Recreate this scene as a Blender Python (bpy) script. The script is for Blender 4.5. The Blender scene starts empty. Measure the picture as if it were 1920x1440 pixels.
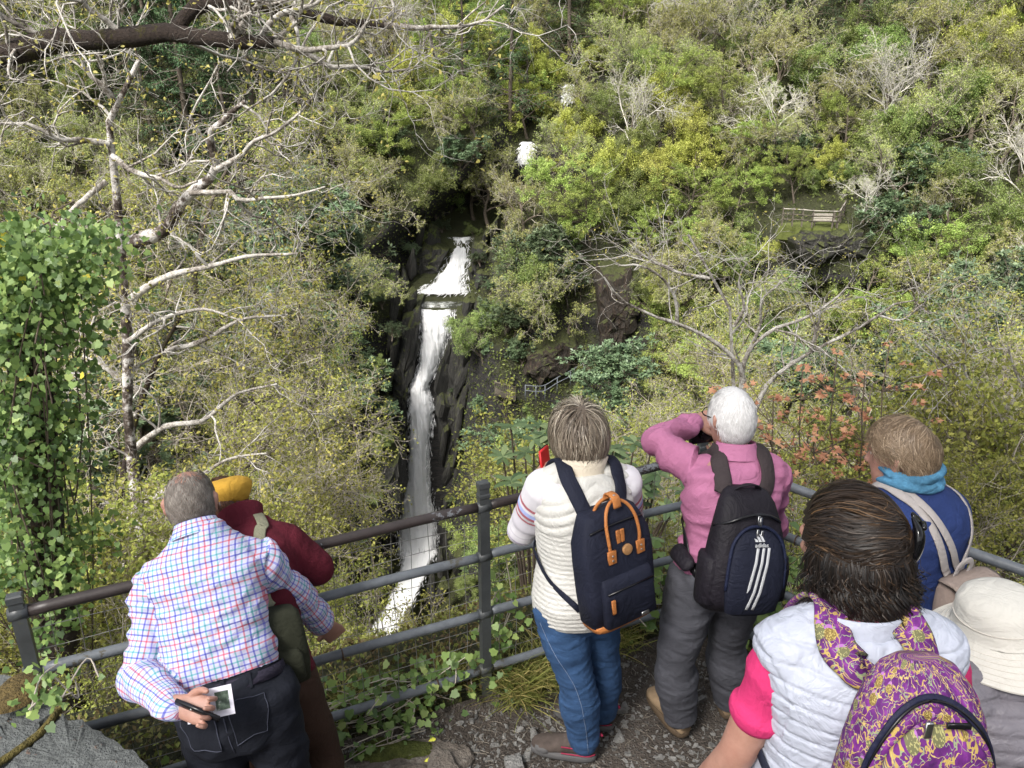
import bpy, math, random
import numpy as np
from mathutils import Vector, Matrix, noise as mnoise
from mathutils.bvhtree import BVHTree

# ---------------------------------------------------------------- camera, sky, sun, exposure
SC = bpy.context.scene
COL = SC.collection
PITCH = math.radians(20.0)
CAMZ = 2.6
FPX = 1442.0
cam_d = bpy.data.cameras.new('camera')
cam_d.sensor_width = 36.0
cam_d.lens = 36.0 * FPX / 1920.0
cam_d.clip_start = 0.05
cam_d.clip_end = 2000.0
cam = bpy.data.objects.new('camera', cam_d)
COL.objects.link(cam)
cam.location = (0, 0, CAMZ)
cam.rotation_euler = (math.pi / 2 - PITCH, 0, 0)
SC.camera = cam

SUN_EL, SUN_AZ = math.radians(48), math.radians(212)     # high sun behind thin cloud, behind the viewer's left shoulder
world = bpy.data.worlds.new('World')
SC.world = world
world.use_nodes = True
wn = world.node_tree
bg = wn.nodes['Background']
sky = wn.nodes.new('ShaderNodeTexSky')
sky.sky_type = 'NISHITA'
sky.sun_disc = False
sky.sun_elevation = SUN_EL
sky.sun_rotation = SUN_AZ
sky.dust_density = 4.0
hs = wn.nodes.new('ShaderNodeHueSaturation')             # bright overcast: the blue is mostly veiled
hs.inputs['Saturation'].default_value = 0.3
wn.links.new(sky.outputs[0], hs.inputs['Color'])
wn.links.new(hs.outputs[0], bg.inputs['Color'])
bg.inputs['Strength'].default_value = 0.15
sun_d = bpy.data.lights.new('sun', 'SUN')
sun_d.energy = 2.6
sun_d.angle = math.radians(14)
sun_d.color = (1.0, 0.96, 0.9)
sun = bpy.data.objects.new('sun', sun_d)
COL.objects.link(sun)
sdir = Vector((math.sin(SUN_AZ) * math.cos(SUN_EL), math.cos(SUN_AZ) * math.cos(SUN_EL), math.sin(SUN_EL)))
sun.rotation_euler = (-sdir).to_track_quat('-Z', 'Y').to_euler()
SC.view_settings.view_transform = 'Standard'
SC.view_settings.look = 'None'
SC.view_settings.gamma = 1.0
SC.view_settings.use_curve_mapping = False
SC.view_settings.exposure = 0.97
SC.cycles.max_bounces = 6
SC.cycles.diffuse_bounces = 3
SC.cycles.glossy_bounces = 2
SC.cycles.transmission_bounces = 3
SC.cycles.transparent_max_bounces = 12
SC.cycles.use_denoising = True
SC.cycles.denoising_prefilter = 'ACCURATE'

# ---------------------------------------------------------------- helpers
def P(px, py, Y):
    """the world point at forward distance Y that the photograph shows at (px, py)"""
    xx, yy = (px - 960) / FPX, (py - 720) / FPX
    f = math.cos(PITCH) - yy * math.sin(PITCH)
    d = math.sin(PITCH) + yy * math.cos(PITCH)
    s = Y / f
    return np.array((xx * s, Y, CAMZ - d * s))

def proj(p):
    p = np.asarray(p, float)
    z = p[..., 2] - CAMZ
    dep = p[..., 1] * math.cos(PITCH) - z * math.sin(PITCH)
    up = p[..., 1] * math.sin(PITCH) + z * math.cos(PITCH)
    return 960 + FPX * p[..., 0] / dep, 720 - FPX * up / dep

def lin(r, g, b):
    def f(c):
        c /= 255.0
        return c / 12.92 if c <= 0.04045 else ((c + 0.055) / 1.055) ** 2.4
    return (f(r), f(g), f(b))

def V3(a):
    return np.asarray(a, float)

def nrm(a):
    a = np.asarray(a, float)
    return a / np.maximum(np.linalg.norm(a, axis=-1, keepdims=True), 1e-9)

class MB:
    """collects faces and builds one mesh"""
    def __init__(s):
        s.V = []; s.F = []; s.M = []; s.UV = []; s.n = 0
        s.A = []
    def add(s, V, F, m=0, uv=None, att=None):
        V = np.asarray(V, float).reshape(-1, 3)
        s.V.append(V)
        F = [np.asarray(f, np.int64) + s.n for f in F] if not isinstance(F, np.ndarray) else F.astype(np.int64) + s.n
        s.F.append(F)
        s.M.append(np.full(len(F), m, np.int32))
        s.UV.append(np.zeros((len(V), 2)) if uv is None else np.asarray(uv, float))
        s.A.append(np.zeros(len(V)) if att is None else np.broadcast_to(np.asarray(att, float), (len(V),)))
        s.n += len(V)
        return s
    def mesh(s, name, mats, smooth=True):
        V = np.concatenate(s.V); UV = np.concatenate(s.UV); A = np.concatenate(s.A)
        lv, ls, lt = [], [], []
        st = 0
        for F in s.F:
            if isinstance(F, np.ndarray):
                k = F.shape[1]
                lv.append(F.ravel()); ls.append(st + np.arange(len(F)) * k); lt.append(np.full(len(F), k)); st += F.size
            else:
                for f in F:
                    lv.append(f); ls.append(np.array([st])); lt.append(np.array([len(f)])); st += len(f)
        lv = np.concatenate(lv); ls = np.concatenate(ls); lt = np.concatenate(lt)
        me = bpy.data.meshes.new(name)
        me.vertices.add(len(V)); me.vertices.foreach_set('co', V.ravel())
        me.loops.add(len(lv)); me.loops.foreach_set('vertex_index', lv.astype(np.int32))
        me.polygons.add(len(ls)); me.polygons.foreach_set('loop_start', ls.astype(np.int32))
        me.polygons.foreach_set('loop_total', lt.astype(np.int32))
        for m in (mats if isinstance(mats, (list, tuple)) else [mats]):
            me.materials.append(m)
        me.polygons.foreach_set('material_index', np.concatenate(s.M))
        me.polygons.foreach_set('use_smooth', np.full(len(ls), smooth))
        uvl = me.uv_layers.new(name='UVMap')
        uvl.data.foreach_set('uv', UV[lv].ravel())
        at = me.attributes.new('rnd', 'FLOAT', 'POINT')
        at.data.foreach_set('value', A)
        me.update(calc_edges=True)
        me.validate()
        return me
    def obj(s, name, mats, parent=None, smooth=True):
        o = bpy.data.objects.new(name, s.mesh(name, mats, smooth))
        COL.objects.link(o)
        if parent is not None:
            o.parent = parent
            o.matrix_parent_inverse = parent_inv(parent)
        return o

def parent_inv(p):
    if p.parent is None:
        return (Matrix.Translation(p.location) @ p.rotation_euler.to_matrix().to_4x4() @ Matrix.Diagonal((*p.scale, 1))).inverted()
    return Matrix.Identity(4)

def tag(o, label=None, cat=None, group=None, kind=None):
    if label: o['label'] = label
    if cat: o['category'] = cat
    if group: o['group'] = group
    if kind: o['kind'] = kind
    return o

def thing(name, loc, label, cat, group=None):
    o = bpy.data.objects.new(name, None)
    o.empty_display_size = 0.1
    COL.objects.link(o)
    o.location = [float(c) for c in loc]
    return tag(o, label, cat, group)

# ---- materials
def nodes(name):
    m = bpy.data.materials.new(name)
    m.use_nodes = True
    nt = m.node_tree
    return m, nt, nt.nodes['Principled BSDF']

def N(nt, t, **kw):
    n = nt.nodes.new(t)
    for k, v in kw.items():
        if k in n.inputs: n.inputs[k].default_value = v
        else: setattr(n, k, v)
    return n

def L(nt, a, b):
    nt.links.new(a, b)

def ramp(nt, fac, stops):
    r = nt.nodes.new('ShaderNodeValToRGB')
    e = r.color_ramp.elements
    while len(e) < len(stops): e.new(0.5)
    for el, (p, c) in zip(e, stops):
        el.position = p
        el.color = (*c, 1) if len(c) == 3 else c
    L(nt, fac, r.inputs[0])
    return r.outputs[0]

def mixc(nt, fac, a, b, mode='MIX'):
    n = nt.nodes.new('ShaderNodeMix')
    n.data_type = 'RGBA'; n.blend_type = mode
    for k, v in ((0, fac), (6, a), (7, b)):
        if hasattr(v, 'links') or hasattr(v, 'is_output'): L(nt, v, n.inputs[k])
        else: n.inputs[k].default_value = v if k == 0 else (*v, 1)
    return n.outputs[2]

def math_n(nt, op, a, b=None, c=None):
    n = nt.nodes.new('ShaderNodeMath'); n.operation = op
    for k, v in enumerate((a, b, c)):
        if v is None: continue
        if hasattr(v, 'is_output'): L(nt, v, n.inputs[k])
        else: n.inputs[k].default_value = v
    return n.outputs[0]

def noise_n(nt, scale, detail=4, rough=0.55, vec=None, dist=0.0):
    n = nt.nodes.new('ShaderNodeTexNoise')
    n.inputs['Scale'].default_value = scale; n.inputs['Detail'].default_value = detail
    n.inputs['Roughness'].default_value = rough; n.inputs['Distortion'].default_value = dist
    if vec is None:
        tc = nt.nodes.new('ShaderNodeTexCoord'); vec = tc.outputs['Object']
    L(nt, vec, n.inputs['Vector'])
    return n.outputs['Fac']

def uvmap(nt, sx=1, sy=1, sz=1, src='UV', rot=0):
    tc = nt.nodes.new('ShaderNodeTexCoord'); mp = nt.nodes.new('ShaderNodeMapping')
    mp.inputs['Scale'].default_value = (sx, sy, sz)
    mp.inputs['Rotation'].default_value = (0, 0, rot)
    L(nt, tc.outputs[src], mp.inputs['Vector'])
    return mp.outputs['Vector']

def bump(nt, b, h, strength=0.3, dist=0.01):
    n = nt.nodes.new('ShaderNodeBump')
    n.inputs['Strength'].default_value = strength; n.inputs['Distance'].default_value = dist
    L(nt, h, n.inputs['Height']); L(nt, n.outputs[0], b.inputs['Normal'])
    return n

def plain(name, col, rough=0.75, var=0.18, vs=9.0, bs=0.25, bscale=120, bd=0.004, metal=0.0, spec=0.4, sheen=0.0):
    m, nt, b = nodes(name)
    c = V3(col)
    f = noise_n(nt, vs, 5, 0.6)
    L(nt, ramp(nt, f, [(0.3, tuple(c * (1 - var))), (0.7, tuple(np.minimum(c * (1 + var), 0.95)))]), b.inputs['Base Color'])
    b.inputs['Roughness'].default_value = rough; b.inputs['Metallic'].default_value = metal
    b.inputs['Specular IOR Level'].default_value = spec
    if sheen: b.inputs['Sheen Weight'].default_value = sheen
    if bs: bump(nt, b, noise_n(nt, bscale, 3), bs, bd)
    return m

LEAF_GAIN = 1.8
def leafmat(name, stops, rough=0.55, trans=0.3, hue=0.02, val=0.25, spec=0.3):
    """leaf colour from the leaf's own random number, shifted per plant; some light passes through"""
    m, nt, b = nodes(name)
    at = N(nt, 'ShaderNodeAttribute', attribute_name='rnd')
    oi = nt.nodes.new('ShaderNodeObjectInfo')
    c = ramp(nt, at.outputs['Fac'], [(p, tuple(min(0.8, q * LEAF_GAIN) for q in col)) for p, col in stops])
    h = nt.nodes.new('ShaderNodeHueSaturation')
    L(nt, c, h.inputs['Color'])
    L(nt, math_n(nt, 'MULTIPLY_ADD', oi.outputs['Random'], 2 * hue, 0.5 - hue), h.inputs['Hue'])
    L(nt, math_n(nt, 'MULTIPLY_ADD', oi.outputs['Random'], 2 * val, 1 - val), h.inputs['Value'])
    L(nt, h.outputs[0], b.inputs['Base Color'])
    b.inputs['Roughness'].default_value = rough
    b.inputs['Specular IOR Level'].default_value = spec
    if trans:
        t = nt.nodes.new('ShaderNodeBsdfTranslucent')
        L(nt, h.outputs[0], t.inputs['Color'])
        mx = nt.nodes.new('ShaderNodeMixShader'); mx.inputs[0].default_value = trans
        L(nt, b.outputs[0], mx.inputs[1]); L(nt, t.outputs[0], mx.inputs[2])
        L(nt, mx.outputs[0], nt.nodes['Material Output'].inputs['Surface'])
    return m

# ---- geometry builders (numpy)
def tubes(PT, RR, sides=4):
    """PT (N,n,3) polylines with RR (N,n) radii -> verts, quads"""
    Nn, n, _ = PT.shape
    T = np.empty_like(PT)
    T[:, 1:-1] = PT[:, 2:] - PT[:, :-2]; T[:, 0] = PT[:, 1] - PT[:, 0]; T[:, -1] = PT[:, -1] - PT[:, -2]
    T = nrm(T)
    ref = np.where(np.abs(T[:, :1, 2:3]) > 0.8, np.array([1., 0, 0]), np.array([0, 0, 1.]))
    A = nrm(np.cross(T, np.broadcast_to(ref, T.shape))); B = np.cross(T, A)
    an = np.arange(sides) * 2 * np.pi / sides
    V = PT[:, :, None] + RR[:, :, None, None] * (A[:, :, None] * np.cos(an)[:, None] + B[:, :, None] * np.sin(an)[:, None])
    idx = np.arange(Nn * n * sides).reshape(Nn, n, sides)
    a = idx[:, :-1]; b = idx[:, 1:]
    F = np.stack([a, np.roll(a, -1, 2), np.roll(b, -1, 2), b], -1).reshape(-1, 4)
    return V.reshape(-1, 3), F

def catmull(pts, per=6):
    p = np.asarray(pts, float)
    if len(p) < 3: 
        t = np.linspace(0, 1, per + 1)[:, None]
        return p[0] * (1 - t) + p[-1] * t
    q = np.vstack([2 * p[0] - p[1], p, 2 * p[-1] - p[-2]])
    out = []
    for i in range(1, len(q) - 2):
        for t in np.arange(per) / per:
            a, b, c, d = q[i - 1], q[i], q[i + 1], q[i + 2]
            out.append(0.5 * (2 * b + (c - a) * t + (2 * a - 5 * b + 4 * c - d) * t * t + (3 * b - a - 3 * c + d) * t ** 3))
    out.append(p[-1])
    return np.array(out)

def tube1(pts, r, sides=8, caps=True):
    pts = np.asarray(pts, float); r = np.broadcast_to(np.asarray(r, float), (len(pts),))
    V, F = tubes(pts[None], r[None], sides)
    F = [list(f) for f in F]
    if caps:
        F.append(list(range(sides))[::-1]); F.append(list(range(len(V) - sides, len(V))))
    return V, F

def loft(C, A, B, nn=20, pw=2.0, caps=True):
    """closed loft: centres C, half-axis vectors A and B per section, superellipse power pw"""
    C, A, B = V3(C), V3(A), V3(B)
    an = np.arange(nn) * 2 * np.pi / nn
    c, s = np.cos(an), np.sin(an)
    pw = np.broadcast_to(np.asarray(pw, float), (len(C),))
    cc = np.sign(c) * np.abs(c) ** (2 / pw[:, None]); ss = np.sign(s) * np.abs(s) ** (2 / pw[:, None])
    V = C[:, None] + A[:, None] * cc[:, :, None] + B[:, None] * ss[:, :, None]
    n = len(C)
    idx = np.arange(n * nn).reshape(n, nn)
    a, b = idx[:-1], idx[1:]
    F = [list(f) for f in np.stack([a, np.roll(a, -1, 1), np.roll(b, -1, 1), b], -1).reshape(-1, 4)]
    V = V.reshape(-1, 3)
    if caps:
        V = np.vstack([V, C[0], C[-1]])
        k = n * nn
        for i in range(nn):
            F.append([k, (i + 1) % nn, i]); F.append([k + 1, (n - 1) * nn + i, (n - 1) * nn + (i + 1) % nn])
    return V, F

def frames(pts, ref=None):
    T = np.gradient(np.asarray(pts, float), axis=0); T = nrm(T)
    r = V3(ref) if ref is not None else (V3((1, 0, 0)) if abs(T[0][0]) < 0.8 else V3((0, 0, 1)))
    A = []
    for t in T:
        r = nrm(r - t * np.dot(r, t)); A.append(r)
    A = np.array(A)
    return T, A, np.cross(T, A)

def limb(pts, rad, per=6, nn=14, flat=1.0, ref=None):
    """rounded tapered tube through joints; flat squeezes the second axis"""
    p = catmull(pts, per)
    rr = catmull(np.array([[r, 0, 0] for r in rad]), per)[:, 0]
    T, A, B = frames(p, ref)
    C, RA = [], []
    for k, f in ((0, -1), (len(p) - 1, 1)):
        pass
    angs = np.array([80, 50, 25]) * math.pi / 180
    Cs = [p[0] - T[0] * rr[0] * math.sin(a) * 0.8 for a in angs] + list(p) + [p[-1] + T[-1] * rr[-1] * math.sin(a) * 0.8 for a in angs[::-1]]
    Rs = [rr[0] * math.cos(a) for a in angs] + list(rr) + [rr[-1] * math.cos(a) for a in angs[::-1]]
    As = [A[0]] * 3 + list(A) + [A[-1]] * 3; Bs = [B[0]] * 3 + list(B) + [B[-1]] * 3
    Rs = np.array(Rs)[:, None]
    return loft(Cs, np.array(As) * Rs, np.array(Bs) * Rs * flat, nn)

def ribbon(pts, nor, width, thick, m=0):
    """flat strap through pts with surface normals nor -> closed box section sweep"""
    pts = V3(pts); nor = nrm(V3(nor))
    T = nrm(np.gradient(pts, axis=0)); S = nrm(np.cross(T, nor)); Nn = np.cross(S, T)
    w = np.broadcast_to(np.asarray(width, float), (len(pts),))[:, None] / 2
    h = thick / 2
    e = 0.82
    sec = [(-1, 0), (-e, 1), (e, 1), (1, 0), (e, -1), (-e, -1)]
    V = np.stack([pts + S * w * a + Nn * h * b for a, b in sec], 1)
    n, k = len(pts), len(sec)
    idx = np.arange(n * k).reshape(n, k)
    a, b = idx[:-1], idx[1:]
    F = [list(f) for f in np.stack([a, np.roll(a, -1, 1), np.roll(b, -1, 1), b], -1).reshape(-1, 4)]
    F.append(list(range(k))[::-1]); F.append(list(range((n - 1) * k, n * k)))
    L_ = np.concatenate([[0], np.cumsum(np.linalg.norm(np.diff(pts, axis=0), axis=1))])
    uv = np.stack([np.broadcast_to(np.array([s[0] for s in sec]), (n, k)) * w, np.repeat(L_[:, None], k, 1)], -1).reshape(-1, 2)
    return V.reshape(-1, 3), F, uv

def box(c, a, b, d, bev=0.12):
    """bevelled box: centre c and three half-axis vectors"""
    c, a, b, d = V3(c), V3(a), V3(b), V3(d)
    z = [-1, -1 + bev, 1 - bev, 1]
    q = [1 - bev, 1, 1, 1 - bev]
    C = [c + d * t for t in z]
    return loft_rect(C, [a * s for s in q], [b * s for s in q])

def loft_rect(C, A, B):
    V, F = [], []
    for i, (c, a, b) in enumerate(zip(C, A, B)):
        V += [c - a - b, c + a - b, c + a + b, c - a + b]
    n = len(C)
    for i in range(n - 1):
        for k in range(4):
            F.append([4 * i + k, 4 * i + (k + 1) % 4, 4 * i + 4 + (k + 1) % 4, 4 * i + 4 + k])
    F.append([3, 2, 1, 0]); F.append([4 * n - 4, 4 * n - 3, 4 * n - 2, 4 * n - 1])
    return np.array(V), F

def leaves(pos, d, nor, size, asp=0.6, fold=0.15, rng=None):
    """diamond leaves: base at pos, pointing along d, face normal nor; (N,) sizes"""
    n = len(pos)
    d = nrm(d); s = nrm(np.cross(d, nor)); u = np.cross(s, d)
    sz = np.broadcast_to(np.asarray(size, float), (n,))[:, None]
    V = np.stack([pos, pos + d * sz * 0.5 + s * sz * asp / 2 + u * sz * fold, pos + d * sz, pos + d * sz * 0.5 - s * sz * asp / 2 + u * sz * fold], 1)
    return V.reshape(-1, 3), np.arange(n * 4).reshape(n, 4)

def poly_leaves(shape, pos, d, nor, size, fold=0.1):
    """leaves of any outline: shape (k,2) in leaf space (x across, y along), one n-gon each"""
    shape = V3(shape); n = len(pos); k = len(shape)
    d = nrm(d); s = nrm(np.cross(d, nor)); u = np.cross(s, d)
    sz = np.broadcast_to(np.asarray(size, float), (n,))[:, None, None]
    V = pos[:, None] + sz * (d[:, None] * shape[None, :, 1:2] + s[:, None] * shape[None, :, 0:1] + u[:, None] * (np.abs(shape[None, :, 0:1]) * fold - shape[None, :, 1:2] ** 2 * 0.12))
    return V.reshape(-1, 3), np.arange(n * k).reshape(n, k)

def sph(rng, n):
    return nrm(rng.normal(size=(n, 3)))
# ---------------------------------------------------------------- terrain: our ledge, the gorge, the hillside opposite
def sstep(a, b, x):
    t = np.clip((x - a) / (b - a), 0, 1)
    return t * t * (3 - 2 * t)

FC = (0.885, 3.28)                                   # the railing's corner
def fenceY(X):
    X = np.asarray(X, float)
    l = 2.862 + 0.4725 * np.maximum(X, -3.2)
    r = FC[1] - 1.03 * (np.minimum(X, 3.4) - FC[0])
    return np.minimum(l, r)

def vnoise(X, Y, Z, sc, oct=3, seed=0.0):
    """cheap smooth value noise from summed sines (vectorised)"""
    out = 0.0; a = 1.0; tot = 0
    for o in range(oct):
        k = sc * 2.03 ** o
        out = out + a * (np.sin(X * k * 1.13 + 1.7 * np.sin(Y * k * 0.71 + seed + o) + seed) * np.sin(Y * k * 0.97 + 1.3 * np.sin(Z * k * 1.19 + o * 2.1) + seed * 1.7)
                         + np.sin(Z * k * 1.07 + 1.9 * np.sin(X * k * 0.83 + o) + 2.3 * seed))
        tot += a; a *= 0.5
    return out / (2 * tot)

near_rel = [-60, -14, -4.0, -2.6, -2.2, -1.75, -1.3, -0.9, -0.35, -0.12, 0.02, 0.2, 0.45, 0.75, 1.0, 1.4, 2.0, 3.2, 5.0, 7.5, 11.0, 16.0, 20.0]
near_z = [14, 4.0, 1.3, 1.0, 0.6, 0.22, 0.03, -0.02, -0.02, 0.0, 0.13, 0.17, 0.15, 0.02, -0.35, -1.3, -2.8, -6, -10.5, -16, -25, -35, -40]
z_far = np.concatenate([np.linspace(-40, -10, 62), np.linspace(-9.6, 6, 40), np.linspace(6.5, 30, 36), np.linspace(32, 90, 14)])
Yh_z = [-40, -37, -29, -20, -12, -6, 0, 5.5, 14, 28, 50, 90]
Yh_y = [40, 44, 49, 53.5, 58, 63.5, 71, 80, 96, 120, 156, 225]
Yb_z = [-40, -38, -36.3, -35.2, -14.2, -13.4, -12.9, -8.8, -7.6, -3, -1.2, 0.4, 3, 14, 28, 50, 90]
Yb_y = [44, 50, 57, 59.6, 62.0, 62.4, 65.2, 68.5, 73, 79, 80.5, 86, 91, 104, 124, 157, 225]
Xw_z = [-40, -36, -14, -9, -3, 3, 12, 90]
Xw_x = [-13, -9.0, -6.9, -5.6, 1.2, 6, 10, 20]
def Yoff(X):
    X = np.asarray(X, float)
    r = -16.0 * np.clip((X - 2) / 32.0, 0, 3) ** 1.25
    l = -20.0 * np.clip((-X - 12) / 26.0, 0, 3) ** 1.2
    return r + l

def far_point(X, z):
    """point of the far hillside at lateral X and height z"""
    X, z = np.broadcast_arrays(np.asarray(X, float), np.asarray(z, float))
    Yh = np.interp(z, Yh_z, Yh_y) + Yoff(X) * sstep(90, 20, z)
    Yb = np.interp(z, Yb_z, Yb_y)
    Xw = np.interp(z, Xw_z, Xw_x)
    hw = np.interp(z, [-40, -36, -14, -13, -8, 0, 8], [4.0, 2.6, 2.1, 3.0, 2.6, 2.0, 1.0])
    k = sstep(hw + np.interp(z, [-40, -30, -8, 2, 12], [7, 5.0, 4.5, 4.0, 3]), hw, np.abs(X - Xw)) * (.35 + .65 * sstep(-1, -7, z)) * sstep(9, 1, z)
    Yb = np.maximum(Yb, Yh)
    Y = Yh * (1 - k) + Yb * k
    rough = 1.0 - 0.65 * k
    Y = Y + rough * (1.6 * vnoise(X, z * 1.3, Y * 0.3, 0.22, 3, 1.0) + 0.7 * vnoise(X, z * 2, Y * .2, 0.9, 3, 4.0))
    # the ledge with the bench: a flat shelf with a rock face below it
    bx = np.exp(-((X - 21.0) / 5.0) ** 2)
    sh = sstep(-9.2, -8.2, z) * sstep(-3.2, -4.9, z)
    Y = Y - bx * sh * 3.0 * sstep(-3.4, -4.95, z)
    return np.stack([X, Y, z + 0 * X], -1)

vs = np.concatenate([np.linspace(-1, -0.25, 50), np.linspace(-0.245, 0.14, 90), np.linspace(0.145, 1, 60)])
def near_ground(X, Y):
    r = Y - float(fenceY(X) * sstep(14, 2, Y - fenceY(X)) + 2.3 * (1 - sstep(14, 2, Y - fenceY(X))))
    z = float(np.interp(r, near_rel, near_z))
    return z * (1 - 0.62 * float(sstep(-1.8, -6.0, X)) * float(sstep(19, 12, r))) if r > .75 else z
rows = []
for r, z in zip(near_rel, near_z):
    w = np.interp(r, [-4, 1, 4, 20], [9, 9, 16, 60])
    X = vs * w
    Y = fenceY(X) * sstep(14, 2, r) + 2.3 * (1 - sstep(14, 2, r)) + r
    zz = np.full_like(X, z)
    if r > 0: zz = zz + 0.12 * min(r, 6) * vnoise(X, Y, X * 0.3, 0.9, 3, 2.0)
    if r > 0.75: zz = zz * (1 - 0.62 * sstep(-1.8, -6.0, X) * sstep(19, 12, r))
    if -0.2 < r < 0.8: zz = zz + 0.05 * vnoise(X, Y, zz, 3.1, 2, 3.0)
    rows.append(np.stack([X, Y, zz], -1))
for z in z_far:
    w = np.interp(z, [-40, -10, 20, 90], [60, 85, 130, 200])
    rows.append(far_point(vs * w, np.full_like(vs, z)))
G = np.array(rows)
nu, nv, _ = G.shape
idx = np.arange(nu * nv).reshape(nu, nv)
Fq = np.stack([idx[:-1, :-1], idx[:-1, 1:], idx[1:, 1:], idx[1:, :-1]], -1).reshape(-1, 4)

m_ground, nt, b = nodes('hillside_ground')
geo = nt.nodes.new('ShaderNodeNewGeometry')
sep = nt.nodes.new('ShaderNodeSeparateXYZ'); L(nt, geo.outputs['Normal'], sep.inputs[0])
n1 = noise_n(nt, 0.55, 6, 0.65); n2 = noise_n(nt, 3.0, 6, 0.7); n3 = noise_n(nt, 18, 5, 0.7)
soil = ramp(nt, n2, [(0.25, (0.018, 0.014, 0.009)), (0.5, (0.045, 0.04, 0.02)), (0.75, (0.075, 0.085, 0.025))])
moss = ramp(nt, n3, [(0.3, (0.03, 0.04, 0.01)), (0.7, (0.11, 0.13, 0.025))])
gcol = mixc(nt, n1, soil, moss)
mpz = uvmap(nt, 0.9, 0.9, 5.0, 'Object', 0)
strata = noise_n(nt, 1.2, 6, 0.7, mpz, 1.2)
rock = ramp(nt, strata, [(0.3, (0.008, 0.008, 0.009)), (0.5, (0.03, 0.028, 0.027)), (0.62, (0.06, 0.052, 0.045)), (0.75, (0.03, 0.035, 0.012))])
steep = math_n(nt, 'SUBTRACT', 0.62, sep.outputs['Z'])
steep = math_n(nt, 'MULTIPLY_ADD', steep, 3.2, math_n(nt, 'MULTIPLY_ADD', n2, 1.2, -0.6))
sc_ = nt.nodes.new('ShaderNodeClamp'); L(nt, steep, sc_.inputs[0])
L(nt, mixc(nt, sc_.outputs[0], gcol, rock), b.inputs['Base Color'])
b.inputs['Roughness'].default_value = 0.85
hsum = math_n(nt, 'ADD', math_n(nt, 'MULTIPLY', strata, 1.5), n3)
bump(nt, b, hsum, 1.0, 0.35)
terrain = MB().add(G.reshape(-1, 3), Fq).obj('hillside_terrain', m_ground)
tag(terrain, 'steep mossy gorge slopes and dark slate rock under the woodland', kind='structure')

# the trodden path: dark earth with slate grit, 6 mm above the sheet below
m_path, nt, b = nodes('path_earth')
a1 = noise_n(nt, 2.2, 6, 0.65); a2 = noise_n(nt, 22, 6, 0.75); 
vor = N(nt, 'ShaderNodeTexVoronoi', Scale=95.0); tc = nt.nodes.new('ShaderNodeTexCoord'); L(nt, tc.outputs['Object'], vor.inputs['Vector'])
earth = ramp(nt, a1, [(0.3, (0.06, 0.049, 0.041)), (0.55, (0.115, 0.095, 0.08)), (0.8, (0.17, 0.145, 0.125))])
earth = mixc(nt, math_n(nt, 'MULTIPLY', a2, 0.55), earth, (0.02, 0.015, 0.012))
chip = math_n(nt, 'GREATER_THAN', math_n(nt, 'MULTIPLY', vor.outputs['Color'], 1.0), 0.78)
L(nt, mixc(nt, math_n(nt, 'MULTIPLY', chip, 0.4), earth, (0.17, 0.165, 0.16)), b.inputs['Base Color'])
b.inputs['Roughness'].default_value = 0.95
bump(nt, b, math_n(nt, 'ADD', a2, math_n(nt, 'MULTIPLY', vor.outputs['Distance'], 0.5)), 0.9, 0.03)
gx = np.linspace(-2.6, 2.9, 120); gr = np.linspace(-2.5, -0.03, 70)
pv = []
for r in gr:
    zz = np.interp(r, near_rel, near_z) + 0.006 + 0 * gx
    Y = fenceY(gx) + r
    zz = zz + 0.012 * vnoise(gx, Y, 0 * gx, 5.0, 3, 5.0) * (r > -1.4) + 0.02
    pv.append(np.stack([gx, Y, zz], -1))
pv = np.array(pv); a_, b_ = pv.shape[:2]
ix = np.arange(a_ * b_).reshape(a_, b_)
path = MB().add(pv.reshape(-1, 3), np.stack([ix[:-1, :-1], ix[:-1, 1:], ix[1:, 1:], ix[1:, :-1]], -1).reshape(-1, 4)).obj('path', m_path)
tag(path, 'dark trodden earth path with slate grit behind the railing', kind='structure')
def pathz(X, Y):
    return float(np.interp(Y - float(fenceY(X)), near_rel, near_z)) + 0.026 + 0.012 * float(vnoise(np.float64(X), np.float64(Y), np.float64(0), 5.0, 3, 5.0))

# ---------------------------------------------------------------- water
m_water, nt, b = nodes('falling_water')
uvv = uvmap(nt, 1, 1, 1)
st1 = noise_n(nt, 1.0, 6, 0.7, uvmap(nt, 3.2, 0.35, 1), 0.8)
st2 = noise_n(nt, 1.0, 6, 0.75, uvmap(nt, 9.0, 2.2, 1), 0.6)
foam = math_n(nt, 'ADD', math_n(nt, 'MULTIPLY', st1, 0.6), math_n(nt, 'MULTIPLY', st2, 0.4))
L(nt, ramp(nt, foam, [(0.28, (0.70, 0.73, 0.75)), (0.42, (0.88, 0.89, 0.90)), (0.54, (0.95, 0.95, 0.95))]), b.inputs['Base Color'])
b.inputs['Roughness'].default_value = 0.5
bump(nt, b, foam, 0.5, 0.15)
at = N(nt, 'ShaderNodeAttribute', attribute_name='rnd')           # 1 in the body of the water, 0 at its torn edge
al = math_n(nt, 'MULTIPLY_ADD', at.outputs['Fac'], 1.9, math_n(nt, 'MULTIPLY_ADD', foam, 4.2, -2.55))
ac = nt.nodes.new('ShaderNodeClamp'); L(nt, al, ac.inputs[0])
tr = nt.nodes.new('ShaderNodeBsdfTransparent'); mx = nt.nodes.new('ShaderNodeMixShader')
tl = nt.nodes.new('ShaderNodeBsdfTranslucent'); tl.inputs[0].default_value = (0.9, 0.9, 0.9, 1)
mx2 = nt.nodes.new('ShaderNodeMixShader'); mx2.inputs[0].default_value = 0.35
L(nt, b.outputs[0], mx2.inputs[1]); L(nt, tl.outputs[0], mx2.inputs[2])
L(nt, ac.outputs[0], mx.inputs[0]); L(nt, tr.outputs[0], mx.inputs[1]); L(nt, mx2.outputs[0], mx.inputs[2])
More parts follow.
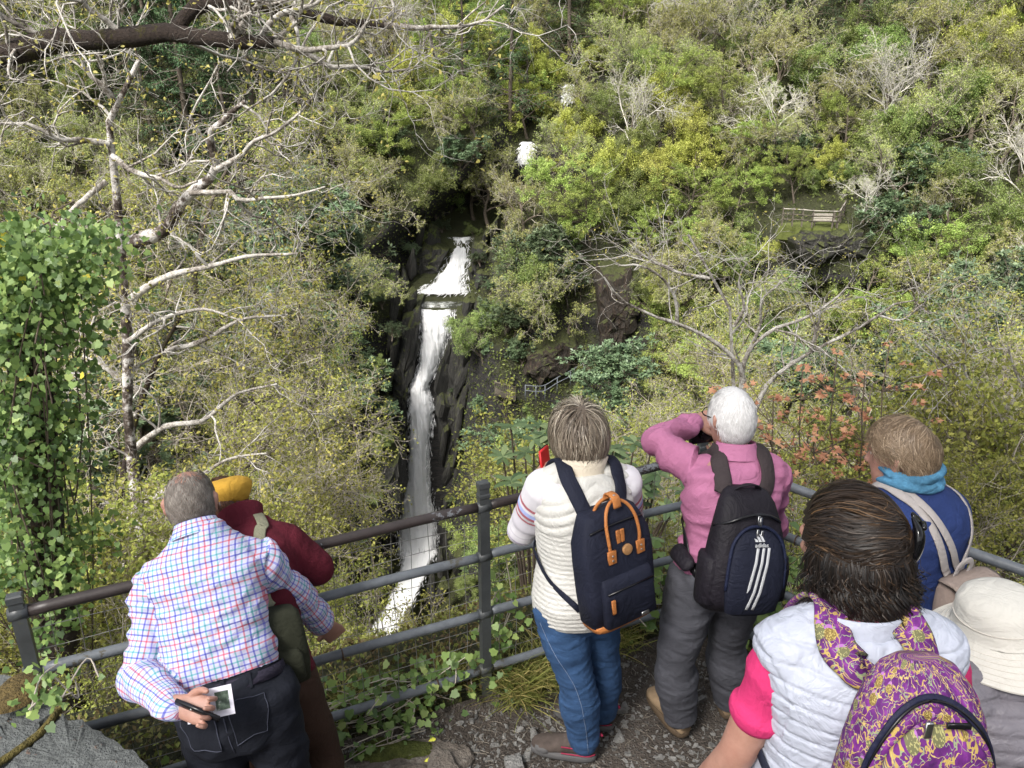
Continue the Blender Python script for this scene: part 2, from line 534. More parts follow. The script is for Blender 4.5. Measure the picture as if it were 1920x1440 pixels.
L(nt, mx.outputs[0], nt.nodes['Material Output'].inputs['Surface'])

def waterfall(name, label, rows, n=70, w=26, bulge=0.5, seed=0, spray=700):
    """rows: (left px, right px, y px, Y) down the fall -> foaming layers with torn edges, plus flung strands of spray"""
    rows = np.array(rows, float); rng = np.random.default_rng(50 + seed)
    t = np.linspace(0, 1, len(rows)); tt = np.linspace(0, 1, n)
    R = np.stack([np.interp(tt, t, rows[:, k]) for k in range(4)], -1)
    R[:, 0] += 4 * vnoise(tt * 40, tt * 23, tt * 0 + seed, 1.0, 4, 1.0 + seed); R[:, 1] += 4 * vnoise(tt * 37, tt * 29, tt * 0 + seed, 1.0, 4, 2.0 + seed)
    Lp = np.array([P(r[0], r[2], r[3]) for r in R]); Rp = np.array([P(r[1], r[2], r[3]) for r in R])
    mb = MB(); S = np.linspace(-1, 1, w)
    for layer, (sc, dy) in enumerate(((1.0, 0.0), (1.12, 0.35))):
        V = (Lp + Rp)[:, None] / 2 + (Rp - Lp)[:, None] / 2 * S[None, :, None] * sc
        V[..., 1] += -bulge * (1 - S * S)[None] + dy
        lx = np.broadcast_to(V[..., 0], V.shape[:2]); lz = V[..., 2] + V[..., 1] * .5
        V[..., 1] -= .30 * vnoise(lx * 2.2 + seed, lz * .35, lx, 1.0, 4, 7.0 + layer) + .16 * vnoise(lx * 6 + .5 * lz, lz * 1.3, lx * 3, 1.0, 3, 3.0 + layer)
        V[..., 0] += .10 * vnoise(lx * 2, lz * 1.1, lx, 1.0, 3, 5.0 + layer)
        A = np.minimum(1, (1 - np.abs(S)) * 2.6)[None] * np.minimum(1, .55 + np.minimum(tt, 1 - tt) * 9)[:, None]
        ix = np.arange(n * w).reshape(n, w)
        mb.add(V.reshape(-1, 3), np.stack([ix[:-1, :-1], ix[1:, :-1], ix[1:, 1:], ix[:-1, 1:]], -1).reshape(-1, 4), 0, np.stack([lx, lz], -1).reshape(-1, 2), A.ravel())
    q = rng.uniform(0, 1, spray); k = np.where(rng.uniform(0, 1, spray) < .55, rng.choice([-1, 1], spray) * rng.normal(1.0, .10, spray), rng.uniform(-1, 1, spray))
    i = (q * (n - 2)).astype(int); c = (Lp[i] + Rp[i]) / 2 + (Rp[i] - Lp[i]) / 2 * k[:, None]; c[:, 1] -= bulge * np.maximum(0, 1 - k * k) + .2
    dn = nrm(nrm(Lp[i + 1] - Lp[i]) + rng.normal(0, .10, (spray, 3)))
    V, F = leaves(c, dn, np.tile([0, -1., .2], (spray, 1)) + rng.normal(0, .4, (spray, 3)), rng.gamma(2.0, .13, spray), .09, .0)
    mb.add(V, F, 0, np.stack([V[:, 0], V[:, 2]], -1), 1.0)
    return tag(mb.obj(name, m_water), label, 'waterfall', kind='structure')

waterfall('waterfall', 'tall narrow white main plunge of the waterfall', [
    (783, 852, 578, 62.4), (786, 850, 590, 62.0), (788, 845, 620, 61.6), (790, 836, 650, 61.3), (783, 822, 690, 61.1), (768, 806, 728, 60.9),
    (764, 816, 762, 60.6), (768, 810, 800, 60.5), (765, 806, 850, 60.3), (759, 808, 900, 60.1), (750, 816, 940, 60.0), (744, 822, 985, 59.6), (742, 818, 1040, 58.5)], 240, 44, 0.9, 0, 1500)
waterfall('cascade', 'fanning white upper cascade above the pool', [
    (842, 886, 444, 69.2), (847, 882, 458, 68.8), (838, 882, 480, 67.8), (826, 876, 505, 66.8), (810, 872, 528, 66.0), (790, 876, 540, 65.4), (772, 880, 549, 65.0)], 110, 50, 0.6, 1, 1100)
YC = float(far_point(1.4, -2.2)[1]) - 1.2
waterfall('cascade', 'small far white cascade high in the trees above the upper fall', [
    (979, 998, 266, YC + .6), (976, 999, 280, YC + .3), (972, 995, 295, YC), (972, 990, 308, YC - .2)], 20, 12, 0.3, 2)
YD = float(far_point(6.2, 2.6)[1]) - 1.2
waterfall('cascade', 'faint white trickle of water farthest up the valley behind twigs', [
    (1060, 1072, 158, YD + .4), (1057, 1073, 172, YD + .2), (1054, 1074, 192, YD)], 16, 10, 0.3, 3)
waterfall('stream', 'white water running down the gorge below the fall', [
    (752, 822, 1030, 58.5), (750, 806, 1060, 56), (742, 790, 1100, 53), (722, 770, 1140, 50.5), (690, 745, 1185, 48), (655, 705, 1235, 46), (620, 680, 1290, 44)], 60, 22, 0.2, 4)
# pool between the two falls
m_pool, nt, b = nodes('pool_water')
b.inputs['Base Color'].default_value = (0.05, 0.05, 0.035, 1); b.inputs['Roughness'].default_value = 0.12
pn = noise_n(nt, 2.0, 5, 0.6); bump(nt, b, pn, 0.6, 0.2)
L(nt, ramp(nt, noise_n(nt, 1.5, 6, 0.7), [(0.45, (0.04, 0.042, 0.03)), (0.62, (0.35, 0.36, 0.34))]), b.inputs['Base Color'])
q = [P(775, 548, 65.4), P(880, 548, 65.4), P(874, 562, 63.8), P(858, 580, 62.5), P(782, 580, 62.5), P(772, 562, 63.8)]
zp = -13.15
mbp = MB()
ring = [np.array([p[0], p[1], zp]) for p in q]
mbp.add(ring + [r - np.array([0, 0, 0.4]) for r in ring], [[0, 5, 4, 3, 2, 1]] + [[i, (i + 1) % 6, 6 + (i + 1) % 6, 6 + i] for i in range(6)])
pool = mbp.obj('pool', m_pool)
tag(pool, 'dark rippled pool between the upper cascade and the plunge', kind='structure')
# ---------------------------------------------------------------- woodland
def barkmat(name, c1, c2, c3=None, sc=6.0):
    m, nt, b = nodes(name)
    f = noise_n(nt, sc, 5, 0.7)
    st = [(0.3, c1), (0.65, c2)] + ([(0.8, c3)] if c3 else [])
    oi = nt.nodes.new('ShaderNodeObjectInfo')
    h = nt.nodes.new('ShaderNodeHueSaturation')
    L(nt, ramp(nt, f, st), h.inputs['Color'])
    L(nt, math_n(nt, 'MULTIPLY_ADD', oi.outputs['Random'], 0.5, 0.75), h.inputs['Value'])
    L(nt, h.outputs[0], b.inputs['Base Color'])
    b.inputs['Roughness'].default_value = 0.9
    bump(nt, b, noise_n(nt, sc * 4, 4, 0.7), 0.5, 0.02)
    return m

m_bark = barkmat('bark_brown', (0.045, 0.034, 0.024), (0.13, 0.105, 0.08), (0.10, 0.11, 0.04))
m_twig_pale = barkmat('twig_pale', (0.24, 0.215, 0.165), (0.46, 0.425, 0.35), sc=2.0)
m_twig_white = barkmat('twig_white', (0.36, 0.335, 0.29), (0.62, 0.59, 0.53), sc=2.0)
m_twig_brown = barkmat('twig_brown', (0.07, 0.055, 0.038), (0.17, 0.14, 0.095), sc=2.0)
m_leaf_bud = leafmat('leaf_bud_olive', [(0, (0.12, 0.14, 0.045)), (0.5, (0.20, 0.22, 0.07)), (1, (0.30, 0.295, 0.10))])
m_leaf_yellow = leafmat('leaf_yellow_green', [(0, (0.16, 0.18, 0.04)), (0.5, (0.265, 0.285, 0.068)), (1, (0.38, 0.38, 0.11))], hue=0.012, val=0.18)
m_leaf_fresh = leafmat('leaf_fresh_green', [(0, (0.105, 0.145, 0.035)), (0.5, (0.19, 0.24, 0.06)), (1, (0.29, 0.335, 0.095))], hue=0.015)
m_leaf_mid = leafmat('leaf_mid_green', [(0, (0.06, 0.09, 0.026)), (0.5, (0.125, 0.165, 0.048)), (1, (0.215, 0.25, 0.08))], hue=0.02)
m_leaf_dark = leafmat('leaf_dark_glossy', [(0, (0.03, 0.05, 0.024)), (0.5, (0.065, 0.095, 0.048)), (1, (0.14, 0.18, 0.095))], rough=0.45, trans=0.12, hue=0.015, spec=0.55)
m_leaf_con = leafmat('needle_dark', [(0, (0.014, 0.03, 0.012)), (0.6, (0.035, 0.06, 0.025)), (1, (0.07, 0.10, 0.04))], trans=0.1)

def grow(rng, trunkL, trunkR, specs, lean=(0, 0, 1), curv0=0.08, start=(0, 0, 0), seg0=7, trop0=0.03):
    """levels of branches; returns [(points (N,n,3), radii (N,n))...] from trunk to twig"""
    def level(S, D, Ln, R, seg, curv, trop, taper):
        pts = [S]; d = D
        for i in range(seg):
            d = nrm(d + rng.normal(0, curv, d.shape) + trop * np.array([0, 0, 1.]))
            pts.append(pts[-1] + d * (Ln / seg)[:, None])
        t = np.linspace(0, 1, seg + 1)
        return np.stack(pts, 1), R[:, None] * (1 - taper * t)[None, :] 
    S = V3([start]); D = nrm(V3([lean])); Ln = np.array([trunkL]); R = np.array([trunkR])
    out = [level(S, D, Ln, R, seg0, curv0, trop0, 0.6)]
    for sp in specs:
        PT, RR = out[-1]
        n, m, _ = PT.shape; k = sp['n']
        t = rng.uniform(sp.get('t0', 0.25), 1.0, (n, k))
        t[:, 0] = 0.97
        f = t * (m - 1); i = np.minimum(f.astype(int), m - 2); fr = (f - i)[..., None]
        ar = np.arange(n)[:, None]
        S = PT[ar, i] * (1 - fr) + PT[ar, i + 1] * fr
        T = nrm(PT[ar, i + 1] - PT[ar, i])
        q = nrm(np.cross(T, sph(rng, n * k).reshape(n, k, 3)))
        a = np.radians(rng.normal(sp['ang'], sp.get('asd', 12), (n, k)))[..., None]
        D = T * np.cos(a) + q * np.sin(a)
        D = nrm(D * np.array([1, 1, sp.get('flat', 1.0)]) + np.array([0, 0, sp.get('up', 0.0)]))
        pl = np.linalg.norm(PT[:, -1] - PT[:, 0], axis=1)[:, None] if not sp.get('abs') else 1.0
        Ln = (pl * sp['len'] * rng.uniform(0.65, 1.25, (n, k)) * (1.2 - 0.45 * t))
        R = np.minimum(RR[ar, i] * (1 - fr[..., 0]) + RR[ar, i + 1] * fr[..., 0], 9) * sp.get('rad', 0.55)
        R = np.maximum(R, sp.get('rmin', 0.008))
        out.append(level(S.reshape(-1, 3), D.reshape(-1, 3), Ln.ravel(), R.ravel(), sp.get('seg', 4), sp.get('curv', 0.16), sp.get('trop', 0.02), sp.get('taper', 0.6)))
    return out

def wood_mb(levels, thick=2, sides=(8, 6, 4, 3, 3, 3), mb=None):
    mb = mb or MB()
    for i, (PT, RR) in enumerate(levels):
        V, F = tubes(PT, RR, sides[min(i, 5)])
        mb.add(V, F, 0 if i < thick else 1)
    return mb

def leaf_cloud(rng, level, per, size, asp=0.6, spread=0.05, t0=0.3, up=0.6, mb=None, m=0, droop=0.0):
    PT, RR = level
    n, k, _ = PT.shape
    t = rng.uniform(t0, 1, (n, per)); f = t * (k - 1); i = np.minimum(f.astype(int), k - 2); fr = (f - i)[..., None]
    ar = np.arange(n)[:, None]
    pos = (PT[ar, i] * (1 - fr) + PT[ar, i + 1] * fr).reshape(-1, 3)
    d = nrm(PT[ar, i + 1] - PT[ar, i]).reshape(-1, 3)
    N_ = len(pos)
    pos = pos + rng.normal(0, spread, (N_, 3))
    d = nrm(d * 0.6 + sph(rng, N_) * 0.9 + np.array([0, 0, -droop]))
    nor = nrm(sph(rng, N_) * (1 - up) + np.array([0, 0, up]))
    s = size * rng.uniform(0.6, 1.4, N_)
    V, F = leaves(pos, d, nor, s, asp)
    clump = 0.25 * (vnoise(pos[:, 0], pos[:, 1], pos[:, 2], 1.2, 2, 1.0))
    a = np.clip(rng.uniform(0.1, 0.9, N_) + clump, 0, 1)
    (mb or MB())
    mb.add(V, F, m, None, np.repeat(a, 4))
    return mb

PROTO = {}
def proto(kind, trunk_mb, crown_mb, tmats, cmat, h, r):
    PROTO.setdefault(kind, []).append((trunk_mb.mesh('trunk', tmats), crown_mb.mesh('crown', cmat) if crown_mb else None, h, r))

for v in range(3):        # spreading oaks, still almost bare: pale twigs with olive buds
    rng = np.random.default_rng(100 + v)
    lv = grow(rng, 4.2, 0.20, [dict(n=8, len=0.95, ang=52, t0=0.35, seg=6, curv=0.2, up=0.1, rad=0.6),
                               dict(n=7, len=0.55, ang=48, seg=5, curv=0.24, up=0.08, rad=0.5, rmin=.02),
                               dict(n=7, len=0.5, ang=48, seg=4, curv=0.24, rad=0.5, rmin=.013, up=.05),
                               dict(n=5, len=0.5, ang=45, seg=2, curv=0.25, rad=0.6, rmin=.010)], lean=(rng.normal(0, .2), -0.25, 1), curv0=0.16)
    c = leaf_cloud(rng, lv[4], 5, 0.088, 0.7, 0.05, 0.4, mb=MB())
    proto('oak', wood_mb(lv), c, [m_bark, m_twig_pale], m_leaf_bud, 8, 4)
for v in range(2):        # oaks in yellow-green young leaf
    rng = np.random.default_rng(200 + v)
    lv = grow(rng, 4.0, 0.18, [dict(n=8, len=0.95, ang=50, t0=0.35, seg=6, curv=0.2, up=0.12, rad=0.6),
                               dict(n=7, len=0.55, ang=48, seg=5, curv=0.22, up=0.08, rad=0.5, rmin=.02),
                               dict(n=6, len=0.5, ang=48, seg=4, curv=0.22, rad=0.5, rmin=.012, up=.05)], curv0=0.16)
    c = leaf_cloud(rng, lv[3], 42, 0.115, 0.65, 0.12, 0.2, mb=MB())
    proto('yellow', wood_mb(lv), c, [m_bark, m_twig_brown], m_leaf_yellow, 8, 4)
for v in range(3):        # beeches in fresh leaf: flat layered sprays
    rng = np.random.default_rng(300 + v)
    lv = grow(rng, 6.0, 0.15, [dict(n=14, len=0.55, ang=68, t0=0.2, seg=6, curv=0.12, rad=0.5, trop=0.0),
                               dict(n=8, len=0.45, ang=48, seg=4, curv=0.14, flat=0.35, rad=0.5, rmin=.014),
                               dict(n=6, len=0.45, ang=45, seg=3, curv=0.15, flat=0.3, rad=0.5, rmin=.009)])
    c = leaf_cloud(rng, lv[3], 28, 0.10, 0.62, 0.08, 0.1, up=0.8, mb=MB(), droop=0.15)
    proto('fresh', wood_mb(lv), c, [m_bark, m_twig_brown], m_leaf_fresh, 8, 3.5)
for v in range(3):        # thicket trees: fine twigs with small mid-green leaves
    rng = np.random.default_rng(400 + v)
    lv = grow(rng, 3.0, 0.10, [dict(n=11, len=0.95, ang=42, t0=0.15, seg=6, curv=0.16, up=0.15, rad=0.55),
                               dict(n=8, len=0.5, ang=45, seg=4, curv=0.18, rad=0.5, rmin=.012, up=.05),
                               dict(n=7, len=0.5, ang=45, seg=3, curv=0.2, rad=0.5, rmin=.008)], curv0=0.12)
    c = leaf_cloud(rng, lv[3], 28, 0.095, 0.6, 0.11, 0.1, mb=MB())
    proto('thicket', wood_mb(lv), c, [m_bark, m_twig_pale], m_leaf_mid, 6, 3)
for v in range(2):        # rhododendron: domed dark evergreen with whorls
    rng = np.random.default_rng(500 + v)
    lv = grow(rng, 1.2, 0.12, [dict(n=12, len=1.9, ang=58, t0=0.1, seg=5, curv=0.15, up=0.25, rad=0.55),
                               dict(n=9, len=0.5, ang=45, seg=4, curv=0.15, rad=0.5, rmin=.015, up=.2),
                               dict(n=5, len=0.45, ang=42, seg=3, curv=0.12, rad=0.5, rmin=.01, up=.3)])
    mb = MB()
    tips = lv[3][0][:, -1]
    for w in range(9):
        n = len(tips); az = 2 * np.pi * w / 9 + rng.uniform(0, .5, n)
        d = np.stack([np.cos(az), np.sin(az), rng.uniform(-0.35, 0.3, n)], -1)
        V, F = leaves(tips, d, np.tile([0, 0, 1.], (n, 1)), rng.uniform(0.15, 0.26, n), 0.36, -0.04)
        mb.add(V, F, 0, None, np.repeat(np.clip(rng.uniform(0, 1, n) * 0.7 + 0.2 * (tips[:, 2] > 1.8), 0, 1), 4))
    leaf_cloud(rng, lv[3], 7, 0.18, 0.4, 0.05, 0.3, mb=mb)
    proto('rhodo', wood_mb(lv), mb, [m_bark, m_twig_brown], m_leaf_dark, 3, 2.5)
for v in range(2):        # dark conifers
    rng = np.random.default_rng(600 + v)
    lv = grow(rng, 14.0, 0.22, [dict(n=75, len=0.21, ang=88, t0=0.12, seg=4, curv=0.06, rad=0.3, trop=-0.03, rmin=.02),
                                dict(n=12, len=0.32, ang=50, seg=3, curv=0.08, flat=0.4, rad=0.5, rmin=.008, trop=-0.05)], curv0=0.02)
    PT, RR = lv[1]
    base = PT[:, :1]; hgt = base[:, 0, 2] / 14.0
    sc = (1.25 * (1 - hgt) + 0.12)[:, None, None]
    par = np.repeat(np.arange(len(PT)), 12)
    lv[2] = ((lv[2][0] - base[par]) * sc[par] + base[par], lv[2][1]); lv[1] = ((PT - base) * sc + base, RR)
    c = leaf_cloud(rng, lv[2], 11, 0.2, 0.28, 0.07, 0.0, mb=MB(), droop=0.35)
    proto('conifer', wood_mb(lv), c, [m_bark, m_twig_brown], m_leaf_con, 14, 3)
for v in range(2):        # bare white-limbed trees
    rng = np.random.default_rng(700 + v)
    lv = grow(rng, 4.6, 0.17, [dict(n=8, len=0.95, ang=42, t0=0.3, seg=6, curv=0.16, up=0.2, rad=0.6),
                               dict(n=7, len=0.55, ang=42, seg=5, curv=0.2, up=0.12, rad=0.5, rmin=.022),
                               dict(n=7, len=0.5, ang=42, seg=4, curv=0.2, rad=0.5, rmin=.014, up=.1),
                               dict(n=4, len=0.5, ang=42, seg=2, curv=0.2, rad=0.6, rmin=.011)], curv0=0.14)
    c = leaf_cloud(rng, lv[4], 1, 0.09, 0.6, 0.04, 0.6, mb=MB())
    proto('bare', wood_mb(lv, 1), c, [m_bark, m_twig_white], m_leaf_bud, 9, 4)

MIX = {'v': [('thicket', 4), ('oak', 3.5), ('fresh', 1.5), ('bare', 1)], 'o': [('oak', 7), ('thicket', 1.5), ('yellow', 1), ('bare', .5)], 'g': [('fresh', 6.5), ('yellow', 1.5), ('thicket', 2)],
       'y': [('yellow', 5), ('oak', 2.5), ('fresh', 2)], 'w': [('bare', 3.5), ('oak', 3), ('thicket', 3)], 'b': [('rhodo', 5.5), ('thicket', 2), ('oak', 2.5)], 'c': [('conifer', 6), ('oak', 2), ('thicket', 2)]}
KIND = {'o': 'oak', 'y': 'yellow', 'g': 'fresh', 'v': 'thicket', 'b': 'rhodo', 'c': 'conifer', 'w': 'bare'}
ZONE = ["oocovoogcgowccvv",
        "oocooogg yowvvvvo".replace(' ', ''),
        "oocooogcyoyywwvw",
        "ooccoobooyyywwbv",
        "ooocbobooggggwbv",
        "ooovbbbbbobgggvv",
        "vvovvbbbbbvvvgvv",
        "vvvvvbbbbvvvvvvv",
        "vvoovbbbbbvvvvvv",
        "vvvvvvbbvvvvvvvv",
        "vvvvvvvvvvvvvvvv"]
KEEP = [(728, 436, 862, 1250), (765, 436, 892, 560), (968, 262, 1000, 305), (1054, 158, 1074, 190), (1460, 385, 1590, 432), (1510, 435, 1615, 480),
        (1130, 525, 1185, 645), (1000, 655, 1065, 705), (930, 715, 1050, 745), (620, 1040, 800, 1260)]
NAMES = {'oak': ('oak_tree', 'pale-twigged budding oak'), 'yellow': ('oak_tree', 'yellow-green leafing oak'),
         'fresh': ('beech_tree', 'fresh green beech'), 'thicket': ('thicket_tree', 'twiggy small-leaved thicket tree'),
         'rhodo': ('rhododendron_bush', 'dark evergreen rhododendron'), 'conifer': ('conifer_tree', 'tall dark conifer'),
         'bare': ('bare_tree', 'leafless white-limbed tree')}
def place_name(px, py):
    vert = ['at the top edge', 'high up', 'upslope', 'level with the bench', 'mid-slope', 'level with the plunge top', 'lower down', 'low down', 'deep in the gorge'][int(np.clip((py + 10) / 110, 0, 8))]
    h = [(150, 'by the left edge'), (330, 'behind the ivy trunk'), (480, 'under the mossy limb'), (620, 'behind the beret'), (735, 'left of the falls'),
         (890, 'over the falls'), (1010, 'right of the falls'), (1130, 'behind the white vest'), (1290, 'left of the white-haired head'), (1430, 'behind the white-haired head'),
         (1560, 'left of the cliff bench'), (1680, 'right of the cliff bench'), (1800, 'behind the blue jumper'), (9999, 'by the right edge')]
    return f"{vert} {next(n for x, n in h if px < x)}"

placed = []
rs = random.Random(11)
def put_tree(kind, loc, scale, rz, tilt=(0, 0)):
    tm, cm, h, r = rs.choice(PROTO[kind])
    name, lab = NAMES[kind]
    root = bpy.data.objects.new(name, None); COL.objects.link(root)
    root.location = [float(c) for c in loc]; root.rotation_euler = (tilt[0], tilt[1], rz); root.scale = (scale, scale, scale * rs.uniform(0.9, 1.12))
    t = bpy.data.objects.new('trunk', tm); COL.objects.link(t); t.parent = root
    if cm:
        c = bpy.data.objects.new('crown', cm); COL.objects.link(c); c.parent = root
    placed.append((root, kind, lab, h * scale))
    return root

def zone(px, py):
    r = int(np.clip((py + rs.uniform(-30, 30)) // 90, 0, len(ZONE) - 1)); c = int(np.clip((px + rs.uniform(-40, 40)) // 120, 0, 15))
    mix = MIX[ZONE[r][c]]
    return rs.choices([k for k, w in mix], [w for k, w in mix])[0]

cands = []
for z in np.arange(-37, 34, 1.5):
    step = 3.0 if z < 8 else 4.2
    for X in np.arange(-75, 75, step):
        Xj = X + rs.uniform(-1.7, 1.7); zj = z + rs.uniform(-0.9, 0.9)
        p = far_point(Xj, zj)
        px, py = proj(p)
        if px < -160 or px > 2080 or py < -130 or py > 1330: continue
        cands.append((Xj, zj, p, float(px), float(py)))
rs.shuffle(cands)
occ = {}
cnt = {}
for Xj, zj, p, px, py in cands:
    dist = float(p[1])
    k = zone(px, py - 2.5 * FPX / dist)
    tm, cm, h, r = PROTO[k][0]
    sc = {'oak': rs.uniform(0.75, 1.1), 'yellow': rs.uniform(0.7, 1.0), 'fresh': rs.uniform(0.7, 1.05), 'thicket': rs.uniform(0.7, 1.1), 'rhodo': rs.uniform(0.9, 1.5), 'conifer': rs.uniform(0.75, 1.2), 'bare': rs.uniform(0.7, 1.0)}[k]
    # clear the falls, the bench ledge, the rock faces and the zigzag path
    def hits(k, sc):
        tm, cm, h, r = PROTO[k][0]
        s = FPX / dist
        x0, x1, y0, y1 = px - r * sc * s * 0.5, px + r * sc * s * 0.5, py - h * sc * s * 0.8, py
        return any(x1 > a and x0 < c_ and y1 > b_ and y0 < d_ for a, b_, c_, d_ in KEEP)
    if hits(k, sc): sc *= .5
    if hits(k, sc):
        k, sc = rs.choice(['rhodo', 'rhodo', 'thicket']), rs.uniform(0.35, 0.6)
        if hits(k, sc): continue
    key = (round(p[0] / (2.2 if k != 'rhodo' else 1.6)), round(zj / 1.3))
    if key in occ: continue
    if cnt.get(k, 0) > 280: continue
    cnt[k] = cnt.get(k, 0) + 1
    occ[key] = 1
    put_tree(k, p - np.array([0, -0.1, 0.25]), sc, rs.uniform(0, 6.28), (rs.uniform(0.0, 0.14), rs.uniform(-0.08, 0.08)))

# undergrowth: ferns, bilberry and leaf litter over the slope, one mass
rng = np.random.default_rng(77)
n = 360000
X = rng.uniform(-60, 60, n); z = rng.uniform(-38, 26, n)
pp = far_point(X, z)
px, py = proj(pp)
ok = (px > -60) & (px < 1980) & (py > -60) & (py < 1330)
Xw = np.interp(z, Xw_z, Xw_x)
wet = np.abs(X - Xw) < np.interp(z, [-40, -14, -8, 4], [3.5, 2.6, 3.2, 2.0])
ok &= ~(wet & (z < 5)) 
ok &= ~((px > 1500) & (px < 1625) & (py > 432) & (py < 490)) & ~((px > 1115) & (px < 1190) & (py > 510) & (py < 655)) & ~((px > 990) & (px < 1072) & (py > 645) & (py < 712))
pp = pp[ok] + rng.normal(0, 0.12, (ok.sum(), 3)); n = len(pp)
V, F = leaves(pp, sph(rng, n) + np.array([0, -0.6, 0.7]), sph(rng, n) + np.array([0, -0.8, 1.0]), rng.uniform(0.12, 0.30, n), 0.5)
aa = np.clip(0.45 + 0.45 * vnoise(pp[:, 0], pp[:, 1], pp[:, 2], 0.35, 3, 3.0) + rng.normal(0, 0.18, n), 0, 1)
m_under = leafmat('undergrowth_leaf', [(0, (0.03, 0.04, 0.014)), (0.35, (0.07, 0.085, 0.022)), (0.65, (0.115, 0.14, 0.035)), (1, (0.15, 0.165, 0.05))], hue=0, val=0)
und = MB().add(V, F, 0, None, np.repeat(aa, 4)).obj('undergrowth', m_under)
tag(und, 'low leafy undergrowth covering the gorge slopes', 'undergrowth', kind='stuff')

def label_trees():
    """a label for every tree: what it is and where it stands; look-alikes side by side are told apart left to right"""
    bins = {}
    for root, kind, lab, h in placed:
        l = V3(root.location) + np.array([0, 0, h * 0.5])
        px, py = proj(l)
        nm, base = NAMES[kind]
        full = f'{lab} {place_name(float(px), float(py))}'
        bins.setdefault(full, []).append((float(px), root, nm))
    for full, lst in bins.items():
        lst.sort(key=lambda a: a[0])
        n = len(lst)
        o = ['leftmost', 'second', 'third', 'fourth', 'fifth', 'sixth', 'seventh', 'eighth', 'ninth', 'tenth', 'eleventh', 'twelfth', 'thirteenth', 'fourteenth', 'fifteenth', 'sixteenth', 'seventeenth', 'eighteenth', 'nineteenth', 'twentieth']
        for i, (px, root, nm) in enumerate(lst):
            if n == 1: lab = full
            elif n == 2: lab = ('left ', 'right ')[i] + full
            elif i == n - 1: lab = 'rightmost ' + full
            else: lab = o[min(i, 19)] + (' from left, ' if i else ' ') + full
            tag(root, lab, nm.split('_')[-1], 'woodland on the gorge slopes: ' + nm.replace('_', ' ') + 's')
label_trees()
print('TREES', len(placed), cnt)
# ---------------------------------------------------------------- railing round the viewpoint
def railmat(name, col, worn):
    m, nt, b = nodes(name)
    f = noise_n(nt, 14, 6, 0.7); g = noise_n(nt, 70, 4, 0.7); w = noise_n(nt, 3.5, 5, 0.6)
    c = V3(col)
    base = ramp(nt, f, [(0.3, tuple(c * .75)), (0.6, tuple(c * 1.15))])
    base = mixc(nt, math_n(nt, 'GREATER_THAN', math_n(nt, 'ADD', math_n(nt, 'MULTIPLY', w, .7), math_n(nt, 'MULTIPLY', g, .3)), .60), base, worn)
    L(nt, base, b.inputs['Base Color']); b.inputs['Roughness'].default_value = 0.42; b.inputs['Specular IOR Level'].default_value = .5
    bump(nt, b, g, .2, .003)
    return m
m_rail = railmat('galvanised_grey_paint', (0.125, 0.138, 0.155), (0.085, 0.08, 0.065))
m_toprail = railmat('worn_dark_top_rail', (0.035, 0.027, 0.026), (0.16, 0.17, 0.185))
m_post = railmat('dark_green_grey_post', (0.055, 0.06, 0.063), (0.07, 0.075, 0.06))
m_wire = plain('dull_wire', (0.22, 0.215, 0.20), 0.5, .2, 30, 0, metal=.3)

RZ = (1.05, 0.815, 0.53, 0.235)
def rp(X, left=True): return (2.845 + .4725 * X) if left else (FC[1] - 1.03 * (X - FC[0]))
def railing(x0, x1, left, label, posts, tops=True, dz=0.0):
    A = V3((x0, rp(x0, left), 0)); B = V3((x1, rp(x1, left), 0)); d = nrm(B - A); nrm_ = V3((d[1], -d[0], 0))
    if nrm_[1] > 0: nrm_ = -nrm_
    root = thing('railing', (A + B) / 2, label, 'railing', 'railing round the viewpoint')
    Ln = np.linalg.norm(B - A)
    for k, z in enumerate(RZ):
        n = 24
        pts = [A + d * t * Ln + V3((0, 0, z + .004 * math.sin(t * 9 + k))) for t in np.linspace(0.012, .988, n)]
        MB().add(*tube1(pts, .0205 if k == 0 else .0195, 14)).obj('top_rail' if k == 0 else 'rail', m_toprail if (k == 0 and left) else m_rail, root)
    wm = MB(); pts, rad = [], []
    nv_ = int(Ln / .075)
    PT = []
    for i in range(1, nv_):
        t = i / nv_ * Ln; PT.append([A + d * t + nrm_ * -.022 + V3((0, 0, z)) + d * .004 * math.sin(z * 11 + i * 1.7) for z in np.linspace(.02, 1.03, 9)])
    V, F = tubes(np.array(PT), np.full((len(PT), 9), .0014), 4); wm.add(V, F)
    PT = []
    for i, z in enumerate(np.arange(.06, 1.03, .075)):
        PT.append([A + d * t + nrm_ * -.0245 + V3((0, 0, z + .006 * math.sin(t * 7 + i * 2.1))) for t in np.linspace(.02, Ln - .02, 20)])
    V, F = tubes(np.array(PT), np.full((len(PT), 20), .0017), 4); wm.add(V, F)
    tag(wm.obj('wire_mesh', m_wire, root), kind='stuff')
    for j, t in enumerate((.27, .62, .86)):
        z = RZ[1 + j % 3]; c = A + d * t * Ln + V3((0, 0, z))
        MB().add(*tube1([c + .022 * (math.cos(a) * nrm_ + math.sin(a) * V3((0, 0, 1))) for a in np.linspace(0, 6.283, 18)], .0032, 5, False)).obj('wire_tie', plain('rusty_wire', (.09, .055, .035), .8) if 'rusty_wire' not in bpy.data.materials else bpy.data.materials['rusty_wire'], root)
    return root

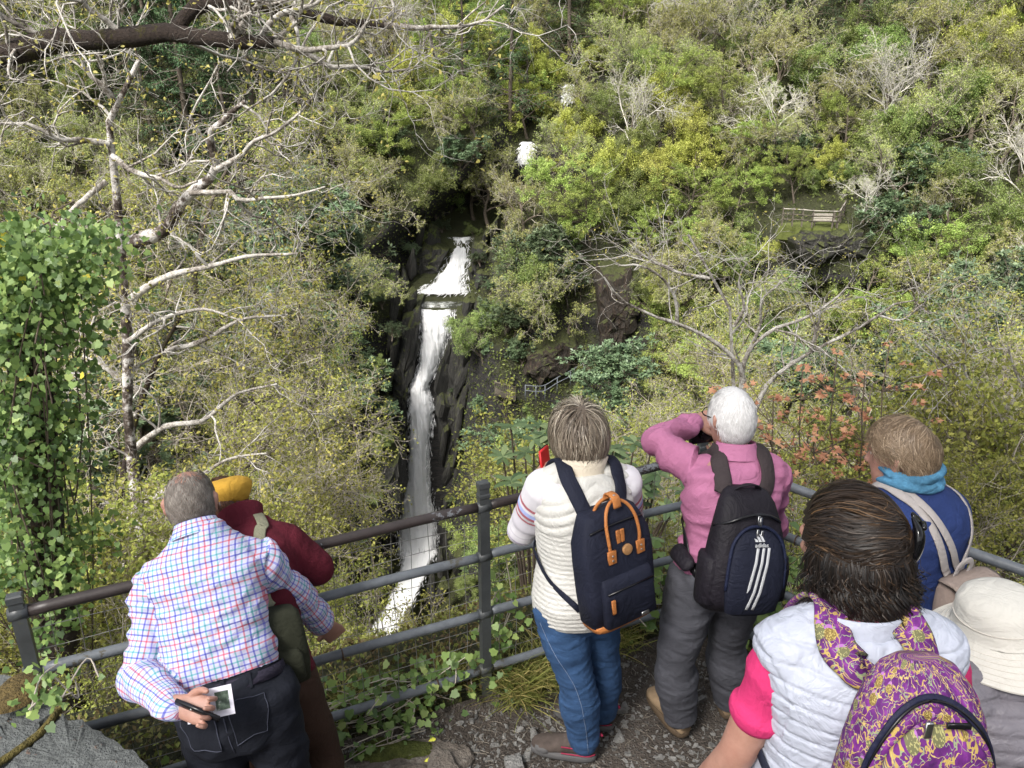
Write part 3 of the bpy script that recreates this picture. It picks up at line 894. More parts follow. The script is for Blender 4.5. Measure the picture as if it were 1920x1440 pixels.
def post(X, Y, label, d, h=1.165):
    root = thing('railing_post', (X, Y, -.02), label, 'post', 'posts of the railing')
    d = nrm(V3((d[0], d[1], 0))); n = V3((d[1], -d[0], 0))
    c = V3((X, Y, 0))
    prof = [(-.3, .021), (h - .075, .021), (h - .07, .024), (h - .058, .024), (h - .053, .021), (h - .03, .021), (h - .026, .024), (h - .004, .024), (h, .020)]
    V, F = loft_rect([c + V3((0, 0, z)) for z, r in prof[:2]], [d * .021] * 2, [n * .017] * 2)
    sh = MB().add(V, F).obj('shaft', m_post, root, False)
    V, F = loft_rect([c + V3((0, 0, z)) for z, r in prof[1:]], [d * r for z, r in prof[1:]], [n * (r - .006) for z, r in prof[1:]])
    MB().add(V, F).obj('cap', m_post, root, False)
    for z in RZ:
        MB().add(*tube1([c + V3((0, 0, z)) - d * .029, c + V3((0, 0, z)) + d * .029], .0235, 14)).obj('rail_socket', m_post, root)
    return root
dl, dr = (1, .4725), (1, -1.03)
XL = -1.60
post(XL, rp(XL), 'leaning left-hand railing post beside the ivy trunk', dl, 1.12)
post(-.117, rp(-.117), 'free-standing middle railing post between beret and white vest', dl)
post(FC[0], FC[1] - .02, 'corner railing post behind the legs of pink-shirted man', dl)
railing(XL, -.117, True, 'grey tube railing with dark worn top rail left of the middle post', 0)
railing(-.117, FC[0], True, 'grey tube railing between the middle post and the corner', 0)
railing(FC[0], 2.2, False, 'grey tube railing running back towards the viewer at right', 0)
post(2.2, rp(2.2, False), 'railing post at right hidden past the bucket hat', dr)
# ---------------------------------------------------------------- near plants
m_moss_bark, nt, b = nodes('mossy_oak_bark')
n1 = noise_n(nt, 9, 5, .65); n2 = noise_n(nt, 60, 5, .75)
bk = ramp(nt, n2, [(.3, (.020, .013, .010)), (.6, (.075, .052, .040)), (.8, (.13, .10, .08))])
L(nt, mixc(nt, math_n(nt, 'GREATER_THAN', n1, .56), bk, ramp(nt, n2, [(.3, (.035, .030, .008)), (.7, (.12, .10, .03))])), b.inputs['Base Color'])
b.inputs['Roughness'].default_value = .95; bump(nt, b, n2, 1.0, .05)
m_limb, nt, b = nodes('lichen_white_limb')
n1 = noise_n(nt, 5, 5, .7); n2 = noise_n(nt, 40, 4, .7)
L(nt, ramp(nt, math_n(nt, 'ADD', math_n(nt, 'MULTIPLY', n1, .7), math_n(nt, 'MULTIPLY', n2, .3)), [(.35, (.055, .044, .035)), (.44, (.25, .22, .19)), (.57, (.58, .555, .51))]), b.inputs['Base Color'])
b.inputs['Roughness'].default_value = .9; bump(nt, b, n2, .5, .01)
m_patch, nt, b = nodes('white_patched_bark')
n1 = noise_n(nt, 4.5, 5, .7); n2 = noise_n(nt, 30, 4, .7)
L(nt, ramp(nt, math_n(nt, 'ADD', math_n(nt, 'MULTIPLY', n1, .8), math_n(nt, 'MULTIPLY', n2, .2)), [(.44, (.045, .032, .024)), (.50, (.16, .13, .11)), (.54, (.58, .55, .52))]), b.inputs['Base Color'])
b.inputs['Roughness'].default_value = .9; bump(nt, b, n2, .7, .02)
m_tw = barkmat('near_twig', (.24, .20, .155), (.52, .47, .40), sc=3.0)
m_tw_dk = barkmat('near_twig_brown', (.06, .042, .030), (.15, .115, .085), sc=3.0)
m_lf_gold = leafmat('leaf_gold_bud', [(0, (.13, .125, .03)), (.5, (.22, .20, .05)), (1, (.33, .29, .085))], hue=0, val=0, trans=.35)
m_lf_brush = leafmat('leaf_brush', [(0, (.075, .085, .020)), (.5, (.17, .18, .04)), (1, (.30, .30, .075))], hue=.015, val=.2, trans=.35)
m_ivy = leafmat('ivy_leaf', [(0, (.032, .062, .020)), (.4, (.085, .14, .04)), (.75, (.17, .24, .07)), (.97, (.27, .33, .11)), (1, (.45, .38, .05))], rough=.45, trans=.35, hue=0, val=0, spec=.5)
m_maple = leafmat('leaf_copper', [(0, (.20, .085, .05)), (.5, (.30, .145, .085)), (1, (.42, .235, .135))], hue=0, val=0, trans=.35)
m_rh = leafmat('rhododendron_leaf', [(0, (.035, .06, .025)), (.5, (.075, .11, .045)), (1, (.15, .19, .085))], rough=.45, hue=0, val=0, trans=.2, spec=.5)
m_grass = leafmat('grass_blade', [(0, (.07, .085, .02)), (.6, (.16, .17, .045)), (1, (.30, .24, .10))], hue=0, val=0)
IVY = [(0, 0), (.22, -.12), (.46, .0), (.40, .22), (.44, .46), (.24, .62), (0, .92), (-.24, .62), (-.44, .46), (-.40, .22), (-.46, .0), (-.22, -.12)]
OAKL = [(0, 0), (.10, .2), (.22, .32), (.16, .45), (.28, .6), (.2, .78), (0, 1), (-.2, .78), (-.28, .6), (-.16, .45), (-.22, .32), (-.10, .2)]
STAR = [(0, 0), (.16, .10), (.52, .02), (.30, .28), (.46, .62), (.17, .50), (0, 1.0), (-.17, .50), (-.46, .62), (-.30, .28), (-.52, .02), (-.16, .10)]
LONG = [(0, 0), (.13, .25), (.17, .55), (.10, .85), (0, 1), (-.10, .85), (-.17, .55), (-.13, .25)]

def resample(p, n):
    p = catmull(p, 6); L_ = np.concatenate([[0], np.cumsum(np.linalg.norm(np.diff(p, axis=0), axis=1))])
    t = np.linspace(0, L_[-1], n)
    return np.stack([np.interp(t, L_, p[:, k]) for k in range(3)], -1)

def limb_tree(name, label, limbs, specs, leafspec, mats, seed, cat='tree', group=None, jitter=.03):
    """a tree from traced main limbs [(points, r0, r1)], with grown twigs and tufts of young leaf"""
    rng = np.random.default_rng(seed)
    P0, R0 = [], []
    for pts, r0, r1 in limbs:
        q = resample(pts, 15); q[1:-1] += rng.normal(0, jitter * r0 * 10, (13, 3)) * .3
        P0.append(q); R0.append(np.linspace(r0, r1, 15) * (1 + .10 * np.sin(np.arange(15) * 2.3 + seed)))
    lv = [(np.array(P0), np.array(R0))]
    root = thing(name, P0[0][0], label, cat, group)
    for i in range(len(P0)):
        V, F = tubes(lv[0][0][i:i + 1], lv[0][1][i:i + 1], 10)
        V = V + .10 * R0[i].mean() * vnoise(V[:, 0], V[:, 1], V[:, 2], 26, 2, 1.0)[:, None]
        MB().add(V, F).obj('trunk' if i == 0 else 'limb', mats[0] if R0[i][0] > .045 else mats[1], root)
    cur = lv[0]
    allv = []
    class _: pass
    out = [cur]
    for sp in specs:
        PT, RR = out[-1]; n, m, _3 = PT.shape; k = sp['n']
        t = rng.uniform(sp.get('t0', .2), 1, (n, k)); t[:, 0] = .98
        f_ = t * (m - 1); i = np.minimum(f_.astype(int), m - 2); fr = (f_ - i)[..., None]; ar = np.arange(n)[:, None]
        S = PT[ar, i] * (1 - fr) + PT[ar, i + 1] * fr; T = nrm(PT[ar, i + 1] - PT[ar, i])
        q = nrm(np.cross(T, sph(rng, n * k).reshape(n, k, 3))); a = np.radians(rng.normal(sp['ang'], 14, (n, k)))[..., None]
        D = nrm(T * np.cos(a) + q * np.sin(a) + np.array([0, 0, sp.get('up', 0)]))
        Ln = sp['L'] * rng.uniform(.5, 1.3, (n, k)); R = np.minimum(RR[ar, i] * .6, sp['r']) * rng.uniform(.7, 1.1, (n, k)); R = np.maximum(R, sp['r'] * .35)
        S, D, Ln, R = S.reshape(-1, 3), D.reshape(-1, 3), Ln.ravel(), R.ravel(); pts = [S]
        for s in range(sp.get('seg', 6)):
            D = nrm(D + rng.normal(0, sp.get('curv', .28), D.shape) + np.array([0, 0, sp.get('trop', .03)])); pts.append(pts[-1] + D * (Ln / sp.get('seg', 6))[:, None])
        tt = np.linspace(0, 1, len(pts)); out.append((np.stack(pts, 1), R[:, None] * (1 - .65 * tt)))
    br = MB()
    for j, (PT, RR) in enumerate(out[1:]):
        V, F = tubes(PT, RR, 5 if j == 0 else 4 if j == 1 else 3); br.add(V, F)
    tag(br.obj('twigs', mats[1], root), kind='stuff')
    if leafspec:
        shape, per, size, lm, sprd = leafspec[:5]
        PT, RR = out[-1]; n = len(PT)
        tip = np.repeat(PT[:, -1], per, 0); keep = np.repeat(rng.uniform(0, 1, n) < leafspec[5] if len(leafspec) > 5 else np.ones(n, bool), per)
        tip = tip[keep] + rng.normal(0, sprd, (keep.sum(), 3)); N_ = len(tip)
        d = nrm(np.repeat(nrm(PT[:, -1] - PT[:, -2]), per, 0)[keep] * .5 + sph(rng, N_)); nor = nrm(sph(rng, N_) + np.array([0, -.5, 1.0]))
        V, F = poly_leaves(shape, tip, d, nor, size * rng.uniform(.6, 1.3, N_))
        tag(MB().add(V, F, 0, None, np.repeat(rng.uniform(0, 1, N_), len(shape))).obj('leaves', lm, root), kind='stuff')
    return root, out

def px(pts, Y, Y1=None):
    Y1 = Y if Y1 is None else Y1
    return [P(a, b_, Y + (Y1 - Y) * i / max(1, len(pts) - 1)) for i, (a, b_) in enumerate(pts)]

TWIG = [dict(n=7, L=.75, r=.016, ang=55, curv=.30, t0=.15), dict(n=5, L=.42, r=.009, ang=50, curv=.32), dict(n=4, L=.22, r=.005, ang=48, curv=.3, seg=4)]
tb = V3(px([(-300, 420)], 6.0)[0])
limb_tree('oak_tree', 'thick mossy brown oak limb reaching in from the top left', [
    (px([(-260, 330), (-160, 180), (0, 102), (110, 80), (240, 72), (330, 60), (430, 78), (515, 80)], 5.6, 5.2), .115, .040),
    (px([(330, 58), (352, 22), (400, 4), (470, 8), (560, 22), (650, 42), (720, 48)], 5.35, 5.6), .05, .024),
    (px([(515, 80), (560, 92), (600, 92), (660, 82), (690, 40)], 5.2, 5.0), .022, .010),
    (px([(515, 80), (575, 100), (620, 125), (680, 125), (720, 135), (770, 130)], 5.2, 5.5), .022, .007),
    (px([(720, 48), (790, 52), (860, 50), (905, 40), (945, 10)], 5.6, 5.9), .022, .006),
    (px([(490, 66), (520, 30), (560, 18), (600, 2), (640, -30)], 5.3, 5.4), .022, .010),
    (px([(240, 72), (200, 40), (160, 10), (140, -30)], 5.4, 5.2), .022, .012),
    (px([(110, 80), (60, 60), (20, 40), (-30, 10)], 5.5, 5.3), .02, .012),
    (px([(430, 78), (455, 50), (465, 38)], 5.25, 5.2), .03, .024)], TWIG, (OAKL, 3, .032, m_lf_gold, .025, .35), [m_moss_bark, m_limb], 801)
zb = near_ground(-4.6, 7.4)
limb_tree('oak_tree', 'crooked oak with white-patched stem and gold buds behind the ivy', [
    ([V3((-4.4, 7.6, zb - .3))] + px([(250, 900), (240, 640), (232, 455), (222, 395), (202, 300), (204, 220), (210, 182), (250, 155), (262, 110)], 7.5, 7.2), .115, .022),
    (px([(236, 460), (308, 432), (330, 400), (356, 365), (404, 318), (394, 250), (425, 222), (460, 190)], 7.5, 7.0), .075, .018),
    (px([(205, 270), (150, 262), (110, 262), (60, 235), (0, 230)], 7.3, 6.8), .03, .012),
    (px([(210, 292), (250, 322), (300, 335), (335, 352), (370, 340)], 7.3, 7.0), .03, .010),
    (px([(356, 362), (430, 360), (450, 375), (520, 370), (570, 362), (610, 350)], 7.2, 7.0), .028, .008),
    (px([(404, 318), (455, 290), (475, 265), (530, 240), (590, 180)], 7.1, 6.8), .026, .008),
    (px([(210, 182), (190, 160), (160, 130), (150, 95)], 7.2, 7.0), .03, .010),
    (px([(200, 340), (150, 380), (110, 420), (60, 470)], 7.4, 7.0), .03, .010),
    (px([(240, 640), (300, 600), (380, 580), (450, 600)], 7.4, 7.0), .03, .008),
    (px([(245, 560), (310, 520), (390, 500), (470, 480), (560, 475)], 7.4, 7.2), .04, .010)], TWIG, (OAKL, 4, .036, m_lf_gold, .03, .5), [m_patch, m_limb], 802)
limb_tree('oak_tree', 'low budding oak with tangled pale branches left of the beret', [
    ([V3((-4.9, 8.6, near_ground(-4.9, 8.6) - .3))] + px([(200, 1150), (215, 1000), (240, 850), (270, 740), (300, 660), (340, 590)], 8.4, 8.0), .10, .02),
    (px([(240, 850), (310, 800), (380, 790), (440, 740), (520, 720)], 8.3, 7.8), .045, .010),
    (px([(215, 1000), (290, 930), (360, 900), (430, 860), (500, 850)], 8.3, 8.0), .045, .010),
    (px([(270, 740), (200, 690), (170, 640), (180, 580)], 8.2, 8.0), .04, .010),
    (px([(205, 1080), (280, 1030), (350, 1000), (420, 990)], 8.3, 8.0), .04, .010),
    (px([(300, 660), (380, 640), (450, 600), (540, 590)], 8.2, 8.0), .035, .010)], TWIG, (OAKL, 5, .042, m_lf_gold, .04, .75), [m_moss_bark, m_limb], 803)
TW2 = [dict(n=6, L=.55, r=.010, ang=50, curv=.25, t0=.25, up=.1), dict(n=4, L=.30, r=.006, ang=48, curv=.28), dict(n=3, L=.15, r=.004, ang=45, curv=.25, seg=4)]
limb_tree('ash_tree', 'bare pale branching tree rising behind the white-haired man', [
    ([V3((2.05, 6.6, near_ground(2.05, 6.6) - .2))] + px([(1390, 900), (1380, 780), (1366, 670), (1376, 612), (1362, 560), (1330, 520), (1312, 470), (1290, 440)], 6.6, 6.2), .050, .010),
    (px([(1385, 800), (1392, 700), (1345, 645), (1270, 607), (1220, 590), (1165, 562), (1132, 520)], 6.5, 6.0), .026, .007),
    (px([(1270, 607), (1266, 560), (1240, 520), (1200, 498), (1160, 498)], 6.3, 6.0), .016, .006),
    (px([(1330, 522), (1270, 510), (1225, 490), (1195, 470), (1180, 450)], 6.3, 6.1), .016, .006),
    (px([(1376, 612), (1395, 575), (1385, 530), (1400, 490)], 6.4, 6.2), .016, .006),
    (px([(1388, 740), (1400, 665), (1450, 618), (1520, 592), (1580, 548), (1600, 520)], 6.5, 6.0), .024, .006),
    (px([(1400, 665), (1425, 610), (1430, 560), (1480, 520)], 6.4, 6.1), .016, .006),
    (px([(1392, 830), (1440, 720), (1520, 660), (1590, 625), (1650, 590), (1700, 560), (1742, 588)], 6.5, 6.0), .026, .006),
    (px([(1520, 660), (1535, 600), (1540, 560)], 6.3, 6.1), .016, .006),
    (px([(1650, 592), (1690, 600), (1730, 570)], 6.1, 6.0), .010, .005)], TW2, (OAKL, 3, .022, m_lf_gold, .02, .35), [m_limb, m_limb], 804)
limb_tree('ash_tree', 'bare whitish branch leaning in from the right edge', [
    ([V3((4.6, 5.6, near_ground(4.6, 5.6) - .2))] + px([(2000, 1000), (1960, 900), (1920, 855), (1850, 760), (1812, 708), (1770, 690), (1735, 645)], 5.4, 5.0), .042, .007),
    (px([(1940, 880), (1880, 830), (1820, 800), (1780, 790)], 5.2, 4.9), .014, .005),
    (px([(1812, 708), (1800, 680), (1740, 700)], 5.1, 5.0), .010, .005),
    (px([(1930, 860), (1935, 760), (1905, 700), (1890, 650)], 5.3, 5.1), .014, .005),
    (px([(1985, 960), (1900, 960), (1840, 1000), (1800, 1010)], 5.2, 4.8), .020, .008),
    (px([(1960, 900), (1890, 900), (1830, 870), (1790, 880)], 5.2, 4.9), .014, .006)], TW2, (OAKL, 4, .028, m_lf_gold, .03, .5), [m_limb, m_limb], 805)

# ivy-covered trunk by the left edge
rng = np.random.default_rng(55)
it = thing('ivy_tree', (-2.5, 3.9, near_ground(-2.5, 3.9)), 'tree trunk at left edge smothered in glossy green ivy', 'tree')
tp = [V3((-2.15, 3.45, near_ground(-2.2, 3.5) - .3))] + px([(118, 1330), (105, 1180), (85, 1040), (70, 880), (58, 720), (40, 560), (15, 450)], 3.35, 3.7)
tp[0] = tp[1] + V3((.1, .1, -1.4))
q = resample(tp, 40)
V, F = tubes(q[None], np.linspace(.13, .085, 40)[None], 16); V = V + .012 * vnoise(V[:, 0], V[:, 1], V[:, 2], 30, 3, 1.0)[:, None]
MB().add(V, F).obj('trunk', m_moss_bark, it)
anchors = []
for (ax, ay, Yc, rx, ry, n) in ((20, 500, 3.55, 120, 85, 700), (95, 500, 3.6, 95, 65, 330), (150, 455, 3.65, 65, 30, 110), (30, 620, 3.5, 130, 90, 700), (40, 740, 3.5, 75, 60, 260), (40, 800, 3.45, 85, 60, 380), (50, 900, 3.4, 75, 80, 300), (40, 1000, 3.35, 65, 70, 160), (10, 1080, 3.3, 60, 40, 120), (130, 1030, 3.4, 60, 50, 150), (120, 1150, 3.3, 40, 60, 90)):
    n = int(n * 2.3); u = np.clip(rng.normal(0, .55, (n, 3)), -1.5, 1.5)
    s = Yc / FPX * 1.08
    anchors.append(P(ax, ay, Yc) + u * np.array([rx * s, .32, ry * s]))
pos = np.concatenate(anchors); n = len(pos)
ctr = np.array([P(20, 700, 3.75)])
d = nrm(sph(rng, n) * .8 + np.array([0, -.3, -.8])); nor = nrm(sph(rng, n) * .7 + np.array([.1, -1.0, .7]))
V, F = poly_leaves(IVY, pos, d, nor, rng.uniform(.016, .044, n), .3)
tone = np.clip(rng.normal(.45, .22, n) + .15 * vnoise(pos[:, 0], pos[:, 1], pos[:, 2], 6, 2, 1.0), 0, .96); tone[rng.uniform(0, 1, n) < .006] = 1.0
tag(MB().add(V, F, 0, None, np.repeat(tone, 12)).obj('ivy_leaves', m_ivy, it), kind='stuff')
st = MB(); PT = []
for k in range(46):
    a = q[rng.integers(3, 36)]; b2 = pos[rng.integers(0, n)]
    PT.append(catmull([a, a * .5 + b2 * .5 + rng.normal(0, .06, 3), b2, b2 + rng.normal(0, .08, 3) + (0, 0, -.05)], 3))
V, F = tubes(np.array(PT), np.full((46, len(PT[0])), .004), 4); tag(st.add(V, F).obj('ivy_stems', m_tw_dk, it), kind='stuff')

# copper-leaved saplings
for i, (a, b2, x0, Yy, hh, lab) in enumerate(((1505, 690, 1490, 4.6, 11, 'tall copper-leaved sapling nearest the white-haired man'), (1570, 660, 1556, 4.8, 12, 'copper-leaved sapling midway between the two heads'), (1450, 745, 1440, 4.5, 9, 'short copper-leaved sapling touching the pink shoulder'), (1622, 700, 1600, 4.7, 11, 'copper-leaved sapling left of the fair-haired head'), (1668, 645, 1640, 4.9, 11, 'thin copper-leaved sapling just behind the fair-haired head'), (1535, 800, 1530, 4.3, 8, 'low copper-leaved sapling over the top rail'))):
    rng = np.random.default_rng(900 + i)
    base = P(x0, 960, Yy); base[2] = near_ground(base[0], base[1]) - .1
    stem = resample([base, P(x0, 960, Yy), P((a + x0) / 2 + rng.normal(0, 8), (b2 + 960) / 2, Yy), P(a, b2, Yy)], 24)
    t = thing('maple_sapling', base, lab, 'sapling', 'copper saplings beyond the right-hand railing')
    MB().add(*tube1(stem, np.linspace(.012, .004, 24), 6)).obj('stem', m_tw_dk, t)
    tips, bpt = [], []
    for k in range(hh * 10):
        f_ = rng.uniform(.1, 1.0) * 23; p0 = stem[min(int(f_), 23)]
        az = rng.uniform(0, 6.28); tip = p0 + np.array([math.cos(az), math.sin(az) * .8, rng.uniform(.2, .8)]) * rng.uniform(.06, .42)
        bpt.append(catmull([p0, (p0 + tip) / 2 + rng.normal(0, .01, 3), tip], 2)); tips.append(tip)
    tips.append(stem[-1])
    V, F = tubes(np.array(bpt), np.full((len(bpt), len(bpt[0])), .003), 4); tag(MB().add(V, F).obj('twigs', m_tw_dk, t), kind='stuff')
    tips = np.repeat(np.array(tips), 5, 0); n = len(tips); az = rng.uniform(0, 6.28, n)
    d = np.stack([np.cos(az), np.sin(az), rng.uniform(-.5, .4, n)], -1); nor = nrm(sph(rng, n) * .5 + np.array([0, -.5, 1.0]))
    V, F = poly_leaves(STAR, tips + d * .012, d, nor, rng.uniform(.026, .056, n), .3)
    tag(MB().add(V, F, 0, None, np.repeat(rng.uniform(0, 1, n), 12)).obj('leaves', m_maple, t), kind='stuff')

# rhododendron sprays just past the rail
for i, (a, b2, Yy, n_w, lab) in enumerate(((1012, 846, 4.0, 9, 'pale rhododendron spray left of the white vest'), (1168, 848, 4.2, 8, 'rhododendron spray between white vest and pink sleeve'), (1222, 905, 4.0, 9, 'rhododendron spray under the pink elbow'), (1190, 960, 3.9, 6, 'low rhododendron spray behind the middle rail'))):
    rng = np.random.default_rng(950 + i)
    base = P(a, b2, Yy) + V3((0, .2, 0)); base[2] = near_ground(base[0], base[1]) - .1
    t = thing('rhododendron_spray', base, lab, 'shrub', 'rhododendron sprays by the railing')
    tips = P(a, b2, Yy) + rng.normal(0, 1, (n_w, 3)) * np.array([.12, .15, .09])
    bm = MB()
    for p_ in tips: bm.add(*tube1(catmull([base, base * .4 + p_ * .6 + V3((0, .1, -.05)), p_], 5), np.linspace(.012, .005, 11), 5))
    tag(bm.obj('stems', m_tw_dk, t), kind='stuff')
    tips = np.repeat(tips, 9, 0); n = len(tips); az = np.tile(np.arange(9) * .698, n // 9) + rng.uniform(0, .3, n)
    d = np.stack([np.cos(az), np.sin(az), rng.uniform(-.3, .45, n)], -1)
    V, F = poly_leaves(LONG, tips, d, np.tile([0, -.2, 1.], (n, 1)), rng.uniform(.06, .125, n), .22)
    tag(MB().add(V, F, 0, None, np.repeat(rng.uniform(0, 1, n), 8)).obj('leaves', m_rh, t), kind='stuff')

# brushwood on the drop below the railing
for v in range(3):
    rng = np.random.default_rng(970 + v)
    lv = grow(rng, 1.3, 0.03, [dict(n=12, len=1.1, ang=45, t0=.05, seg=6, curv=.18, up=.15, rad=.6), dict(n=8, len=.5, ang=48, seg=5, curv=.22, rad=.5, rmin=.004, up=.05), dict(n=7, len=.45, ang=46, seg=4, curv=.22, rad=.5, rmin=.0028)], curv0=.15)
    c = leaf_cloud(rng, lv[3], 7 if v < 2 else 3, .045, .62, .035, .15, mb=MB())
    proto('brush', wood_mb(lv, 1), c, [m_bark, m_tw if v else m_tw_dk], m_lf_brush, 2.4, 1.3)
for v in range(2):
    rng = np.random.default_rng(980 + v)
    lv = grow(rng, 3.4, .09, [dict(n=9, len=.9, ang=48, t0=.3, seg=6, curv=.22, up=.12, rad=.6), dict(n=8, len=.5, ang=48, seg=5, curv=.26, rad=.5, rmin=.010, up=.05), dict(n=7, len=.45, ang=46, seg=4, curv=.26, rad=.5, rmin=.006), dict(n=5, len=.45, ang=45, seg=2, curv=.25, rad=.6, rmin=.004)], curv0=.16)
    c = leaf_cloud(rng, lv[4], 2, .062, .65, .04, .4, mb=MB())
    proto('oaknear', wood_mb(lv), c, [m_bark, m_tw], m_lf_brush, 6.5, 3)
NAMES['brush'] = ('brushwood_bush', 'olive brushwood bush'); NAMES['oaknear'] = ('oak_tree', 'olive-leafed fine-twigged oak')
nbush = len(placed)
def bush(kind, a, b2, Yy, sc):
    """a bush whose middle shows at (a, b2); it stands on the slope below"""
    rpx = PROTO[kind][0][3] * sc * FPX / (Yy * 1.08) * 1.35
    if a < 790 and b2 < 1180: a = min(a, 735 - rpx)
    elif a < 1000 and b2 < 1180: a = max(a, 850 + rpx)
    p_ = P(a, b2, Yy); h = PROTO[kind][0][2] * sc
    g = near_ground(p_[0], Yy)
    base = V3((p_[0], Yy, p_[2] - h * .5))
    r = put_tree(kind, base, sc, rs.uniform(0, 6.28), (rs.uniform(-.1, .1), rs.uniform(-.15, .15)))
    if base[2] > g + .1:          # a longer stem down to the ground
        st_ = MB().add(*tube1([V3((0, 0, .3)), V3((.05, 0, (g - base[2]) / sc * .5)), V3((0, 0, (g - base[2]) / sc - .2))], [.03, .04, .05], 6)).obj('stem', m_bark)
        st_.parent = r
    return r
for a, b2, Yy, sc in ((600, 1150, 5.6, .8), (680, 1080, 7.5, .9), (640, 1010, 9.5, 1.2), (720, 1190, 5.2, .55), (850, 1060, 6.5, .8), (870, 1150, 5.0, .6), (590, 1240, 4.6, .5), (930, 1000, 8.0, 1.0), (960, 1100, 5.5, .7), (1000, 940, 9.0, 1.1), (830, 1230, 4.2, .4),
                      (150, 1180, 4.4, .7), (210, 1080, 5.2, .8), (120, 1060, 5.0, .8), (250, 1240, 4.0, .55), (180, 1290, 3.4, .4), (290, 1150, 5.0, .7), (60, 1180, 4.0, .5), (300, 1330, 3.2, .35), (690, 1300, 3.7, .25), (560, 1320, 3.4, .25), (640, 1270, 3.8, .3),
                      (1210, 990, 5.5, .8), (1180, 1060, 4.6, .5), (1240, 1080, 4.4, .45), (1490, 1010, 4.0, .5), (1470, 1070, 3.9, .4), (1560, 930, 4.8, .6), (1850, 930, 4.6, .7), (1880, 860, 5.4, .9), (1780, 880, 5.2, .8), (1900, 1000, 4.0, .45), (1700, 900, 5.0, .7), (1820, 1000, 3.9, .4)):
    bush('brush', a, b2, Yy, sc)
for a, b2, Yy, sc in ((480, 820, 13, .85), (590, 900, 12, .75), (560, 700, 16, .9), (420, 640, 18, 1.0), (340, 900, 11, .8), (250, 600, 15, .9), (120, 700, 13, .9), (60, 450, 15, .9), (640, 800, 17, .75), (480, 980, 10, .7), (630, 980, 11, .55), (330, 300, 17, .9), (520, 540, 22, 1.0), (620, 620, 24, .9),
                      (1500, 800, 14, .7), (1650, 780, 13, .7), (1800, 760, 13, .8), (1250, 770, 15, .8), (1130, 800, 16, .7), (1350, 680, 19, .7), (1900, 700, 15, .8)):
    bush('oaknear', a, b2, Yy, sc)
for a, b2, Yy, sc in ((640, 470, 30, 1.0), (655, 640, 26, .8), (590, 760, 20, .8), (560, 430, 30, 1.1), (200, 640, 16, .8), (120, 850, 12, .6), (400, 960, 13, .6), (300, 480, 22, .9), (500, 640, 22, .9), (680, 540, 34, .8), (450, 520, 26, 1.0), (260, 760, 15, .6), (1480, 720, 22, .8), (1600, 720, 20, .7), (1780, 650, 24, .9), (1880, 560, 26, 1.0), (1150, 720, 24, .7)):
    bush('rhodo', a, b2, Yy, sc)  # dark green patches of rhododendron, on the left also standing in for shadow gaps
def label_near():
    seen = {}
    for root, kind, lab, h in placed[nbush:]:
        x, y = proj(V3(root.location) + np.array([0, 0, h * .5])); seen.setdefault((kind, ), []).append((float(x), float(y), root, lab))
    spots = [(170, 'by the ivy trunk'), (330, 'left of the checked shirt'), (470, 'above the checked-shirt man'), (610, 'beside the maroon fleece'), (760, 'under the waterfall'), (900, 'left of the middle post'), (1030, 'right of the middle post'),
             (1270, 'between white vest and pink shirt'), (1480, 'behind the pink shirt'), (1640, 'left of the fair-haired head'), (1790, 'behind the blue jumper'), (9999, 'at the right edge')]
    bins = {}
    for k, l in seen.items():
        for x, y, root, lab in l:
            hgt = 'high' if y < 500 else 'upper' if y < 700 else 'mid-height' if y < 880 else 'low' if y < 1080 else 'lowest'
            bins.setdefault(f"{hgt} {lab} {next(n for a, n in spots if x < a)}", []).append((x, root))
    for lab, l in bins.items():
        l.sort(key=lambda a: a[0])
        for i, (x, root) in enumerate(l):
            pre = '' if len(l) == 1 else ['leftmost ', 'second ', 'third ', 'fourth ', 'fifth '][min(i, 4)]
            tag(root, pre + lab, 'bush' if 'brush' in lab else 'shrub' if 'rhodo' in lab else 'tree', 'brushwood below the railing' if 'brush' in lab else 'oaks on the near slope')
label_near()

# unseen oaks added behind the viewer so their crowns shade the ledge
for kind, x, y, sc, lab in (('oak', -3.4, -6.0, 1.75, 'unseen spreading oak added behind the viewer to shade the ledge'), ('oak', 1.6, -7.0, 1.75, 'unseen budding oak added behind the viewer for shade, uphill of the path')):
    r_ = put_tree(kind, V3((x, y, near_ground(x, y) - .1)), sc, 1.0 + x, (0, 0)); tag(r_, lab, 'tree', 'unseen shade trees added behind the viewer')

# ivy creeping over the bank and bottom rail, grass, moss
rng = np.random.default_rng(66)
def creeper(name, label, pts, n, spread, size, seed):
    rng = np.random.default_rng(seed)
    q = catmull(pts, 8); c = q[rng.integers(0, len(q), n)] + rng.normal(0, 1, (n, 3)) * np.array(spread)
    t = thing(name, q[0], label, 'ivy', 'ivy creeping on the bank')
    d = nrm(sph(rng, n) + np.array([0, -.6, -.5])); nor = nrm(sph(rng, n) * .6 + np.array([0, -.8, .9]))
    V, F = poly_leaves(IVY, c, d, nor, rng.uniform(size * .6, size * 1.3, n), .15)
    tag(MB().add(V, F, 0, None, np.repeat(np.clip(rng.normal(.5, .22, n), 0, .96), 12)).obj('leaves', m_ivy, t), kind='stuff')
    PT = []
    for k in range(max(6, n // 14)):
        a, b3 = c[rng.integers(0, n)], q[rng.integers(0, len(q))]
        PT.append(catmull([b3 + rng.normal(0, .02, 3), (a + b3) / 2 + rng.normal(0, .03, 3), a], 4))
    V, F = tubes(np.array(PT), np.full((len(PT), len(PT[0])), .0028), 4); tag(MB().add(V, F).obj('stems', m_tw, t), kind='stuff')
def fl(x, off=0.0, z=0.2): return V3((x, rp(x) + off, z))
creeper('ivy', 'ivy trailing over the bottom rail left of the middle post', [fl(-.95, .05, .16), fl(-.7, .06, .2), fl(-.45, .05, .22), fl(-.2, .04, .22)], 430, (.06, .05, .075), .034, 1)
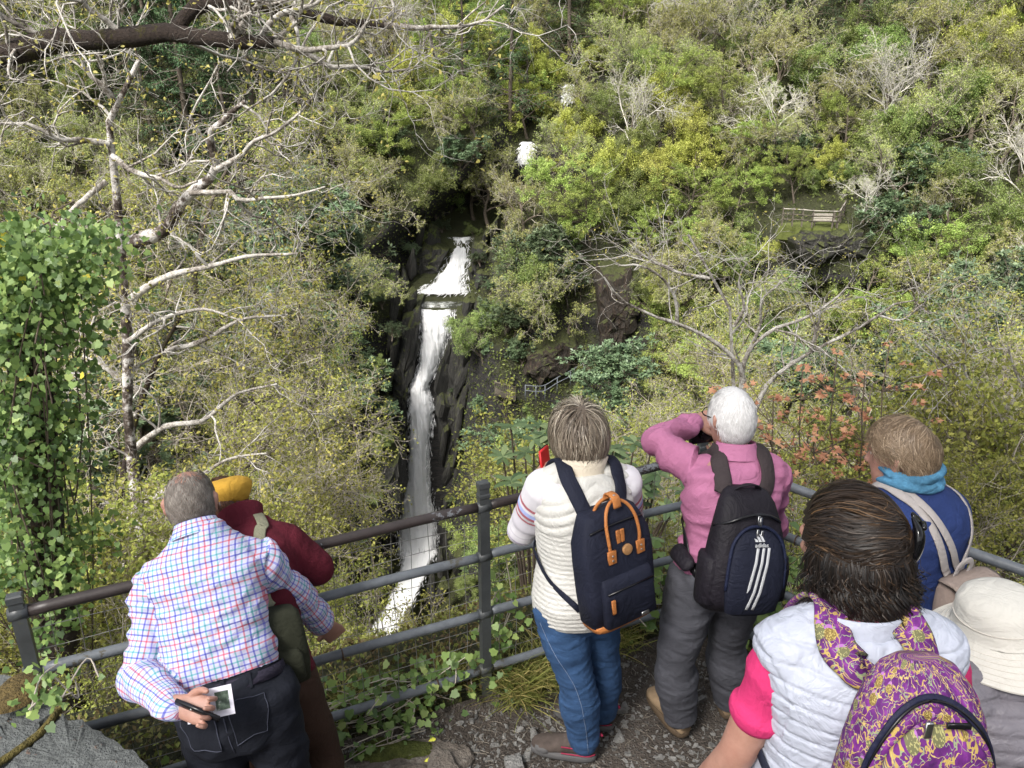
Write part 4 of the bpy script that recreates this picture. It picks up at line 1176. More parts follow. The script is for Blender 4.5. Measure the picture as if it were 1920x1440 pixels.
creeper('ivy', 'ivy hanging from the bank under the bottom rail', [fl(-.9, -.05, .05), fl(-.6, -.06, .08), fl(-.35, -.05, .08)], 200, (.06, .03, .05), .032, 2)
creeper('ivy', 'ivy climbing beside the foot of the middle post', [fl(-.08, .08, .1), fl(-.05, .06, .35), fl(-.08, .06, .6)], 110, (.05, .05, .1), .035, 3)
creeper('ivy', 'dark ivy at the feet of the checked-shirt man', [fl(-1.3, .05, .1), fl(-1.1, .05, .12), fl(-.95, .05, .12)], 160, (.08, .06, .08), .042, 4)
creeper('ivy', 'broad ivy leaves behind the navy backpack', [fl(.42, .12, .3), fl(.6, .12, .28), fl(.78, .10, .3)], 260, (.07, .08, .11), .05, 5)
creeper('ivy', 'leafy ivy behind the black backpack and near shoulder', [V3((1.0, 3.2, .35)), V3((1.15, 3.08, .5)), V3((1.3, 2.95, .45))], 300, (.07, .08, .16), .045, 6)
creeper('ivy', 'ivy sprig on the moss by the left railing post', [P(75, 1250, 1.9), P(110, 1290, 1.8), P(70, 1330, 1.8)], 60, (.04, .05, .03), .028, 7)
# moss cushions
m_moss = plain('orange_moss', (.13, .105, .03), .95, .5, 40, 1.0, 120, .02); m_moss2 = plain('green_moss', (.085, .10, .022), .95, .5, 30, 1.0, 120, .02)
def cushion(c, r, mat, label, seed):
    th = np.linspace(0, math.pi * .5, 9); n = 26; V = []
    for t in th[::-1]:
        for j in range(n):
            a = 2 * math.pi * j / n; V.append((math.cos(a) * math.sin(t) * r[0], math.sin(a) * math.sin(t) * r[1], math.cos(t) * r[2]))
    V = np.array(V); V = V * (1 + .16 * vnoise(V[:, 0], V[:, 1], V[:, 2], 24, 3, seed)[:, None]) + V3(c)
    ix = np.arange(9 * n).reshape(9, n); F = np.stack([ix[:-1], np.roll(ix, -1, 1)[:-1], np.roll(ix, -1, 1)[1:], ix[1:]], -1).reshape(-1, 4)
    return tag(MB().add(V, F).obj('moss_cushion', mat), label, 'moss', 'moss cushions')
cushion(fl(-.33, .22, .10), (.17, .12, .10), m_moss, 'rusty orange moss cushion behind the wire beside the middle post', 1.0)
cushion(fl(-.62, .25, .10), (.2, .13, .09), m_moss2, 'green moss cushion behind the wire left of the rusty one', 2.0)
cushion(fl(-.55, -.07, -.03), (.28, .09, .12), m_moss2, 'dark mossy lump under the bottom rail', 3.0)
cushion(P(25, 1245, 1.95) - V3((0, 0, .11)), (.07, .09, .035), plain('brown_moss', (.12, .085, .03), .95, .5, 40, 1.0, 120, .02), 'brown moss cushion on the slate blocks by the left post', 4.0)
# grass
def tuft(c, n, h, spread, label, seed):
    rng = np.random.default_rng(seed)
    base = V3(c) + rng.normal(0, 1, (n, 3)) * np.array([spread, spread * .7, .004]); d = nrm(rng.normal(0, .35, (n, 3)) + np.array([0, -.15, 1.0])); hh = h * rng.uniform(.5, 1.2, n); side = nrm(np.cross(d, sph(rng, n)))
    out = nrm(d * np.array([1, 1, 0]) + rng.normal(0, .2, (n, 3)) * np.array([1, 1, 0]))
    pts = np.stack([base, base + d * hh[:, None] * .5, base + d * hh[:, None] * .85 + out * hh[:, None] * .25, base + d * hh[:, None] * .9 + out * hh[:, None] * .55], 1)
    w = np.array([.0030, .0026, .0016, .0003])[None, :, None]
    V = np.stack([pts - side[:, None] * w, pts + side[:, None] * w], 2); ix = np.arange(n * 8).reshape(n, 4, 2)
    F = np.stack([ix[:, :-1, 0], ix[:, :-1, 1], ix[:, 1:, 1], ix[:, 1:, 0]], -1).reshape(-1, 4)
    return tag(MB().add(V.reshape(-1, 3), F, 0, None, np.repeat(rng.uniform(0, 1, n), 8)).obj('grass_tuft', m_grass), label, 'grass', 'grass tufts on the bank')
for i, (x, o, z, n, h, lab) in enumerate(((.02, -.02, .03, 420, .22, 'long grass tuft just right of the middle post'), (.15, .0, .04, 420, .2, 'grass tuft beside the blue jeans'), (.27, .03, .08, 300, .2, 'grass tuft behind the blue jeans'), (-.25, .12, .12, 260, .12, 'short grass behind the wire by the middle post'), (-.75, .18, .12, 300, .12, 'short grass behind the wire near the satchel'), (-1.05, .2, .12, 300, .14, 'grass behind the wire beside the checked shirt'), (.5, .05, .08, 300, .16, 'grass at the rail below the navy backpack'))):
    tuft(fl(x, o, z), n, h, .05, lab, 300 + i)

# ground cover on the bank (moss, leaf litter, seedlings)
rng = np.random.default_rng(91)
n = 26000
X = rng.uniform(-3.4, 3.4, n); r = rng.uniform(-.02, 1.3, n) ** 1.0
Y = fenceY(X) + r; Z = np.interp(r, near_rel, near_z) + .03 + .05 * vnoise(X, Y, 0 * X, 3.1, 2, 3.0)
pos = np.stack([X, Y, Z], -1)
V, F = leaves(pos, sph(rng, n) + np.array([0, -.3, .6]), sph(rng, n) + np.array([0, -.5, 1.2]), rng.uniform(.012, .04, n), .5)
tag(MB().add(V, F, 0, None, np.repeat(np.clip(.4 + .3 * vnoise(X, Y, Z, 3.0, 3, 2.0) + rng.normal(0, .2, n), 0, 1), 4)).obj('ground_cover', leafmat('bank_litter', [(0, (.05, .035, .02)), (.3, (.10, .075, .035)), (.6, (.11, .13, .03)), (1, (.22, .23, .06))], hue=0, val=0)), 'moss, seedlings and leaf litter along the bank', 'ground cover', kind='stuff')

# ---------------------------------------------------------------- stones
def slatemat(name, a, b_, lich):
    m, nt, b = nodes(name)
    f = noise_n(nt, 5, 6, .7); g = noise_n(nt, 28, 5, .7); l = noise_n(nt, 9, 6, .75)
    c = ramp(nt, f, [(.3, a), (.7, b_)])
    c = mixc(nt, math_n(nt, 'GREATER_THAN', l, .62), c, lich); c = mixc(nt, math_n(nt, 'MULTIPLY', math_n(nt, 'GREATER_THAN', g, .66), .5), c, (.22, .10, .05))
    L(nt, c, b.inputs['Base Color']); b.inputs['Roughness'].default_value = .8; bump(nt, b, math_n(nt, 'ADD', f, g), .9, .05)
    return m
m_slate = slatemat('grey_green_slate', (.085, .092, .09), (.17, .182, .18), (.24, .255, .24))
m_chip = slatemat('slate_chip', (.17, .165, .155), (.33, .325, .315), (.25, .235, .22))
m_slab = slatemat('earthy_slab', (.14, .115, .095), (.24, .21, .18), (.28, .26, .23))
def rock(outline, z0, z1, seed, bev=.02, rough=.012, sub=5):
    """irregular slab from an outline (list of xy), slightly bulged top"""
    o = np.array(outline, float); rng = np.random.default_rng(seed)
    m = []
    for i in range(len(o)):
        for t in np.arange(sub) / sub: m.append(o[i] * (1 - t) + o[(i + 1) % len(o)] * t + rng.normal(0, rough, 2))
    m = np.array(m); c = m.mean(0); n = len(m); V, F = [], []
    lv = [(1.0, z0), (1.0, z1 - bev), (1 - bev * 2.2, z1), (.6, z1 + .004), (.25, z1 + .006)]
    for s, z in lv:
        for p_ in m: V.append((*(c + (p_ - c) * s), z + rng.normal(0, rough * .45)))
    for k in range(len(lv) - 1):
        for i in range(n): F.append([k * n + i, k * n + (i + 1) % n, (k + 1) * n + (i + 1) % n, (k + 1) * n + i])
    F.append([(len(lv) - 1) * n + i for i in range(n)])
    return np.array(V), F
def ground_px(a, b2, z): 
    Yv = 1.0
    for _ in range(40):
        p_ = P(a, b2, Yv); Yv *= (CAMZ - z) / (CAMZ - p_[2])
    return P(a, b2, Yv)
def slab_px(name, label, pts, z0, z1, mat, seed, cat='stone', group=None, **k):
    o = [ground_px(a, b2, z1)[:2] for a, b2 in pts]
    V, F = rock(o, z0, z1, seed, **k)
    return tag(MB().add(V, F).obj(name, mat, None, False), label, cat, group)
slab_px('slate_block', 'grey slate block with a mossy joint, left of the two at bottom left', [(-120, 1240), (55, 1275), (108, 1325), (60, 1385), (10, 1420), (-120, 1470)], -.2, .80, m_slate, 1, 'block', rough=.006)
slab_px('slate_block', 'grey slate block with rust stains nearest the jeans, bottom left', [(118, 1332), (190, 1370), (250, 1405), (300, 1450), (280, 1520), (60, 1560), (-60, 1500), (10, 1428), (65, 1392)], -.2, .79, m_slate, 2, 'block', rough=.006)
jn_ = MB(); q = catmull([ground_px(a, b2, .795) for a, b2 in ((112, 1328), (80, 1370), (40, 1402), (0, 1428), (-40, 1450))], 6)
V, F = tubes(q[None], np.full((1, len(q)), .012), 8); V = V + .006 * vnoise(V[:, 0], V[:, 1], V[:, 2], 90, 2, 1.0)[:, None]
tag(jn_.add(V, F).obj('moss_seam', m_moss), 'brown moss seam between the two slate blocks', 'moss')
slab_px('stone_slab', 'large flat earthy stone slab at the bottom of the path', [(585, 1395), (690, 1378), (820, 1385), (890, 1400), (870, 1470), (700, 1500), (570, 1480)], -.05, .045, m_slab, 3, rough=.010)
slab_px('flat_stone', 'pale triangular flat stone lying on the slab', [(815, 1398), (842, 1408), (866, 1445), (800, 1450), (802, 1420)], .03, .075, m_slab, 4, rough=.003)
slab_px('flat_stone', 'long grey slate flake right of the blue jeans', [(1145, 1324), (1160, 1325), (1178, 1330), (1160, 1333)], .02, .036, m_chip, 5, rough=.001)
slab_px('flat_stone', 'upright-grained slate flake beside the hiking shoe', [(994, 1365), (1004, 1362), (1008, 1385), (996, 1390)], .02, .05, m_chip, 6, rough=.002)
slab_px('flat_stone', 'slate flake by the bottom edge left of hiking shoe', [(945, 1418), (975, 1410), (985, 1436), (950, 1445)], .02, .05, m_chip, 7, rough=.002)
rng = np.random.default_rng(19)
mb = MB()
for i in range(2600):
    X = rng.uniform(-.9, 1.6); Y = rng.uniform(2.35, float(fenceY(X)) - .06); s = rng.gamma(1.7, .0045) + .0025
    z = pathz(X, Y); a0 = rng.uniform(0, 6.28); n = 5
    an = np.sort(rng.uniform(0, 6.28, n)); o = np.stack([np.cos(an) * s, np.sin(an) * s * rng.uniform(.4, 1)], -1)
    ro = np.array([[math.cos(a0), -math.sin(a0)], [math.sin(a0), math.cos(a0)]]); o = o @ ro
    h = s * rng.uniform(.15, .5); tl = rng.normal(0, .25, 2)
    V = [(X + a, Y + b2, z - .002) for a, b2 in o] + [(X + a * .75, Y + b2 * .75, z + h + a * tl[0] + b2 * tl[1]) for a, b2 in o]
    mb.add(V, [[j, (j + 1) % n, n + (j + 1) % n, n + j] for j in range(n)] + [list(range(n, 2 * n))])
tag(mb.obj('slate_chips', m_chip, None, False), 'small slate chips scattered over the path', 'gravel', kind='stuff')
mb = MB(); PT = []
for i in range(420):
    X = rng.uniform(-.9, 1.6); Y = rng.uniform(2.4, float(fenceY(X)) - .02); z = pathz(X, Y) + .004; a = rng.uniform(0, 6.28); l = rng.uniform(.015, .07)
    PT.append([(X + math.cos(a) * l * t + .006 * math.sin(t * 5 + i), Y + math.sin(a) * l * t, z + .004 * math.sin(t * 3.1)) for t in np.linspace(0, 1, 4)])
V, F = tubes(np.array(PT), np.full((len(PT), 4), .0011), 3)
tag(mb.add(V, F).obj('dry_twigs', m_tw), 'dry grass stalks and twigs littering the path', 'litter', kind='stuff')
for i, (a, b2, lab) in enumerate(((795, 1428, 'yellow fallen leaf beside the flat stone'), (803, 1390, 'small yellow leaf on the stone slab'))):
    p_ = ground_px(a, b2, .06); V, F = poly_leaves(OAKL, np.array([p_]), V3([[1, .4, .1]]), V3([[0, -.3, 1]]), .035, .3)
    tag(MB().add(V, F, 0, None, 1.0).obj('fallen_leaf', leafmat('fallen_yellow', [(0, (.5, .4, .05)), (1, (.6, .48, .06))], hue=0, val=0, trans=0) if i == 0 else bpy.data.materials['fallen_yellow']), lab, 'leaf')
# ---------------------------------------------------------------- rocks, bench ledge and path across the gorge
def cliffmat(name, stops, moss=.62):
    m, nt, b = nodes(name)
    v = uvmap(nt, 6.0, 6.0, 1.1, 'Object', .5)
    s1 = noise_n(nt, 1.0, 6, .75, v, .8); s2 = noise_n(nt, 3.5, 5, .7)
    c = ramp(nt, s1, stops)
    geo = nt.nodes.new('ShaderNodeNewGeometry'); sp = nt.nodes.new('ShaderNodeSeparateXYZ'); L(nt, geo.outputs['Normal'], sp.inputs[0])
    mm = math_n(nt, 'GREATER_THAN', math_n(nt, 'ADD', math_n(nt, 'MULTIPLY', sp.outputs['Z'], .45), s2), moss + .25)
    L(nt, mixc(nt, mm, c, ramp(nt, s2, [(.3, (.03, .036, .010)), (.7, (.085, .095, .025))])), b.inputs['Base Color'])
    b.inputs['Roughness'].default_value = .6; bump(nt, b, s1, 1.0, .25)
    return m
m_wet = cliffmat('wet_black_slate', [(.3, (.008, .008, .008)), (.5, (.026, .025, .022)), (.64, (.07, .066, .056)), (.75, (.035, .036, .018))], .46)
m_rust = cliffmat('rust_brown_slate', [(.3, (.009, .008, .006)), (.5, (.028, .020, .014)), (.66, (.065, .040, .026)), (.8, (.035, .033, .020))], .54)
m_dkrock = cliffmat('dark_cliff_slate', [(.3, (.009, .009, .008)), (.52, (.028, .026, .021)), (.68, (.065, .058, .048)), (.8, (.035, .036, .022))], .54)
m_paleslate = cliffmat('pale_tilted_slate', [(.3, (.05, .05, .04)), (.5, (.13, .13, .105)), (.66, (.24, .235, .20)), (.8, (.10, .09, .06))], .66)

def rock_face(name, label, pts, Y, mat, depth=2.0, seed=1.0, group=None, lean=.15):
    """jagged outcrop: its face fills a traced outline at its own distance and it runs back into the hill"""
    o = np.array([P(a, b2, Y) for a, b2 in pts]); c = o.mean(0); n = len(o); m = []
    rng = np.random.default_rng(int(seed * 10))
    for i in range(n):
        for t in np.arange(4) / 4: m.append(o[i] * (1 - t) + o[(i + 1) % n] * t + rng.normal(0, .10, 3) * (1, 0, 1))
    m = np.array(m); n = len(m); V, F = [], []
    ring = [(1.12, depth), (1.05, .3), (1.0, 0), (.82, -.25), (.6, -.35), (.38, -.4), (.18, -.42), (.02, -.42)]
    for s, d in ring:
        q = c + (m - c) * s + (rng.normal(0, .16, (n, 3)) * (1, .5, 1) if s < .95 else 0); q[:, 1] += d + lean * (q[:, 2] - c[2])
        q[:, 1] += .38 * vnoise(q[:, 0] * 1.6 + q[:, 2], q[:, 2] * .5, q[:, 0], 1.4, 3, seed)
        V += list(q)
    for k in range(len(ring) - 1):
        for i in range(n): F.append([k * n + i, k * n + (i + 1) % n, (k + 1) * n + (i + 1) % n, (k + 1) * n + i])
    F.append([(len(ring) - 1) * n + i for i in range(n)][::-1])
    return tag(MB().add(V, F).obj(name, mat, None, False), label, 'rock', group)
def faceY(a, b2, off=.6):
    """distance of the hillside behind a point of the photograph"""
    best = None
    for zz in np.linspace(-36, 6, 240):
        Yt = None
        y1 = (b2 - 720) / FPX; f_ = math.cos(PITCH) - y1 * math.sin(PITCH); d_ = math.sin(PITCH) + y1 * math.cos(PITCH)
        if d_ <= 0: continue
        Yt = (CAMZ - zz) * f_ / d_
        Xt = (a - 960) / FPX * Yt / f_
        g = far_point(Xt, zz)[1]
        if best is None or abs(g - Yt) < best[0]: best = (abs(g - Yt), Yt)
    return best[1] - off
rock_face('rock_face', 'dark rust-streaked rock face over the zigzag path', [(1128, 520), (1185, 505), (1200, 560), (1192, 610), (1160, 650), (1130, 655), (1122, 590)], faceY(1155, 590, 1.2), m_rust, 3, 1.3)
rock_face('rock_face', 'reddish overhung rock hollow beside the handrail', [(988, 700), (992, 668), (1030, 655), (1060, 640), (1078, 660), (1072, 690), (1040, 708), (1008, 715)], faceY(1030, 680, 1.2), m_rust, 3, 2.2)
yb = faceY(1555, 470, 1.6)
rock_face('rock_face', 'black ribbed cliff beneath the bench ledge', [(1492, 452), (1520, 436), (1570, 432), (1620, 440), (1636, 460), (1625, 480), (1570, 478), (1530, 490), (1505, 482)], yb, m_dkrock, 3, 3.1)
rock_face('rock_face', 'tilted pale slate outcrop right of the copper saplings', [(1660, 655), (1700, 650), (1740, 690), (1725, 715), (1690, 718), (1665, 690)], faceY(1700, 685, 1.0), m_paleslate, 3, 4.1)
rock_face('rock_face', 'shadowy brown rock patch behind the pale branches', [(1590, 600), (1625, 600), (1630, 640), (1600, 645)], faceY(1610, 620, .9), m_rust, 2, 5.3)
rock_face('rock_face', 'dark slabby rock at the left foot of the plunge', [(700, 880), (745, 860), (752, 940), (735, 990), (702, 970)], 55, m_wet, 4, 6.1)
rock_face('rock_face', 'tall dark dripping cliff right of the plunge', [(858, 596), (905, 612), (935, 690), (930, 800), (918, 900), (880, 965), (836, 965), (826, 860), (822, 770), (838, 690), (852, 640)], 60.6, m_wet, 5, 7.3, lean=.05)
rock_face('rock_face', 'narrow dark wet cliff left of the plunge', [(752, 600), (782, 590), (784, 660), (762, 730), (758, 830), (746, 900), (738, 880), (730, 760), (742, 680)], 60.4, m_wet, 5, 8.1, lean=.05)
rock_face('rock_face', 'black rock shoulder left of the upper cascade', [(770, 480), (800, 462), (838, 470), (812, 520), (770, 540), (755, 515)], 66.5, m_wet, 4, 9.4, lean=.1)
rock_face('rock_face', 'black rock shoulder right of the upper cascade', [(888, 455), (915, 470), (915, 530), (890, 560), (880, 510)], 66.5, m_wet, 4, 10.4, lean=.1)
# wet slabs lining the falls
def boulder_mesh(seed):
    rng = np.random.default_rng(seed); D = []
    nth, nph = 12, 18
    for t in np.linspace(.08, math.pi - .08, nth):
        for a in np.arange(nph) * 2 * math.pi / nph: D.append((math.sin(t) * math.cos(a), math.sin(t) * math.sin(a), math.cos(t)))
    D = np.array(D); r = np.full(len(D), 1.25)
    for k in range(13):
        pn = nrm(rng.normal(size=3)); dd = rng.uniform(.38, .95); c = D @ pn; r = np.where(c > .05, np.minimum(r, dd / np.maximum(c, .05)), r)
    V = D * r[:, None] + .05 * vnoise(D[:, 0], D[:, 1], D[:, 2], 6, 3, seed)[:, None]
    ix = np.arange(nth * nph).reshape(nth, nph); F = [list(f) for f in np.stack([ix[:-1], np.roll(ix, -1, 1)[:-1], np.roll(ix, -1, 1)[1:], ix[1:]], -1).reshape(-1, 4)]
    F += [list(range(nph))[::-1], list(range((nth - 1) * nph, nth * nph))]
    return MB().add(V, F).mesh('boulder', m_wet, False)
bms = [boulder_mesh(s) for s in (3, 5, 8, 13)]
SIDES = {}
k = 0
def edge_px(y):
    ys = [440, 480, 520, 550, 580, 620, 690, 730, 762, 850, 940, 1040, 1100, 1180]; l = [835, 832, 806, 765, 778, 784, 778, 762, 758, 758, 742, 735, 732, 690]; r = [892, 888, 880, 886, 858, 850, 828, 812, 822, 814, 824, 826, 800, 755]
    return np.interp(y, ys, l), np.interp(y, ys, r)
rsb = random.Random(5)
for y in list(range(455, 1120, 44)):
    for side in (0, 1):
        for lay in (0, 1):
            a = edge_px(y)[side] + (-1 if side == 0 else 1) * (14 + 26 * lay + rsb.uniform(-3, 8))
            Yb_ = np.interp(y, [440, 550, 580, 1040, 1180], [69, 65.5, 62.4, 59.5, 49]) - .2 - 1.4 * lay + rsb.uniform(-.3, .3)
            p_ = P(a, y + rsb.uniform(-8, 8), Yb_)
            o = bpy.data.objects.new('boulder', rsb.choice(bms)); COL.objects.link(o)
            o.location = [float(v) for v in p_]; o.scale = (rsb.uniform(.4, .8), rsb.uniform(.8, 1.4), rsb.uniform(1.8, 3.6)); o.rotation_euler = (rsb.uniform(-.15, .25), rsb.uniform(.05, .35), rsb.uniform(-.5, .5))
            SIDES.setdefault((side, y < 560, lay), []).append(o)
for (side, top, lay), l in SIDES.items():
    for i, o in enumerate(l):
        w = ['topmost', 'second', 'third', 'fourth', 'fifth', 'sixth', 'seventh', 'eighth', 'ninth', 'tenth', 'eleventh', 'twelfth', 'thirteenth', 'fourteenth', 'fifteenth', 'sixteenth', 'seventeenth', 'eighteenth', 'nineteenth', 'twentieth', 'lower', 'lowest', 'bottom'][min(i, 22)]
        tag(o, f"{w} wet black boulder down the {'right' if side else 'left'} side of the {'cascade' if top else 'plunge'}, {'outer' if lay else 'inner'} row", 'boulder', 'wet rocks lining the falls')

# shrubs rooted in the rock beside the falls
n_lo = len(placed)
for a, b2, Yv, kd, sc in ((735, 620, 57, 'rhodo', .5), (715, 690, 56.5, 'thicket', .4), (722, 760, 56, 'rhodo', .45), (700, 830, 55, 'thicket', .45), (718, 560, 58.5, 'rhodo', .5), (745, 520, 63, 'thicket', .35), (905, 590, 58, 'thicket', .4), (925, 650, 57.5, 'rhodo', .5), (945, 730, 57, 'thicket', .42), (900, 700, 59.4, 'rhodo', .3), (885, 790, 59.2, 'thicket', .22), (935, 830, 57, 'rhodo', .5),
                          (900, 870, 58, 'thicket', .35), (860, 930, 58.5, 'rhodo', .35), (920, 540, 63, 'rhodo', .5), (900, 480, 65.5, 'rhodo', .4), (800, 440, 68.5, 'thicket', .35), (830, 420, 70, 'rhodo', .45), (890, 430, 69, 'thicket', .35), (770, 460, 66, 'rhodo', .4), (705, 920, 54, 'thicket', .4), (690, 1000, 52, 'rhodo', .5), (850, 1010, 56, 'thicket', .35), (890, 980, 55, 'rhodo', .5), (850, 720, 60.0, 'rhodo', .18), (845, 850, 59.8, 'thicket', .14)):
    p_ = P(a, b2 + 20, Yv); put_tree(kd, p_, sc, rs.uniform(0, 6.28), (.35, rs.uniform(-.2, .2)))
for i, (root, kind, lab, h) in enumerate(placed[n_lo:]):
    w_ = ['uppermost', 'second', 'third', 'fourth', 'fifth', 'sixth', 'seventh', 'eighth', 'ninth', 'tenth', 'eleventh', 'twelfth', 'thirteenth']
for kd in ('rhodo', 'thicket'):
    for lf in (True, False):
        l = sorted([r for r, k_, l_, h_ in placed[n_lo:] if k_ == kd and (proj(V3(r.location))[0] < 810) == lf], key=lambda r: -r.location[2])
        for i, r in enumerate(l):
            tag(r, f"{w_[i]} small {'dark evergreen' if kd == 'rhodo' else 'twiggy green'} shrub on the rock {'left' if lf else 'right'} of the falls", 'shrub', 'shrubs rooted beside the falls')

n_lo = len(placed)
for a, b2, kd, sc, lab in ((1490, 378, 'fresh', .55, 'fresh green beech over the left end of the ledge fence'), (1530, 362, 'thicket', .6, 'twiggy thicket tree directly behind the cliff bench'), (1565, 350, 'yellow', .55, 'yellow-green oak up behind the cliff bench'), (1600, 372, 'thicket', .6, 'twiggy thicket tree at the right end of the ledge fence'), (1520, 318, 'oak', .7, 'pale-twigged oak in the gap above the cliff bench'), (1575, 300, 'fresh', .7, 'fresh green beech in the gap above the cliff bench'), (1480, 320, 'rhodo', .9, 'dark rhododendron in the gap above the cliff bench')):
    p_ = P(a, b2, faceY(a, b2, -.2)); tag(put_tree(kd, p_ - V3((0, 0, .3)), sc, rs.uniform(0, 6.28), (.1, 0)), lab, 'shrub' if kd == 'rhodo' else 'tree', 'trees around the cliff bench')

# bench ledge: turf lip, fence and slatted bench
m_wood = plain('weathered_pale_wood', (.36, .33, .28), .8, .25, 12)
m_dwood = plain('weathered_brown_wood', (.10, .085, .065), .85, .25, 12)
yl = yb + .3
led = []
lp_ = P(1545, 424, yl)
S1 = yl / (math.cos(PITCH) - (424 - 720) / FPX * math.sin(PITCH)) / FPX       # metres per photo pixel there
turf = MB(); th = np.linspace(0, 2 * math.pi, 40)[:-1]
rx, ry = 70 * S1, 1.3
V = []
for s, z in ((1.06, -.9), (1.04, -.25), (1.0, 0.0), (.7, .06), (.3, .08)):
    for a in th: V.append(lp_ + V3((rx * s * math.cos(a) + .12 * math.sin(5 * a), 1.5 + ry * s * math.sin(a), z - .15 + .06 * math.sin(7 * a + s))))
n = len(th); F = [[k2 * n + i, k2 * n + (i + 1) % n, (k2 + 1) * n + (i + 1) % n, (k2 + 1) * n + i] for k2 in range(4) for i in range(n)] + [[4 * n + i for i in range(n)]]
tag(turf.add(V, F).obj('bench_ledge', m_moss2), 'rusty mossy turf lip of the cliff viewpoint', kind='structure')
bn = thing('bench', lp_ + V3((0, .9, 0)), 'pale slatted bench on the cliff-top ledge', 'bench')
bc = P(1543, 422, yl + .8); L2 = 22 * S1
for i in range(4): MB().add(*box(bc + V3((0, .05 + .02 * i, .36 + i * .11)), V3((L2, 0, 0)), V3((0, .018, 0)), V3((0, 0, .04)))).obj('back_slat', m_wood, bn, False)
for i in range(3): MB().add(*box(bc + V3((0, -.08 - .13 * i, .30)), V3((L2, 0, 0)), V3((0, .05, 0)), V3((0, 0, .018)))).obj('seat_slat', m_wood, bn, False)
for sx in (-1, 1):
    for yy, hh in ((.06, .78), (-.36, .30)): MB().add(*box(bc + V3((sx * L2 * .93, yy, hh / 2 - .1)), V3((.03, 0, 0)), V3((0, .03, 0)), V3((0, 0, hh / 2 + .1)))).obj('leg', m_dwood, bn, False)
fe = thing('fence', P(1500, 425, yl), 'post and rail fence along the edge of bench ledge', 'fence')
fpts = [P(1466, 419, yl + .2), P(1485, 420, yl + .05), P(1503, 421, yl), P(1522, 423, yl), P(1560, 424, yl), P(1570, 424, yl + .2), P(1576, 414, yl + 1.4), P(1582, 404, yl + 2.8)]
for p_ in fpts: MB().add(*box(p_ + V3((0, 0, .45)), V3((.04, 0, 0)), V3((0, .04, 0)), V3((0, 0, .6)))).obj('post', m_dwood, fe, False)
for h in (.30, .62, .95):
    for a, b2 in zip(fpts[:-1], fpts[1:]): MB().add(*tube1([a + V3((0, -.05, h)), b2 + V3((0, -.05, h))], .035, 6)).obj('rail', m_wood if h > .9 else m_dwood, fe)
# zigzag path with tube handrail and a timber platform
ypz = faceY(1040, 715, 1.9)
hr = thing('handrail', P(1000, 725, ypz), 'thin grey handrail climbing past the rock hollow', 'handrail')
line = [P(a, b2, ypz + d) for a, b2, d in ((985, 722, 0), (1005, 724, 0), (1022, 722, .2), (1045, 708, .6), (1070, 695, 1.0), (1095, 680, 1.4), (1120, 664, 1.8), (1142, 648, 2.2))]
for h in (0, -.42): MB().add(*tube1(catmull(line, 4) + V3((0, 0, h)), .03, 6)).obj('rail', m_rail, hr)
for p_ in line: MB().add(*tube1([p_ + V3((0, .02, .03)), p_ + V3((0, .02, -1.2))], .035, 6)).obj('post', m_rail, hr)
pf = thing('platform', P(950, 740, ypz), 'small timber viewing platform right of the plunge', 'platform')
p0, p1 = P(928, 738, ypz), P(966, 748, ypz)
MB().add(*box((p0 + p1) / 2 + V3((0, .75, -.1)), (p1 - p0) / 2, V3((0, .7, 0)), V3((0, 0, .08)))).obj('deck', m_dwood, pf, False)
for i in range(11): MB().add(*box(p0 + (p1 - p0) * i / 10 + V3((0, -.05, .42)), V3((.025, 0, 0)), V3((0, .025, 0)), V3((0, 0, .5)))).obj('baluster', m_dwood, pf, False)
MB().add(*tube1([p0 + V3((-.05, -.05, .95)), p1 + V3((.05, -.05, .95))], .05, 6)).obj('handrail', m_dwood, pf)
h2 = thing('handrail', P(1230, 480, 50), 'faint wire handrail on the path above the dark rock face', 'handrail')
yy2 = faceY(1240, 510, 1.0)
line = [P(a, b2, yy2 + d) for a, b2, d in ((1218, 478, 1.0), (1228, 500, .7), (1240, 525, .4), (1255, 545, 0))]
for h in (0, -.4): MB().add(*tube1(catmull(line, 4) + V3((0, 0, h)), .025, 6)).obj('rail', m_rail, h2)
for p_ in line: MB().add(*tube1([p_, p_ - V3((0, 0, 1.0))], .03, 6)).obj('post', m_rail, h2)
# ---------------------------------------------------------------- people: tools
def tri_mesh_tmp(parts):
    V, F, n = [], [], 0
    for v, f in [(p[0], p[1]) for p in parts]:
        V.append(np.asarray(v)); F += [[int(i) + n for i in q] for q in f]; n += len(v)
    me = bpy.data.meshes.new('tmp'); me.from_pydata(np.concatenate(V).tolist(), [], F); me.update()
    return me

def remesh(parts, vox=0.008, it=5, fac=0.5):
    """union of closed lofts as ONE continuous smooth surface"""
    me = tri_mesh_tmp(parts)
    o = bpy.data.objects.new('tmp', me); COL.objects.link(o)
    r = o.modifiers.new('r', 'REMESH'); r.mode = 'VOXEL'; r.voxel_size = vox
    if it:
        s = o.modifiers.new('s', 'SMOOTH'); s.factor = fac; s.iterations = it
    dg = bpy.context.evaluated_depsgraph_get()
    ev = o.evaluated_get(dg); em = ev.to_mesh()
    V = np.empty(len(em.vertices) * 3); em.vertices.foreach_get('co', V); V = V.reshape(-1, 3)
    lt = np.empty(len(em.polygons), np.int32); em.polygons.foreach_get('loop_total', lt)
    lv = np.empty(len(em.loops), np.int32); em.loops.foreach_get('vertex_index', lv)
    if (lt == 4).all(): F = lv.reshape(-1, 4)
    else:
        F = []; k = 0
        for t in lt: F.append(list(lv[k:k + t])); k += t
        F = np.array([f if len(f) == 4 else f + [f[-1]] for f in F])
    ev.to_mesh_clear(); bpy.data.objects.remove(o); bpy.data.meshes.remove(me)
    return V, F.astype(np.int64)

